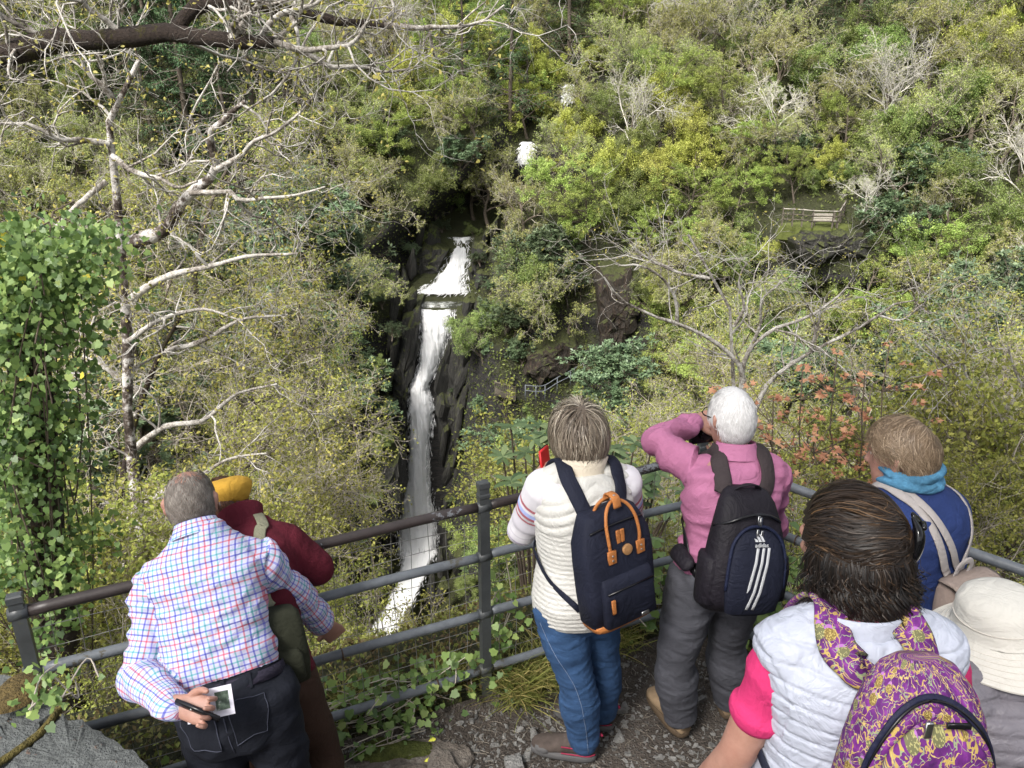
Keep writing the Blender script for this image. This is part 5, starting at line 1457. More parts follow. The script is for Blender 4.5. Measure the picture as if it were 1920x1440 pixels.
def vnormals(V, F):
    n = np.cross(V[F[:, 2]] - V[F[:, 0]], V[F[:, 3]] - V[F[:, 1]])
    N_ = np.zeros_like(V)
    for k in range(4): np.add.at(N_, F[:, k], n)
    return nrm(N_)

def fold(V, axis, amp, fa, fr, seed=0.0, sharp=True):
    axis = nrm(axis); t = V @ axis; q = V - t[:, None] * axis
    w = 0.03 * vnoise(V[:, 0], V[:, 1], V[:, 2], 9.0, 2, seed + 3)
    n = vnoise(q[:, 0] * fr + q[:, 2] * fr * 0.6, q[:, 1] * fr, (t + w) * fa, 1.0, 2, seed)
    if sharp: n = 0.75 - 2.2 * np.abs(n)
    return amp * n

class Fig:
    """skeleton of one figure, all joints in world space"""
    def __init__(s, **k):
        s.__dict__.update(k)
        s.right = nrm(V3(s.right))
        s.up = nrm(V3(s.neck) - V3(s.pel))
        s.right = nrm(s.right - s.up * np.dot(s.right, s.up))
        s.fwd = np.cross(s.up, s.right)

TS = [(-0.17, .085, .075, 0), (-0.06, .158, .112, -.005), (0.08, .172, .122, -.012), (0.22, .160, .112, -.004), (0.36, .148, .104, 0.0), (0.55, .160, .112, 0.0), (0.74, .176, .116, -0.006),
      (0.86, .174, .104, -0.008), (0.93, .128, .086, -.004), (0.985, .085, .066, 0), (1.04, .062, .058, .004)]
def torso(f, inf=0.0, t0=-9, t1=9, wm=1.0, dm=1.0, nn=28, pw=2.35, extra=None):
    """trunk from crotch to neck; f.w / f.d scale it, inf = cloth thickness"""
    Lt = np.linalg.norm(V3(f.neck) - V3(f.pel))
    C, A, B = [], [], []
    ts = np.array(TS)
    lo, hi = max(t0, ts[0, 0]), min(t1, ts[-1, 0])
    for t in np.linspace(lo, hi, 26):
        w, d, o = (np.interp(t, ts[:, 0], ts[:, k]) for k in (1, 2, 3))
        w = w * f.w * wm + inf; d = d * f.d * dm + inf
        if extra: 
            e = extra(t); w += e; d += e
        sp = V3(f.pel) * (1 - t) + V3(f.neck) * t
        bend = getattr(f, 'bend', 0.0) * 4 * t * (1 - t) * (1 if 0 < t < 1 else 0)
        C.append(sp + f.fwd * (o - bend)); A.append(f.right * w); B.append(f.fwd * d)
    return loft(C, A, B, nn, pw)

def arm(f, side, inf=0.0, end=1.0, sc=1.0, cuff=0.0):
    S, E, W = (V3(getattr(f, n + side)) for n in ('sh', 'el', 'wr'))
    r = np.array([0.058, 0.050, 0.044, 0.041, 0.038, 0.030, 0.026]) * f.lim * sc + inf
    pts = [S, S * .6 + E * .4, S * .25 + E * .75, E, E * .7 + W * .3, E * .3 + W * .7, W]
    if end < 1:
        k = end * 6; n = int(k)
        pts = pts[:n + 1] + [V3(pts[n]) * (1 - (k - n)) + V3(pts[min(n + 1, 6)]) * (k - n)]
        r = np.append(r[:n + 1], r[n] + cuff)
        if k == n: pts = pts[:-1]; r = r[:-1]
    ax = nrm(E - S)
    return limb(pts, list(r), 5, 16)

def shoulder_cap(f, side, inf=0.0):
    S = V3(getattr(f, 'sh' + side)); E = V3(getattr(f, 'el' + side))
    c = V3(f.pel) * 0.12 + V3(f.neck) * 0.88
    return limb([c * .55 + S * .45, S], [0.066 * f.lim + inf, 0.060 * f.lim + inf], 4, 16)

def leg(f, side, inf=0.0, end=1.0, k=1.0, hem=0.0):
    H, Kn, An = (V3(getattr(f, n + side)) for n in ('hip', 'kn', 'an'))
    pts = [H + f.up * 0.03, H * .6 + Kn * .4, Kn, Kn * .65 + An * .35, Kn * .2 + An * .8, An]
    r = np.array([0.088, 0.076, 0.056, 0.053, 0.038, 0.035]) * f.lim * k + inf
    r[3:] += hem
    return limb(pts, list(r), 6, 18)

def head_parts(f, k=1.0):
    c, r, fw, u = V3(f.head), nrm(V3(f.hr)), nrm(V3(f.hf)), None
    fw = nrm(fw - r * np.dot(r, fw)); u = np.cross(r, fw)
    f.hr, f.hf, f.hu = r, fw, u
    sec = [(-.122, .022, .026, .062), (-.105, .036, .042, .05), (-.08, .05, .062, .034), (-.05, .060, .078, .02), (-.015, .068, .089, .008), (.02, .0735, .096, 0), (.055, .074, .096, -.003), (.082, .061, .080, -.006), (.101, .040, .053, -.008), (.112, .016, .020, -.008)]
    sec = [tuple(np.array(s) * k) for s in sec]
    parts = [loft([c + u * z + fw * o for z, w, d, o in sec], [r * w for z, w, d, o in sec], [fw * d for z, w, d, o in sec], 24, 2.1)]
    e = lambda o, a, b, d: loft([c + o + d * s for s in (-1, -.8, -.4, 0, .4, .8, 1)], [a * max(0.05, math.sqrt(1 - s * s)) for s in (-.99, -.8, -.4, 0, .4, .8, .99)], [b * max(0.05, math.sqrt(1 - s * s)) for s in (-.99, -.8, -.4, 0, .4, .8, .99)], 12)
    parts.append(limb([c + fw * .093 * k + u * .018 * k, c + fw * .106 * k - u * .012 * k, c + fw * .112 * k - u * .032 * k], [.008 * k, .010 * k, .014 * k], 3, 10))   # nose
    parts.append(limb([c + fw * .088 * k + u * .03 * k - r * .045 * k, c + fw * .094 * k + u * .034 * k, c + fw * .088 * k + u * .03 * k + r * .045 * k], [.009 * k] * 3, 3, 8))  # brow
    parts.append(limb([c + fw * .082 * k - u * .066 * k - r * .022 * k, c + fw * .092 * k - u * .064 * k, c + fw * .082 * k - u * .066 * k + r * .022 * k], [.008 * k] * 3, 3, 8))  # mouth
    for s in (-1, 1):     # ears: a dished shell with a lobe
        b = c + r * s * .074 * k - fw * .006 * k
        parts.append(limb([b - u * .034 * k, b - u * .012 * k + r * s * .007 - fw * .010 * k, b + u * .016 * k + r * s * .012 - fw * .016 * k, b + u * .030 * k + r * s * .008 - fw * .004 * k], [.008 * k, .0085 * k, .0095 * k, .007 * k], 4, 8))
        parts.append(limb([b - u * .024 * k, b + u * .012 * k + r * s * .003], [.011 * k, .012 * k], 3, 8, 0.6))
    return parts

def neck_part(f, inf=0.0):
    b = V3(f.neck) - f.up * 0.05
    t = V3(f.head) - f.hu * 0.05 - f.hf * 0.018
    return limb([b, (b + t) / 2, t], [0.064 * f.lim + inf, 0.055 * f.lim + inf, 0.052 * f.lim + inf], 4, 16)

def hand_mesh(wrist, fdir, palm, thumb, curl=(0.3, 0.5, 0.4), k=1.0, spread=0.0, tc=0.4, vox=0.0034):
    """palm, four unequal bent fingers and a thumb off the side of the palm"""
    w = V3(wrist); f = nrm(V3(fdir)); n = V3(palm); n = nrm(n - f * np.dot(n, f)); s = np.cross(f, n)
    if np.dot(s, V3(thumb)) < 0: s = -s
    parts = [loft([w - f * .03 * k, w - f * .01 * k, w + f * .03 * k, w + f * .065 * k, w + f * .092 * k], [s * x * k for x in (.026, .028, .037, .042, .040)], [n * x * k for x in (.021, .02, .0165, .015, .012)], 18, 2.4)]
    for i, (o, l) in enumerate(((.032, .070), (.0108, .078), (-.0108, .073), (-.032, .058))):
        p = w + f * .085 * k + s * o * k; d = nrm(f + s * spread * (1.5 - i) * 0.4); pts = [p - d * .02 * k, p]
        a = 0
        for j, q in enumerate((.45, .31, .26)):
            a += curl[j] * (1 + 0.06 * i)
            dd = d * math.cos(a) + n * math.sin(a)
            pts.append(pts[-1] + dd * l * q * k)
        parts.append(limb(pts, [.0082 * k, .0086 * k, .0080 * k, .0074 * k, .0064 * k], 4, 10))
    b = w + f * .028 * k + s * .024 * k
    d1 = nrm(s * .75 + f * .6 + n * .25); d2 = nrm(d1 * math.cos(tc) + nrm(f - s * .5 + n * .6) * math.sin(tc)); d3 = nrm(d2 * math.cos(tc) + nrm(f - s * .7 + n * .5) * math.sin(tc))
    parts.append(limb([b - d1 * .015 * k, b + d1 * .022 * k, b + d1 * .022 * k + d2 * .032 * k, b + d1 * .022 * k + d2 * .032 * k + d3 * .026 * k], [.013 * k, .0125 * k, .0105 * k, .008 * k], 4, 10))
    return remesh(parts, vox, 2)

def seg_assign(V, f, arms=True):
    """nearest body segment of each point: 0 trunk, 1 left arm, 2 right arm"""
    def dist(a, b, r):
        a, b = V3(a), V3(b); ab = b - a; t = np.clip((V - a) @ ab / (ab @ ab), 0, 1)
        return np.linalg.norm(V - (a + t[:, None] * ab), axis=1) - r
    c = V3(f.pel) * 0.12 + V3(f.neck) * 0.88
    dt = np.minimum(dist(f.pel, V3(f.pel) * .15 + V3(f.neck) * .85, .15 * f.w), dist(c * .5 + V3(f.shL) * .5, c * .5 + V3(f.shR) * .5, .075))
    dl = np.minimum(dist(V3(f.shL) * .8 + V3(f.elL) * .2, f.elL, .05), dist(f.elL, f.wrL, .04))
    dr = np.minimum(dist(V3(f.shR) * .8 + V3(f.elR) * .2, f.elR, .05), dist(f.elR, f.wrR, .04))
    return np.argmin(np.stack([dt, dl, dr], 1), 1)

def arm_uv(V, f, side):
    S, E, W = (V3(getattr(f, n + side)) for n in ('sh', 'el', 'wr'))
    a1, a2 = nrm(E - S), nrm(W - E); L1 = np.linalg.norm(E - S)
    t1, t2 = (V - S) @ a1, (V - E) @ a2
    d1 = np.linalg.norm(V - (S + np.clip(t1, 0, L1)[:, None] * a1), axis=1); d2 = np.linalg.norm(V - (E + np.maximum(t2, 0)[:, None] * a2), axis=1)
    lo = d1 <= d2
    v = np.where(lo, t1, L1 + t2)
    view = V3((0, -0.85, 0.5))
    def ang(a, o):
        x = nrm(view - a * np.dot(view, a)); y = np.cross(a, x); q = V - o
        return np.arctan2(q @ y, q @ x) * 0.055
    return np.stack([np.where(lo, ang(a1, S), ang(a2, E)), -v], -1)

def shirt_obj(f, name, parts, mat, parent, vox=0.007, it=4, folds=(), quilt=None, split=True, sleeves_mat=None):
    V, F = remesh(parts, vox, it)
    Nn = vnormals(V, F)
    seg = seg_assign(V, f)
    d = np.zeros(len(V))
    axes = [f.up, nrm(V3(f.elL) - V3(f.shL)), nrm(V3(f.elR) - V3(f.shR))]
    for i, (amp, fa, fr, sd) in enumerate(folds):
        for k in range(3):
            m = seg == k
            if m.any(): d[m] += fold(V[m], axes[k], amp * (1.25 if k else 1.0), fa, fr, sd)
    if quilt is not None: d += quilt(V, seg, f)
    # relax the seam between trunk and sleeves
    V = V + Nn * d[:, None]
    mb = MB()
    fs = np.array([np.bincount(seg[q], minlength=3).argmax() for q in F]) if split else np.zeros(len(F), int)
    Lt = np.linalg.norm(V3(f.neck) - V3(f.pel))
    for k in range(3):
        q = F[fs == k]
        if not len(q): continue
        u, inv = np.unique(q, return_inverse=True)
        if k == 0 or not split: uv = np.stack([(V[u] - V3(f.pel)) @ f.right, (V[u] - V3(f.pel)) @ f.up], -1)
        else: uv = arm_uv(V[u], f, 'LR'[k - 1])
        mb.add(V[u], inv.reshape(-1, 4), k if sleeves_mat and k else 0, uv, float(k))
    me = mb.mesh(name, [mat] + ([sleeves_mat, sleeves_mat] if sleeves_mat else []))
    # weld normals across the split seam
    allV = np.concatenate(mb.V); nn = np.empty_like(allV); k0 = 0
    Nf = vnormals(V, F)
    for k in range(3):
        q = F[fs == k]
        if not len(q): continue
        u = np.unique(q); nn[k0:k0 + len(u)] = Nf[u]; k0 += len(u)
    me.normals_split_custom_set_from_vertices(nn.tolist())
    o = bpy.data.objects.new(name, me); COL.objects.link(o)
    o.parent = parent; o.matrix_parent_inverse = parent_inv(parent)
    return o, BVHTree.FromPolygons([Vector(v) for v in V], F.tolist())

def soft_obj(name, parts, mat, parent, vox=0.008, it=5, folds=(), axis=(0, 0, 1), uvf=None, local=None):
    V, F = remesh(parts, vox, it)
    Nn = vnormals(V, F); d = np.zeros(len(V))
    for amp, fa, fr, sd in folds: d += fold(V, axis, amp, fa, fr, sd)
    if local is not None: d += local(V)
    V = V + Nn * d[:, None]
    uv = uvf(V) if uvf else np.stack([V[:, 0], V[:, 2]], -1)
    o = MB().add(V, F, 0, uv).obj(name, mat, parent)
    return o, BVHTree.FromPolygons([Vector(v) for v in V], F.tolist())

def skinmat(name, c1, c2):
    m, nt, b = nodes(name)
    f = noise_n(nt, 22, 5, 0.65); g = noise_n(nt, 160, 3, 0.6)
    L(nt, mixc(nt, math_n(nt, 'MULTIPLY', g, 0.25), ramp(nt, f, [(0.3, c1), (0.7, c2)]), tuple(V3(c1) * 0.75)), b.inputs['Base Color'])
    b.inputs['Roughness'].default_value = 0.5
    b.inputs['Subsurface Weight'].default_value = 0.12
    b.inputs['Subsurface Radius'].default_value = (0.012, 0.005, 0.003)
    bump(nt, b, g, 0.15, 0.003)
    return m
m_skin = skinmat('skin', (0.35, 0.175, 0.13), (0.46, 0.26, 0.20))
m_eye = plain('eye_white', (0.6, 0.58, 0.55), 0.2, 0.02, bs=0)

def body_obj(f, person, extra=(), hands=(), vox=0.009):
    parts = head_parts(f, f.hk)
    parts += [neck_part(f), torso(f, -0.004), arm(f, 'L', f.ai), arm(f, 'R', f.ai), shoulder_cap(f, 'L', -.010), shoulder_cap(f, 'R', -.010), leg(f, 'L', -.004), leg(f, 'R', -.004)]
    for s in 'LR':
        A = V3(getattr(f, 'an' + s)); T = V3(getattr(f, 'toe' + s))
        parts.append(limb([A + (0, 0, .02), A * .7 + T * .3, T], [.036, .034, .025], 4, 12))
    parts += list(extra)
    V, F = remesh(parts, 0.0098, 2)
    mb = MB().add(V, F)
    for v, q in hands: mb.add(v, q)
    o = mb.obj('body', m_skin, person)
    for s in (-1, 1):
        eb = MB()
        c = V3(f.head) + f.hf * .078 * f.hk + f.hr * s * .030 * f.hk + f.hu * .012 * f.hk
        q = [-.98, -.7, -.3, 0, .3, .7, .98]
        eb.add(*loft([c + f.hu * .011 * t for t in q], [f.hr * .014 * math.sqrt(1 - t * t) for t in q], [f.hf * .011 * math.sqrt(1 - t * t) for t in q], 12))
        eb.obj('eye', m_eye, o)
    return o, BVHTree.FromPolygons([Vector(v) for v in V], F.tolist())

# ---- hair: thousands of strands that follow the skull, over a close dark cap
def hairmat(name, stops, rough=0.42):
    m, nt, b = nodes(name)
    at = N(nt, 'ShaderNodeAttribute', attribute_name='rnd')
    L(nt, ramp(nt, at.outputs['Fac'], stops), b.inputs['Base Color'])
    b.inputs['Roughness'].default_value = rough; b.inputs['Specular IOR Level'].default_value = 0.35
    return m

EAR = lambda q: (np.abs(q[:, 0]) > .70) & (q[:, 1] > -.32) & (q[:, 2] < .10)
def hair(f, person, mat, n=2600, length=0.07, lift=0.05, crown=(0, -0.35, 0.94), keep=None, wid=0.0026, grav=0.35, seed=0, cap=1.02, steps=7, puff=None, curl=0.0, comb=None, free=-9, tone=0.0, clumps=0):
    rng = np.random.default_rng(seed + 900)
    k = f.hk
    c = V3(f.head) + f.hu * .010 * k - f.hf * .003 * k
    R = np.stack([f.hr, f.hf, f.hu])                        # local -> world rows
    ax = np.array([.081, .106, .116]) * k
    q = nrm(rng.normal(size=(n * 4, 3)))
    kp = keep(q) if keep else (q[:, 2] > -0.35)
    q = q[kp > rng.uniform(0, 1, len(q))] if kp.dtype != bool else q[kp]
    q = q[:n]; S = len(q)
    rn = rng.uniform(0, 1, S)
    cl = vnoise(q[:, 0], q[:, 1], q[:, 2], 11.0, 3, seed + 1.0)
    tone_v = np.clip(0.5 + 0.42 * cl + rng.normal(0, 0.16, S), 0, 1)
    crown = nrm(V3(crown))
    lf = lift * (0.55 + 0.6 * rn) * (1 + (puff(q) if puff else 0))
    p = q * ax * (1 + lf[:, None] * 0.4)
    pts = [p]
    ln = length * rng.uniform(0.7, 1.2, S) if np.isscalar(length) else length(q) * rng.uniform(0.75, 1.15, S)
    ph = rng.uniform(0, 6.28, S)
    jit = sph(rng, S) * np.where(rng.uniform(0, 1, S) < .08, 0.9, 0.34)[:, None]
    for i in range(steps):
        u = nrm(p / ax)
        fl = u - crown * (u @ crown)[:, None]
        fl = nrm(fl) + np.array([0, 0, -grav]) + jit
        if comb is not None: fl = fl + comb(u, i / steps)
        nn_ = nrm(u / ax)
        fl = fl - nn_ * np.sum(fl * nn_, 1, keepdims=True)
        fl = nrm(fl)
        fr_ = (p[:, 2] < free)[:, None]
        dn = np.array([0, 0, -1.0]) + 0.25 * nn_ * np.array([1, 1, 0]) + curl * np.stack([np.cos(ph + i * 1.3), np.sin(ph + i * 1.3), 0 * ph], -1)
        fl = np.where(fr_, nrm(dn), fl)
        p = p + fl * (ln / steps)[:, None]
        rr = np.linalg.norm(p / ax, axis=1)
        want = 1 + lf * (0.5 + 0.5 * min(1, (i + 1) / 3))
        sc_ = np.where(rr < want, want / rr, np.where(p[:, 2] < free, 1.0, 1 + (want / rr - 1) * 0.7))
        p = p * np.where(p[:, 2] < free, np.maximum(np.where(rr < 1.0, 1.0 / rr, 1.0), 1.0), sc_)[:, None]
        pts.append(p)
    PT = np.stack(pts, 1)
    W = PT @ R + c
    T = nrm(np.gradient(W, axis=1)); out = nrm((PT / ax) @ R)
    side = nrm(np.cross(T, out) + 0.35 * sph(rng, S)[:, None])
    ww = (wid * rng.uniform(0.6, 1.3, S))[:, None, None] * np.array([0.7] + [1.0] * (steps - 2) + [0.7, 0.12])[None, :, None]
    VV = np.stack([W - side * ww / 2, W + side * ww / 2], 2)
    m = steps + 1
    ix = np.arange(S * m * 2).reshape(S, m, 2)
    Fq = np.stack([ix[:, :-1, 0], ix[:, :-1, 1], ix[:, 1:, 1], ix[:, 1:, 0]], -1).reshape(-1, 4)
    mb = MB()
    mb.add(VV.reshape(-1, 3), Fq, 0, None, np.repeat(np.clip(tone_v + (tone(q) if callable(tone) else tone), 0, 1), m * 2))
    if cap:
        th = np.linspace(0, math.pi, 26); phs = np.linspace(0, 2 * math.pi, 41)[:-1]
        D = np.array([[(math.sin(t) * math.cos(a), math.sin(t) * math.sin(a), math.cos(t)) for a in phs] for t in th])
        kp = (keep(D.reshape(-1, 3)) if keep else (D.reshape(-1, 3)[:, 2] > -0.35)).astype(float).reshape(26, 40) > 0.5
        pf = (1 + (puff(D.reshape(-1, 3)) if puff else 0) * np.ones(26 * 40)).reshape(26, 40, 1)
        VV = (D * ax * (cap + lift * 0.35 * (pf))) @ R + c
        ii = np.arange(26 * 40).reshape(26, 40)
        qd = np.stack([ii[:-1], np.roll(ii, -1, 1)[:-1], np.roll(ii, -1, 1)[1:], ii[1:]], -1)
        kk = kp[:-1] & np.roll(kp, -1, 1)[:-1] & kp[1:] & np.roll(kp, -1, 1)[1:]
        mb.add(VV.reshape(-1, 3), qd[kk], 0, None, np.clip(0.3 + (0 if callable(tone) else tone), 0, 1))
    return mb.obj('hair', mat, person)

def on_surface(bvh, pts, off):
    """lay a path on a garment: nearest surface point pushed out by off"""
    out, nor = [], []
    for p in pts:
        loc, n, i, d = bvh.find_nearest(Vector([float(c) for c in p]))
        out.append(np.array(loc) + np.array(n) * off); nor.append(np.array(n))
    out, nor = np.array(out), np.array(nor)
    for _ in range(5):
        out[1:-1] = (out[:-2] + 2 * out[1:-1] + out[2:]) / 4; nor[1:-1] = nrm(nor[:-2] + 2 * nor[1:-1] + nor[2:])
    return out, nor

def strap(bvh, pts, width, thick, per=7, off=None, endfree=0):
    q = catmull(pts, per)
    s, n = on_surface(bvh, q, off if off is not None else thick * 0.6 + 0.007)
    if endfree: 
        for i in range(endfree):
            k = (i + 1) / endfree
            s[-endfree + i] = s[-endfree + i] * (1 - k) + q[-endfree + i] * k
    return ribbon(s, n, width, thick)

def shoe(f, s, mb, sole_mb, k=1.0, ankle=0.09):
    """upper and sole from ankle and toe joints"""
    A = V3(getattr(f, 'an' + s)); T = V3(getattr(f, 'toe' + s)); g = f.ground
    d = nrm((T - A) * (1, 1, 0)); r = np.cross(d, V3((0, 0, 1)))
    heel = np.array([A[0], A[1], g]) - d * 0.055 * k; Lh = 0.285 * k
    prof = [(0.0, .026, .058), (.06, .036, .078), (.2, .040, .088), (.36, .038, .085), (.52, .043, .066), (.7, .049, .050), (.86, .044, .042), (.96, .028, .034), (1.0, .012, .022)]
    C = [heel + d * t * Lh + V3((0, 0, .02 + h * 0.5)) for t, w, h in prof]
    mb.add(*loft(C, [r * w * k for t, w, h in prof], [V3((0, 0, h * 0.5)) for t, w, h in prof], 18, 2.5))
    mb.add(*loft([np.array([A[0], A[1], g + z]) - d * .005 for z in (.05, .08, .105, .12)], [r * x for x in (.042, .042, .040, .036)], [d * x for x in (.058, .055, .052, .048)], 18, 2.3))
    C = [heel + d * (t * Lh * 1.03 - .004) for t, w, h in prof]
    for z0, z1 in ((0.0, 0.03),):
        sole_mb.add(*loft([heel + d * (Lh * .5) + V3((0, 0, z)) for z in (0.0, 0.008, 0.026, 0.032)], [d * Lh * x for x in (.49, .51, .515, .50)], [r * x * k for x in (.045, .049, .050, .046)], 26, 2.9))
# ---------------------------------------------------------------- people: cloth materials
def cloth(name, col, rough=0.85, weave=900.0, var=0.12, bs=0.25, sheen=0.0, vs=7.0, crease=.55):
    m = plain(name, col, rough, var, vs, 0, weave, 0.0015, spec=0.2, sheen=0.0)
    nt = m.node_tree; b = nt.nodes['Principled BSDF']
    r1 = math_n(nt, 'ABSOLUTE', math_n(nt, 'SUBTRACT', noise_n(nt, 11, 3, .55, None, 1.6), .5)); r2 = math_n(nt, 'ABSOLUTE', math_n(nt, 'SUBTRACT', noise_n(nt, 27, 2, .5, None, 1.0), .5))
    h = math_n(nt, 'ADD', math_n(nt, 'MULTIPLY', r1, 1.6), math_n(nt, 'ADD', math_n(nt, 'MULTIPLY', r2, .5), math_n(nt, 'MULTIPLY', noise_n(nt, weave, 2), .035 * bs / .25)))
    bump(nt, b, h, crease, .012)
    return m

def denim(name, col, wear=0.35):
    m, nt, b = nodes(name)
    c = V3(col)
    f = noise_n(nt, 7, 5, 0.7); g = noise_n(nt, 1.0, 3, 0.6, uvmap(nt, 500, 60, 500, 'Object'))
    base = ramp(nt, f, [(0.3, tuple(c * (1 - wear))), (0.55, tuple(c)), (0.8, tuple(np.minimum(c * (1 + wear * 1.3), 0.9)))])
    L(nt, mixc(nt, math_n(nt, 'MULTIPLY', g, 0.45), base, tuple(c * 0.55)), b.inputs['Base Color'])
    b.inputs['Roughness'].default_value = 0.85; b.inputs['Specular IOR Level'].default_value = 0.2
    r1 = math_n(nt, 'ABSOLUTE', math_n(nt, 'SUBTRACT', noise_n(nt, 1.0, 3, .55, uvmap(nt, 8, 8, 11, 'Object'), 1.2), .5)); r2 = math_n(nt, 'ABSOLUTE', math_n(nt, 'SUBTRACT', noise_n(nt, 1.0, 2, .5, uvmap(nt, 20, 20, 26, 'Object'), 1.0), .5))
    bump(nt, b, math_n(nt, 'ADD', math_n(nt, 'MULTIPLY', r1, 1.6), math_n(nt, 'ADD', math_n(nt, 'MULTIPLY', r2, .6), math_n(nt, 'MULTIPLY', g, .05))), 0.4, 0.014)
    return m

def m_checked():
    m, nt, b = nodes('checked_shirt_cotton')
    tc = nt.nodes.new('ShaderNodeTexCoord'); sp = nt.nodes.new('ShaderNodeSeparateXYZ'); L(nt, tc.outputs['UV'], sp.inputs[0])
    base = (0.52, 0.53, 0.68)
    blue, teal, red, vio = (0.10, 0.11, 0.46), (0.13, 0.37, 0.42), (0.56, 0.14, 0.19), (0.22, 0.22, 0.58)
    def lines(src, a, seq):
        fr = math_n(nt, 'FRACT', math_n(nt, 'MULTIPLY_ADD', src, 1 / 0.066, a))
        st = [(0.0, (1, 1, 1))]
        for i, c in enumerate(seq):
            c = tuple(np.minimum(V3(c) / V3(base), 1))
            st += [(0.10 + i * .25, c), (0.175 + i * .25, (1, 1, 1))]
        r = ramp(nt, fr, st)
        r.node.color_ramp.interpolation = 'CONSTANT'
        return r
    h = lines(sp.outputs['X'], 0.3, [blue, teal, vio, red]); v = lines(sp.outputs['Y'], 0.1, [vio, red, blue, teal])
    c = mixc(nt, 0.8, mixc(nt, 0.8, base, h, 'MULTIPLY'), v, 'MULTIPLY')
    L(nt, c, b.inputs['Base Color']); b.inputs['Roughness'].default_value = 0.85; b.inputs['Specular IOR Level'].default_value = 0.2
    r1 = math_n(nt, 'ABSOLUTE', math_n(nt, 'SUBTRACT', noise_n(nt, 10, 3, .55, None, 1.6), .5))
    bump(nt, b, math_n(nt, 'ADD', math_n(nt, 'MULTIPLY', r1, 1.6), math_n(nt, 'MULTIPLY', noise_n(nt, 45, 4, .6), .25)), 0.6, 0.014)
    return m

m_check = m_checked()
m_darkdenim = denim('dark_denim', (0.014, 0.016, 0.024), 0.4)
m_bluedenim = denim('blue_denim', (0.045, 0.10, 0.22), 0.35)
m_greydenim = denim('grey_cord', (0.092, 0.094, 0.112), 0.25)
m_maroon = cloth('maroon_fleece', (0.095, 0.012, 0.022), 0.95, 300, 0.25, 0.5, 0.3)
m_brown = cloth('brown_trousers', (0.05, 0.028, 0.02), 0.9)
m_pink = cloth('pink_shirt_cotton', (0.40, 0.15, 0.265), 0.75, 700, 0.06)
m_cerise = cloth('cerise_jersey', (0.55, 0.035, 0.145), 0.85, 500, 0.06)
m_white = cloth('cream_quilted_nylon', (0.56, 0.55, 0.52), 0.5, 60, 0.05, 0.18)
m_iceblue = cloth('pale_blue_quilted_nylon', (0.42, 0.445, 0.53), 0.42, 45, 0.06, 0.3)
m_greyquilt = cloth('grey_quilted_nylon', (0.15, 0.142, 0.165), 0.42, 45, 0.15, 0.3)
m_blue = cloth('navy_blue_knit', (0.022, 0.040, 0.135), 0.9, 350, 0.15, 0.4, 0.25)
m_scarf = cloth('turquoise_scarf', (0.075, 0.21, 0.34), 0.9, 120, 0.4, 0.5, vs=22)
m_beret = cloth('mustard_wool', (0.52, 0.30, 0.045), 0.95, 300, 0.12, 0.4)
m_hat = cloth('stone_cotton', (0.52, 0.505, 0.47), 0.85, 500, 0.07, 0.3)
m_navyweb = cloth('navy_canvas', (0.012, 0.014, 0.027), 0.75, 800, 0.2, 0.3)
m_blackpack = cloth('black_nylon', (0.014, 0.012, 0.017), 0.6, 700, 0.25, 0.3)
m_blackbrown = cloth('faded_black_webbing', (0.045, 0.035, 0.037), 0.8, 700, 0.2, 0.3)
m_tan = cloth('tan_leather', (0.42, 0.16, 0.05), 0.45, 90, 0.2, 0.2, 0.0)
m_taupe = cloth('taupe_canvas', (0.20, 0.155, 0.135), 0.85, 400, 0.15, 0.4)
m_taupeweb = cloth('grey_beige_webbing', (0.36, 0.33, 0.32), 0.8, 600, 0.1, 0.3)
m_olive = cloth('olive_canvas', (0.026, 0.028, 0.018), 0.85, 500, 0.25, 0.4)
m_oliveweb = cloth('pale_olive_webbing', (0.24, 0.235, 0.165), 0.85, 600, 0.1, 0.3)
m_metal = plain('bright_metal', (0.6, 0.6, 0.6), 0.3, 0.1, 40, 0, metal=1.0)
m_black = plain('black_plastic', (0.008, 0.008, 0.01), 0.25, 0.1, 30, 0)
m_silverprint = plain('silver_print', (0.55, 0.56, 0.58), 0.45, 0.08, 60, 0)
m_grey_sole = plain('grey_rubber', (0.10, 0.098, 0.10), 0.8)
m_shoebrown = plain('brown_suede', (0.075, 0.058, 0.05), 0.9, 0.3, 30)
m_tanshoe = plain('sand_suede', (0.27, 0.19, 0.115), 0.9, 0.2, 25)
m_tansole = plain('brown_rubber', (0.085, 0.058, 0.035), 0.8)
m_red = plain('red_plastic', (0.60, 0.018, 0.022), 0.4, 0.05, 20, 0)
m_sock = plain('pale_sock', (0.55, 0.52, 0.48), 0.95)
m_card = plain('card_white', (0.72, 0.70, 0.80), 0.6, 0.02, 20, 0)
m_blackshoe = plain('black_leather', (0.012, 0.011, 0.011), 0.5)
m_gloss = plain('glossy_black_acetate', (0.005, 0.005, 0.006), 0.12, 0.1, 20, 0)

def stand(f, dL=(0, .12), dR=(0, .12)):
    """toes from ankles"""
    f.toeL = V3(f.anL) + V3((dL[0], dL[1], -.055)); f.toeR = V3(f.anR) + V3((dR[0], dR[1], -.055))

def shoes(f, person, mu, ms, k=1.0, name='shoe'):
    for s in 'LR':
        a, b_ = MB(), MB()
        shoe(f, s, a, b_, k)
        o = a.obj(name, mu, person); b_.obj('sole', ms, o)

def person_root(f, label):
    g = (V3(f.anL) + V3(f.anR)) / 2; g[2] = f.ground
    return thing('person', g, label, 'person')

FULL = dict(ai=-.010, w=1.0, d=1.0, lim=1.0, hk=1.0, ground=0.0, bend=0.0)
def mk(**k):
    d = dict(FULL); d.update(k); return Fig(**d)

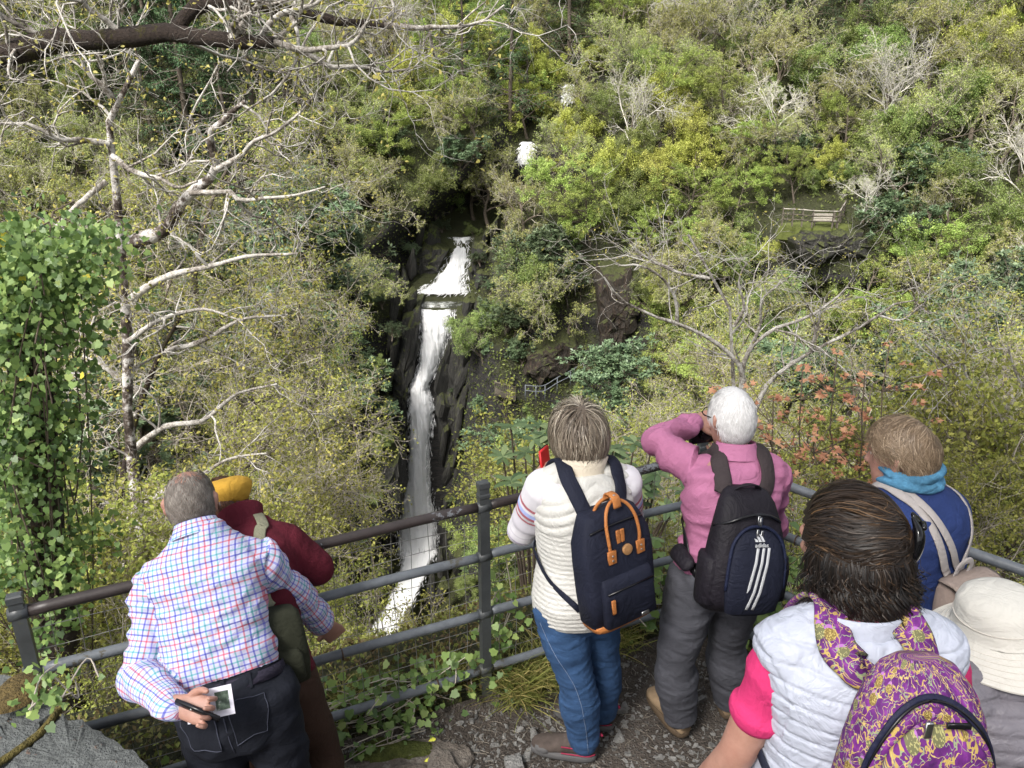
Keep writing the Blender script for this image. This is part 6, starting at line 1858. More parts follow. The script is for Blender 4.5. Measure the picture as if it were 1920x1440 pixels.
def belt_ring(f, t, inf, h, mat, person, name='belt', wm=1.0):
    ts = np.array(TS); mb = MB()
    def ring(tt, e):
        w, d, o = (np.interp(tt, ts[:, 0], ts[:, k]) for k in (1, 2, 3))
        return V3(f.pel) * (1 - tt) + V3(f.neck) * tt + f.fwd * o, f.right * (w * f.w * wm + inf + e), f.fwd * (d * f.d + inf + e)
    q = [ring(t - h, -.004), ring(t - h, 0.0), ring(t + h, 0.0), ring(t + h, -.004)]
    mb.add(*loft([a[0] for a in q], [a[1] for a in q], [a[2] for a in q], 36, 2.35, caps=False))
    return mb.obj(name, mat, person)

def collar(f, mat, person, h=0.045, r=0.068, tilt=0.02, thick=0.006, name='collar', t=1.0, flare=0.012, fold=True):
    """stand-and-fall collar round the neck"""
    c = V3(f.pel) * (1 - t) + V3(f.neck) * t
    up = nrm(f.up * 0.6 + nrm(V3(f.head) - V3(f.neck)) * 0.4)
    rt = nrm(f.right - up * np.dot(f.right, up)); fw = np.cross(up, rt)
    zs = [(-.03, r * 1.12), (0, r * 1.02), (h, r), (h + .004, r + thick * .5), (h - .004, r + thick), (h * .35, r + flare), (-.012, r + flare * 1.7)] if fold else [(-.03, r * 1.1), (0, r), (h, r + flare), (h + .004, r + flare + thick * .5), (h, r + flare + thick), (0, r + thick), (-.03, r * 1.1 + thick)]
    C = [c + up * (z + 0) - fw * 0.004 for z, q in zs]
    V, F = loft(C, [rt * q for z, q in zs], [fw * q * 1.02 + up * tilt * -1.0 for z, q in zs], 28, 2.0, caps=False)
    ang = np.tile(np.arange(28) * 2 * math.pi / 28 * .07, len(zs)); hh = np.repeat(np.cumsum([0] + [math.dist(zs[i], zs[i + 1]) for i in range(len(zs) - 1)]), 28)
    return MB().add(V, F, 0, np.stack([ang, hh], -1)).obj(name, mat, person)

def frame_of(f, side_out=-1):
    return f.right, f.up, -f.fwd

def back_point(f, t, x=0.0, out=0.0):
    ts = np.array(TS); d = np.interp(t, ts[:, 0], ts[:, 2]) * f.d
    return V3(f.pel) * (1 - t) + V3(f.neck) * t + f.right * x - f.fwd * (d + out)

def pack_body(c, r, u, o, secs, nn=36, pw=3.2):
    """pack from sections (height, half width, depth); its back stays flat against the wearer"""
    return loft([c + u * h + o * d * 0.5 for h, w, d in secs], [r * w for h, w, d in secs], [o * d * 0.5 for h, w, d in secs], nn, pw)

def pack_uv2(secs, nn, pw):
    a = np.array(secs); w, d = a[:, 1].max(), a[:, 2].max() / 2; an = np.arange(nn + 1) * 2 * np.pi / nn
    p = np.stack([np.sign(np.cos(an)) * np.abs(np.cos(an)) ** (2 / pw) * w, np.sign(np.sin(an)) * np.abs(np.sin(an)) ** (2 / pw) * d], -1)
    u = np.concatenate([[0], np.cumsum(np.linalg.norm(np.diff(p, axis=0), axis=1))])[:nn]
    hh = np.concatenate([[0], np.cumsum(np.hypot(np.diff(a[:, 0]), np.diff(a[:, 2])))])
    uv = np.stack([np.tile(u, len(a)), np.repeat(hh, nn)], -1)
    return np.vstack([uv, [[0, hh[0]], [0, hh[-1]]]])

def pack_z(secs, pw, x, y):
    a = np.array(secs); w, d = np.interp(y, a[:, 0], a[:, 1]), np.interp(y, a[:, 0], a[:, 2])
    return d * (0.5 + 0.5 * max(0.0, 1 - min(1.0, abs(x) / w) ** pw) ** (1 / pw))

def strap_path(f, side, top, bottom, lift=0.03, inner=0.5):
    s = -1 if side == 'L' else 1
    S = V3(f.neck) * (1 - inner) + V3(getattr(f, 'sh' + side)) * inner
    top = V3(top)
    return [top, top * .5 + (S - f.fwd * .08 - f.up * .03) * .5, S - f.fwd * .05 + f.up * lift, S + f.up * (lift + .02) + f.fwd * .02, S + f.fwd * .10 - f.up * .03, S + f.fwd * .13 - f.up * .14,
            V3(f.pel) * .55 + V3(f.neck) * .45 + f.right * s * .13 + f.fwd * .10, V3(f.pel) * .6 + V3(f.neck) * .4 + f.right * s * .18, V3(bottom)]

def patch(bvh, c, r, u, w, h, off, n=9):
    """a flat patch laid on a garment"""
    g = [c + r * w * x + u * h * (y - (.25 * abs(x) if y < -.4 else 0)) for y in np.linspace(-1, 1, n) for x in np.linspace(-1, 1, n)]
    V, nn_ = [], []
    for p in g:
        loc, no, i, d = bvh.find_nearest(Vector([float(q) for q in p])); V.append(np.array(loc) + np.array(no) * off)
    ix = np.arange(n * n).reshape(n, n); F = np.stack([ix[:-1, :-1], ix[:-1, 1:], ix[1:, 1:], ix[1:, :-1]], -1).reshape(-1, 4)
    edge = np.concatenate([ix[0], ix[1:, -1], ix[-1, ::-1][1:], ix[::-1, 0][1:]])
    return np.array(V), F, np.array(V)[edge]

def two_part_strap(pack, bvh, pts, w, th, mat, w2=.022, lowmat=None):
    V, F, uv = strap(bvh, pts[:6], w, th, 8)
    o = MB().add(V, F, 0, uv).obj('shoulder_strap', mat, pack)
    V, F, uv = strap(bvh, pts[5:], w2, .004, 8, off=.012)
    MB().add(V, F, 0, uv).obj('lower_strap', lowmat or mat, o)
    return o

def text_mesh(txt, size, c, r, u, o, mat, parent, name, ext=0.0006):
    cu = bpy.data.curves.new('txt', 'FONT'); cu.body = txt; cu.size = size; cu.align_x = 'CENTER'; cu.extrude = ext; cu.offset = size * 0.012
    ob = bpy.data.objects.new('txt', cu); COL.objects.link(ob)
    dg = bpy.context.evaluated_depsgraph_get(); ev = ob.evaluated_get(dg)
    me = bpy.data.meshes.new_from_object(ev); bpy.data.objects.remove(ob)
    me.transform(Matrix(((r[0], u[0], o[0], c[0]), (r[1], u[1], o[1], c[1]), (r[2], u[2], o[2], c[2]), (0, 0, 0, 1))))
    me.materials.clear(); me.materials.append(mat)
    t = bpy.data.objects.new(name, me); COL.objects.link(t); t.parent = parent; t.matrix_parent_inverse = parent_inv(parent)
    return t

# ================================================================ man in the checked shirt
f = mk(neck=P(372, 1002, 2.18), pel=P(442, 1345, 1.93), right=(.316, .07, .046), shL=P(296, 1092, 2.10), shR=P(482, 1052, 2.17), elL=P(259, 1262, 1.93), wrL=P(334, 1322, 1.75),
       elR=P(556, 1112, 2.30), wrR=P(610, 1174, 2.45), head=P(359, 946, 2.26), hr=(.96, .26, .05), hf=(-.22, .86, -.42), w=0.93, d=0.95, hk=0.98, ground=-0.10, bend=0.02,
       hipL=(-0.95, 1.92, .80), hipR=(-0.775, 1.95, .82), knL=(-0.96, 1.97, .38), knR=(-.76, 2.0, .38), anL=(-.97, 1.95, -.01), anR=(-.75, 1.98, -.01))
stand(f)
man = person_root(f, 'man in blue and red checked shirt and dark jeans, hand behind his back')
hl = hand_mesh(f.wrL, P(390, 1334, 1.73) - f.wrL, (-.05, -.75, .65), (0, .6, .8), (.45, .85, .6), 0.98, tc=.55, spread=.35)
hr_ = hand_mesh(f.wrR + V3((.004, .012, -.01)), (.18, .42, -.75), (-.55, .75, .25), (-.6, -.3, .4), (.35, .55, .4), 1.0)
body, bvb = body_obj(f, man, hands=[hl, hr_])
shirt, bv1 = shirt_obj(f, 'shirt', [torso(f, .016, t0=0.235, extra=lambda t: .016 * math.exp(-((t - .34) / .08) ** 2)), arm(f, 'L', .012, .95, .97, cuff=.005), arm(f, 'R', .012, .95, .97, cuff=.005), shoulder_cap(f, 'L', .012), shoulder_cap(f, 'R', .012)],
                       m_check, man, 0.0065, 4, [(.013, 9, 5, 1.0), (.007, 24, 9, 4.0), (.005, 46, 16, 2.0)])
collar(f, m_check, man, 0.034, 0.062, -0.004, t=1.01, flare=.014)
trou, bvt = soft_obj('trousers', [torso(f, .012, t1=0.24), leg(f, 'L', .016, hem=.02), leg(f, 'R', .016, hem=.02)], m_darkdenim, man, .010, 3, [(.009, 12, 7, 3.0), (.005, 30, 14, 5.0)], f.up)
for sx in (-1, 1):
    V, F, ed = patch(bvt, back_point(f, .02, sx * .078, .02), f.right, f.up, .055, .062, .0035)
    pk_ = MB().add(V, F).obj('back_pocket', m_darkdenim, trou); MB().add(*tube1(ed, .0018, 4, False)).obj('stitching', plain('navy_thread', (.05, .055, .08), .9, bs=0) if sx < 0 else bpy.data.materials['navy_thread'], pk_)
MB().add(*tube1(on_surface(bvt, [back_point(f, t, .004, .03) for t in np.linspace(.19, -.14, 12)], .002)[0], .0022, 4)).obj('centre_seam', bpy.data.materials['navy_thread'], trou)
belt_ring(f, 0.205, .029, 0.028, cloth('dark_belt', (0.03, 0.026, 0.042), 0.6), man)
for x in (-.075, 0.02, .095):
    c = back_point(f, 0.205, x, .033 if abs(x) < .05 else .020); MB().add(*box(c, f.right * .006, f.up * .024, f.fwd * .003)).obj('belt_loop', m_darkdenim, trou)
shoes(f, man, m_blackshoe, m_grey_sole)
m_hair1 = hairmat('grey_cropped_hair', [(0, (0.06, 0.05, 0.042)), (0.5, (0.15, 0.128, 0.11)), (1, (0.30, 0.27, 0.24))], 0.6)
def keep1(q):
    side = (q[:, 2] > -0.5 + 0.55 * np.clip(q[:, 1] + .1, 0, 1)) & (q[:, 1] < 0.6)
    bald = q @ nrm(V3((0, -.12, 1)))
    return side * np.clip(1.0 - np.clip((bald - 0.55) / 0.35, 0, 1), 0.09, 1.0)
hair(f, man, m_hair1, 8000, 0.016, 0.005, keep=keep1, wid=.0022, cap=0, steps=3, seed=1)
# ticket in the back pocket, pen-like phone in the hand
tick = thing('postcard', back_point(f, 0.08, -.07, .03), 'white printed postcard with small waterfall picture in jeans back pocket', 'postcard')
tr_, tu_, to_ = nrm(f.right * .98 + f.up * -.05), nrm(f.up * .98 + f.right * .05), -f.fwd
tc_ = P(393, 1320, 1.765)
MB().add(*box(tc_, tr_ * .066, tu_ * .042, to_ * .0008, .02)).obj('card', m_card, tick, False)
m_photo, nt, b = nodes('printed_waterfall_picture')
uvp = uvmap(nt, 1, 1, 1); L(nt, ramp(nt, noise_n(nt, 60, 4, 0.6), [(0.35, (0.02, 0.04, 0.025)), (0.6, (0.12, 0.17, 0.13)), (0.7, (0.6, 0.62, 0.6))]), b.inputs['Base Color'])
MB().add(*box(tc_ + tr_ * .036 + tu_ * .002 + to_ * .0012, tr_ * .019, tu_ * .026, to_ * .0006, .02)).obj('picture', m_photo, tick, False)
em = MB()
for a, b2, w_ in (((-.05, .034), (-.04, .018), .004), ((-.04, .018), (-.05, .006), .0035), ((-.052, .022), (-.036, .026), .003), ((-.04, .018), (-.034, .008), .003)):
    em.add(*tube1([tc_ + tr_ * a[0] + tu_ * a[1] + to_ * .0016, tc_ + tr_ * b2[0] + tu_ * b2[1] + to_ * .0016], w_, 6))
em.obj('red_emblem', m_red, tick)
ln = MB()
for i in range(7): ln.add(*box(tc_ + tr_ * -.015 + tu_ * (.02 - i * .008) + to_ * .0013, tr_ * (.022 - .003 * (i % 3)), tu_ * .0012, to_ * .0004))
ln.obj('print_lines', plain('print_grey', (.3, .3, .34), .7, .05, 9, 0), tick)
hf_ = nrm(P(390, 1334, 1.73) - f.wrL); hn_ = V3((-.05, -.75, .65)); hn_ = nrm(hn_ - hf_ * np.dot(hn_, hf_)); hs_ = np.cross(hf_, hn_)
pc = f.wrL + hf_ * .075 + hn_ * .024; pd = nrm(hf_ * .9 - V3((0, 0, .22)))
ph = thing('phone', pc, 'slim dark phone held behind the back of checked-shirt man', 'phone')
MB().add(*box(pc, pd * .068, nrm(np.cross(pd, V3((0, 1, .3)))) * .010, nrm(np.cross(pd, np.cross(pd, V3((0, 1, .3))))) * .005, .1)).obj('case', m_black, ph)
MB().add(*tube1([pc - pd * .02 - V3((0, .006, 0)), pc - pd * .016 - V3((0, .006, 0))], .003, 8)).obj('button', m_metal, ph)
rg = MB(); rc = f.wrL + nrm(P(390, 1330, 1.74) - f.wrL) * .107; an = np.linspace(0, 6.283, 20)
rg.add(*tube1([rc + V3((0, -.002, 0)) + .0105 * (math.cos(a) * V3((0, 1, 0)) + math.sin(a) * V3((0, 0, 1))) for a in an], .0016, 6, False)); rg.obj('ring', m_metal, man)

# ================================================================ person with the mustard beret, leaning on the rail
f = mk(neck=P(458, 985, 2.42), pel=P(500, 1290, 2.14), right=(.34, -.05, 0.0), shL=P(385, 1030, 2.44), shR=P(528, 1020, 2.38), elL=P(330, 1080, 2.35), wrL=P(420, 1095, 2.42),
       elR=P(594, 1066, 2.41), wrR=P(500, 1085, 2.50), head=P(424, 958, 2.54), hr=(.93, .3, .1), hf=(-.3, .88, -.38), w=0.92, d=0.95, hk=0.98, ground=-.05, bend=.04,
       hipL=V3(P(500, 1290, 2.14)) + (-.09, 0, 0), hipR=V3(P(500, 1290, 2.14)) + (.075, .0, 0), knL=(-.93, 2.22, .40), knR=(-.72, 2.22, .40), anL=(-.92, 2.2, .03), anR=(-.72, 2.2, .03))
stand(f)
ber = person_root(f, 'person in maroon fleece and mustard beret leaning over the rail')
h1 = hand_mesh(f.wrL, (.9, .3, -.1), (0, 0, -1), (0, 1, 0), (.3, .4, .3), .9); h2 = hand_mesh(f.wrR, (-.9, .3, -.1), (0, 0, -1), (0, 1, 0), (.3, .4, .3), .9)
body_obj(f, ber, hands=[h1, h2])
jk, bv2 = shirt_obj(f, 'fleece', [torso(f, .022, t0=0.05), arm(f, 'L', .022, 1), arm(f, 'R', .022, 1), shoulder_cap(f, 'L', .018), shoulder_cap(f, 'R', .018)], m_maroon, ber, .008, 14, [(.007, 16, 6, 5.0)])
collar(f, m_maroon, ber, .05, .066, 0, t=1.0, fold=False)
soft_obj('trousers', [torso(f, .012, t1=0.2), leg(f, 'L', .018, hem=.02), leg(f, 'R', .018, hem=.02)], m_brown, ber, .013, 3, [(.005, 14, 6, 6.0)], f.up)
shoes(f, ber, m_blackshoe, m_grey_sole)
m_hair2 = hairmat('auburn_hair', [(0, (0.03, 0.012, 0.008)), (0.5, (0.075, 0.03, 0.018)), (1, (0.16, 0.075, 0.045))])
hair(f, ber, m_hair2, 2600, 0.07, 0.10, keep=lambda q: (q[:, 2] > -.55) & (q[:, 1] < .45), seed=2, grav=.6, wid=.003)
hc = V3(f.head) + f.hu * .075 - f.hf * .005
bs_ = [(-.045, .078, .098), (-.03, .086, .106), (-0.005, .098, .118), (.015, .100, .12), (.032, .088, .105), (.043, .062, .075), (.048, .03, .035)]
V, F = loft([hc + f.hu * z + f.hr * .012 for z, a, b_ in bs_], [f.hr * a for z, a, b_ in bs_], [f.hf * b_ for z, a, b_ in bs_], 32)
V = V + 0.003 * vnoise(V[:, 0], V[:, 1], V[:, 2], 30, 2, 1.0)[:, None]
MB().add(V, F).obj('beret', m_beret, ber)
# satchel on a pale olive strap
sat = thing('satchel', P(528, 1200, 2.08), 'olive canvas satchel hanging beside the maroon fleece', 'bag')
so, sr, su = nrm(V3((.35, -.9, .1))), nrm(V3((.93, .37, 0))), V3((-.06, 0, 1.0))
sc0 = P(512, 1205, 2.12)
secs = [(-.145, .07, .05), (-.135, .10, .075), (-.06, .108, .085), (.06, .105, .08), (.12, .098, .065), (.14, .08, .05)]
sb = MB().add(*pack_body(sc0, sr, su, so, secs)).obj('bag', m_olive, sat)
MB().add(*pack_body(sc0 + so * .07 - su * .05, sr, su, so, [(-.07, .07, .02), (-.05, .085, .035), (.04, .085, .035), (.06, .07, .02)])).obj('pocket', m_olive, sat)
pts = [sc0 + so * .05 + sr * x + su * y for x, y in ((-.1, .02), (-.085, .09), (0, .115), (.085, .09), (.1, .02))]
MB().add(*tube1(catmull(pts, 6), .004, 6)).obj('zip', m_black, sat)
top = back_point(f, .80, .08, .03)
pts = [sc0 + su * .13 - so * 0 + sr * .02, back_point(f, .55, .10, .03), P(487, 1012, 2.32), P(494, 985, 2.34), V3(P(480, 968, 2.44)), V3(f.neck) + f.right * .02 + f.fwd * .12 - f.up * .1]
V, F, uv = strap(bv2, pts, .040, .004, 7)
MB().add(V, F, 0, uv).obj('strap', m_oliveweb, sat)
stk = thing('walking_stick', (-.70, 2.2, -.02), 'thin black walking stick beside the brown trousers', 'stick')
MB().add(*tube1([P(536, 1300, 2.2), P(543, 1370, 2.2), V3((-.685, 2.2, 0.0))], .006, 8)).obj('shaft', m_black, stk)
MB().add(*tube1([V3((-.685, 2.2, 0.03)), V3((-.685, 2.2, -.03))], [.009, .007], 8)).obj('tip', m_grey_sole, stk)
MB().add(*tube1(catmull([P(536, 1300, 2.2), P(534, 1270, 2.2), P(530, 1255, 2.22)], 5), .011, 8)).obj('handle', m_black, stk)

# ================================================================ woman in the white quilted vest
f = mk(neck=P(1092, 880, 2.55), pel=P(1082, 1130, 2.48), right=(.90, .40, 0.0), shL=P(1024, 914, 2.50), shR=P(1165, 905, 2.58), elL=P(980, 994, 2.60), wrL=P(1004, 914, 2.76),
       elR=P(1178, 985, 2.72), wrR=P(1080, 915, 2.86), head=P(1085, 825, 2.60), hr=(.93, .30, .0), hf=(-.30, .93, -.16), w=.96, d=1.06, hk=0.95, ground=0.03, bend=.015,
       hipL=V3(P(1082, 1130, 2.48)) + (-.07, -.045, -.02), hipR=V3(P(1082, 1130, 2.48)) + (.068, .045, -.02), knL=(.255, 2.44, .47), knR=(.37, 2.58, .47), anL=(.30, 2.50, .115), anR=(.395, 2.67, .115))
f.toeL = V3(f.anL) + (-.15, .03, -.055); f.toeR = V3(f.anR) + (-.15, .06, -.055)
wv = person_root(f, 'woman with streaked bob, white quilted vest and blue jeans, holding a red phone case')
h1 = hand_mesh(f.wrL, (.25, .25, .8), (.8, .1, -.2), (.2, -.4, .8), (.3, .5, .5), .86, tc=.5); h2 = hand_mesh(f.wrR, (-.6, .3, .6), (-.5, .2, .2), (0, -1, .5), (.4, .5, .4), .86)
body, bvb = body_obj(f, wv, hands=[h1, h2])
def stripes():
    m, nt, b = nodes('striped_knit')
    tc = nt.nodes.new('ShaderNodeTexCoord'); sp = nt.nodes.new('ShaderNodeSeparateXYZ'); L(nt, tc.outputs['UV'], sp.inputs[0])
    x = math_n(nt, 'MULTIPLY_ADD', sp.outputs['Y'], -1 / 0.40, 0.02)
    W, R_, B_, G_ = (0.66, 0.64, 0.68), (0.42, 0.13, 0.16), (0.36, 0.43, 0.72), (0.55, 0.53, 0.58)
    r = ramp(nt, x, [(0, W), (.18, R_), (.215, W), (.25, B_), (.295, R_), (.335, W), (.375, R_), (.40, G_), (.55, W), (.62, G_), (.635, W), (.70, (.5, .42, .62)), (.72, W)])
    r.node.color_ramp.interpolation = 'CONSTANT'
    L(nt, r, b.inputs['Base Color']); b.inputs['Roughness'].default_value = 0.95
    bump(nt, b, noise_n(nt, 300, 3), .3, .002)
    return m
m_stripe = stripes()
shirt_obj(f, 'jumper', [torso(f, .008, t0=0.3), arm(f, 'L', .020, .93, 1.0), arm(f, 'R', .020, .93, 1.0), shoulder_cap(f, 'L', .012), shoulder_cap(f, 'R', .012)], m_stripe, wv, .007, 4, [(.004, 22, 8, 7.0)])
def quilt3(V, seg, f):
    Lt = np.linalg.norm(V3(f.neck) - V3(f.pel))
    x = (V - V3(f.pel)) @ f.right; t = ((V - V3(f.pel)) @ f.up) / Lt
    fine = np.abs(np.sin((t * Lt + .004 * np.sin(x * 22)) * math.pi / 0.0185)) ** .7 * .0042
    ch = np.abs(np.sin((t * Lt + .45 * np.abs(x)) * math.pi / 0.040)) ** .7 * .007
    return np.where(t < .62, fine, ch) - .003
vest, bv3 = shirt_obj(f, 'vest', [torso(f, .026, t0=-.10, t1=1.0, wm=.95), limb([V3(f.neck) * .5 + V3(f.shL) * .5, V3(f.shL) * .88 + V3(f.neck) * .12], [.068, .068], 3, 16), limb([V3(f.neck) * .5 + V3(f.shR) * .5, V3(f.shR) * .88 + V3(f.neck) * .12], [.068, .068], 3, 16)], m_white, wv, .005, 5, [(.003, 10, 5, 8.0)], quilt3, split=False)
collar(f, cloth('cream_lining', (.62, .55, .44), .6, 60, .05, .2), wv, .046, .070, 0.004, .010, t=.995, flare=.014, fold=False)
def jeans_uv(V): return np.stack([V[:, 0], V[:, 2]], -1)
jn, _ = soft_obj('jeans', [torso(f, .012, t1=0.1), leg(f, 'L', .016, hem=.014), leg(f, 'R', .016, hem=.014)], m_bluedenim, wv, .008, 4, [(.0035, 17, 9, 9.0), (.003, 44, 17, 2.0)], (0, 0, 1))
sm = MB()      # pale side seam
S_, K_, A_ = V3(f.hipL), V3(f.knL), V3(f.anL)
_, bj = None, _
q = catmull([S_ + (-.10, -.08, .0), S_ * .5 + K_ * .5 + (-.05, -.12, 0), K_ + (0.0, -.12, 0), K_ * .5 + A_ * .5 + (.015, -.11, 0), A_ + (.02, -.1, -.01)], 10)
s, n = on_surface(bj, q, .0015)
sm.add(*ribbon(s, n, .002, .0012)[:2]); sm.obj('side_seam', plain('pale_thread', (.22, .28, .40), .9), jn)
for s_ in 'LR':
    a, b_ = MB(), MB()
    shoe(f, s_, a, b_, .96)
    o = a.obj('hiking_shoe', m_shoebrown, wv); b_.obj('sole', m_grey_sole, o)
    A = V3(getattr(f, 'an' + s_)); T = V3(getattr(f, 'toe' + s_)); d = nrm((T - A) * (1, 1, 0)); r = np.cross(d, V3((0, 0, 1)))
    la = MB()
    for i in range(5):
        c = A + d * (.045 + .018 * i); c[2] = f.ground + .105 - .011 * i
        la.add(*tube1(catmull([c - r * .026 - V3((0, 0, .016)), c + V3((0, 0, .004)), c + r * .026 + d * .012 - V3((0, 0, .016))], 4), .0026, 5))
    la.obj('laces', plain('lilac_lace', (.45, .38, .42), .9), o)
    tm = MB()
    for zz in (.042, .075):
        q = [A + d * x + r * yy * .047 + V3((0, 0, f.ground - A[2] + zz)) for x, yy in ((-.05, -.55), (-.02, -.93), (.03, -.98), (.09, -1.0))]
        tm.add(*tube1(catmull(q, 5), .003, 5))
    q = [A - d * .056 + V3((0, 0, f.ground - A[2] + z)) for z in (.09, .11, .128, .118)]
    q[2] = q[2] - d * .014; q[3] = q[3] - d * .018
    tm.add(*tube1(catmull(q, 4), .005, 6))
    tm.obj('red_trim', plain('crimson_trim', (.30, .02, .06), .7), o)
    tc2 = MB(); c = A + d * .175; c[2] = f.ground + .035
    tc2.add(*loft([c + d * x for x in (-.03, -.01, .01, .025, .034)], [r * w for w in (.048, .0485, .045, .036, .02)], [V3((0, 0, h)) for h in (.026, .027, .025, .02, .012)], 18, 2.4)); tc2.obj('toe_cap', m_grey_sole, o)
    MB().add(*loft([A + V3((0, 0, z)) for z in (-.03, .02, .05)], [r * .040] * 3, [d * .046] * 3, 16)).obj('sock', m_sock, wv)
m_hair3 = hairmat('streaked_blonde_hair', [(0, (0.045, 0.034, 0.025)), (0.4, (0.13, 0.10, 0.075)), (0.65, (0.30, 0.25, 0.19)), (1, (0.62, 0.56, 0.46))])
hair(f, wv, m_hair3, 5200, lambda q: .075 + .07 * np.clip(q[:, 2] + .2, 0, 1), 0.30, keep=lambda q: (q[:, 2] > -.62) & (q[:, 1] < .35 + .4 * q[:, 2]), seed=3, grav=.75, wid=.0028, steps=7, puff=lambda q: .5 * np.clip(q[:, 2], -.2, 1), cap=1.06)
tuft = hair(f, wv, m_hair3, 90, .06, .3, keep=lambda q: (q[:, 0] < -.35) & (q[:, 2] > .6) & (q[:, 1] > -.2), seed=31, grav=-1.2, wid=.004, cap=0, comb=lambda u, t: np.array([-1.2, .2, 1.5]))
rp = thing('phone', P(1020, 872, 2.80), 'phone in bright red folding case held up by woman in white vest', 'phone')
pc = P(1022, 868, 2.79); pu = nrm(V3((-.12, .1, 1))); pr = nrm(V3((.45, .85, 0.0))); po = np.cross(pr, pu)
MB().add(*box(pc, pr * .036, pu * .062, po * .005)).obj('case', m_red, rp)
MB().add(*box(pc + po * -.010 + pr * .02, pr * .034, pu * .06, po * .004)).obj('handset', m_black, rp)
wb = MB(); wc = V3(f.wrL) - V3((0, 0, .01)); ax_ = nrm(V3(f.wrL) - V3(f.elL)); _, A_, B_ = frames([wc, wc + ax_ * .01])
wb.add(*tube1([wc + .031 * (math.cos(a) * A_[0] + math.sin(a) * B_[0]) for a in np.linspace(0, 6.283, 24)], .005, 6, False)); wb.obj('green_wristband', plain('green_band', (.03, .25, .1), .6), wv)

# navy doctor-style backpack with tan handles
nb = thing('backpack', back_point(f, .45, .03, .10), 'navy canvas backpack with tan leather handles on the white vest', 'backpack')
o_ = nrm(-f.fwd * .98 + f.right * .12); u_ = nrm(f.up * .985 - f.right * .14 + o_ * .0); r_ = nrm(np.cross(u_, o_)) * -1
if np.dot(r_, f.right) < 0: r_ = -r_
o_ = nrm(np.cross(r_, u_)); o_ = o_ if np.dot(o_, -f.fwd) > 0 else -o_
cb = back_point(f, .51, .010, .028)
secs = [(-.225, .122, .09), (-.215, .136, .125), (-.10, .146, .135), (.02, .149, .130), (.09, .146, .118), (.145, .124, .10), (.178, .108, .088), (.186, .096, .07)]
bb = MB().add(*pack_body(cb, r_, u_, o_, secs, 40, 4.5)).obj('bag', m_navyweb, nb)
MB().add(*pack_body(cb - u_ * .006, r_, u_, o_, [(-.232, .11, .10), (-.226, .130, .130), (-.205, .132, .132), (-.200, .128, .128)], 40, 4.5)).obj('leather_base', m_tan, nb)
pk = MB().add(*pack_body(cb + o_ * .118, r_, u_, o_, [(-.212, .095, .03), (-.20, .110, .045), (-.08, .108, .040), (-.045, .106, .032), (-.028, .10, .02)], 36, 4.5)).obj('front_pocket', m_navyweb, nb)
MB().add(*tube1([cb + o_ * .157 + u_ * -.070 + r_ * -.098, cb + o_ * .158 + u_ * -.070 + r_ * .098], .0035, 6)).obj('zip', m_black, pk)
MB().add(*box(cb + o_ * .170 + u_ * -.113 - r_ * .088, r_ * .0075, u_ * .026, o_ * .003)).obj('zip_pull', m_tan, pk)
MB().add(*box(cb + o_ * .168 + u_ * -.188 + r_ * .045, r_ * .016, u_ * .006, o_ * .002)).obj('metal_label', m_metal, pk)
MB().add(*tube1(catmull([cb + o_ * (.5 * .0 + .10) + u_ * .140 + r_ * -.112, cb + o_ * .106 + u_ * .150 + r_ * -.05, cb + o_ * .106 + u_ * .150 + r_ * .05, cb + o_ * .10 + u_ * .140 + r_ * .112], 5), .0035, 6)).obj('top_zip', m_black, nb)
for dx in (-.009, .009): MB().add(*box(cb + o_ * .118 + u_ * .105 + r_ * dx, r_ * .0075, u_ * .024, o_ * .003)).obj('zip_pull', m_tan, nb)
pa = cb + o_ * .130 + u_ * .052 + r_ * .018
MB().add(*loft([pa + o_ * z for z in (-.006, 0.0, .003, .004)], [r_ * q for q in (.02, .02, .02, .018)], [u_ * q for q in (.02, .02, .02, .018)], 24)).obj('round_badge', plain('tan_badge', (.36, .19, .08), .6, .2, 60), nb)
for tilt_, oo in ((0.0, .118), (-.9, .02)):
    hm = MB(); q = []
    for x, y, z in ((-.062, .055, 0), (-.066, .10, 0), (-.062, .16, .3), (-.04, .205, .7), (0, .222, 1), (.04, .205, .7), (.062, .16, .3), (.066, .10, 0), (.062, .055, 0)):
        q.append(cb + o_ * (oo + .006 - z * (.045 if oo > .1 else -.02)) + u_ * y + r_ * (x + .012))
    hm.add(*tube1(catmull(q, 5), .0062, 8))
    ho = hm.obj('handle', m_tan, nb)
    if oo > .1:
        for x in (-.062, .062):
            pp_ = MB().add(*box(cb + o_ * .130 + u_ * .045 + r_ * (x + .012), r_ * .017, u_ * .024, o_ * .004)).obj('handle_patch', m_tan, ho)
            for yy in (.035, .052): MB().add(*box(cb + o_ * .136 + u_ * yy + r_ * (x + .012), r_ * .003, u_ * .003, o_ * .002)).obj('rivet', m_metal, ho)
MB().add(*ribbon(catmull([cb + o_ * .10 + u_ * .200 + r_ * .012, cb + o_ * .09 + u_ * .236 + r_ * .012, cb + o_ * .05 + u_ * .240 + r_ * .012, cb + o_ * .035 + u_ * .205 + r_ * .012], 5), [o_ * .5 + u_ * .5] * 16, .034, .005)[:2]).obj('handle_wrap', m_tan, nb)
MB().add(*box(cb + o_ * .083 + u_ * .241 + r_ * .012, r_ * .004, u_ * .002, o_ * .004)).obj('snap', m_metal, nb)
for s_ in 'LR':
    sg = -1 if s_ == 'L' else 1
    pts = strap_path(f, s_, cb + u_ * .15 + r_ * sg * .05, cb + u_ * -.19 + r_ * sg * .12, inner=.62)
    two_part_strap(nb, bv3, pts, .056, .011, m_navyweb)

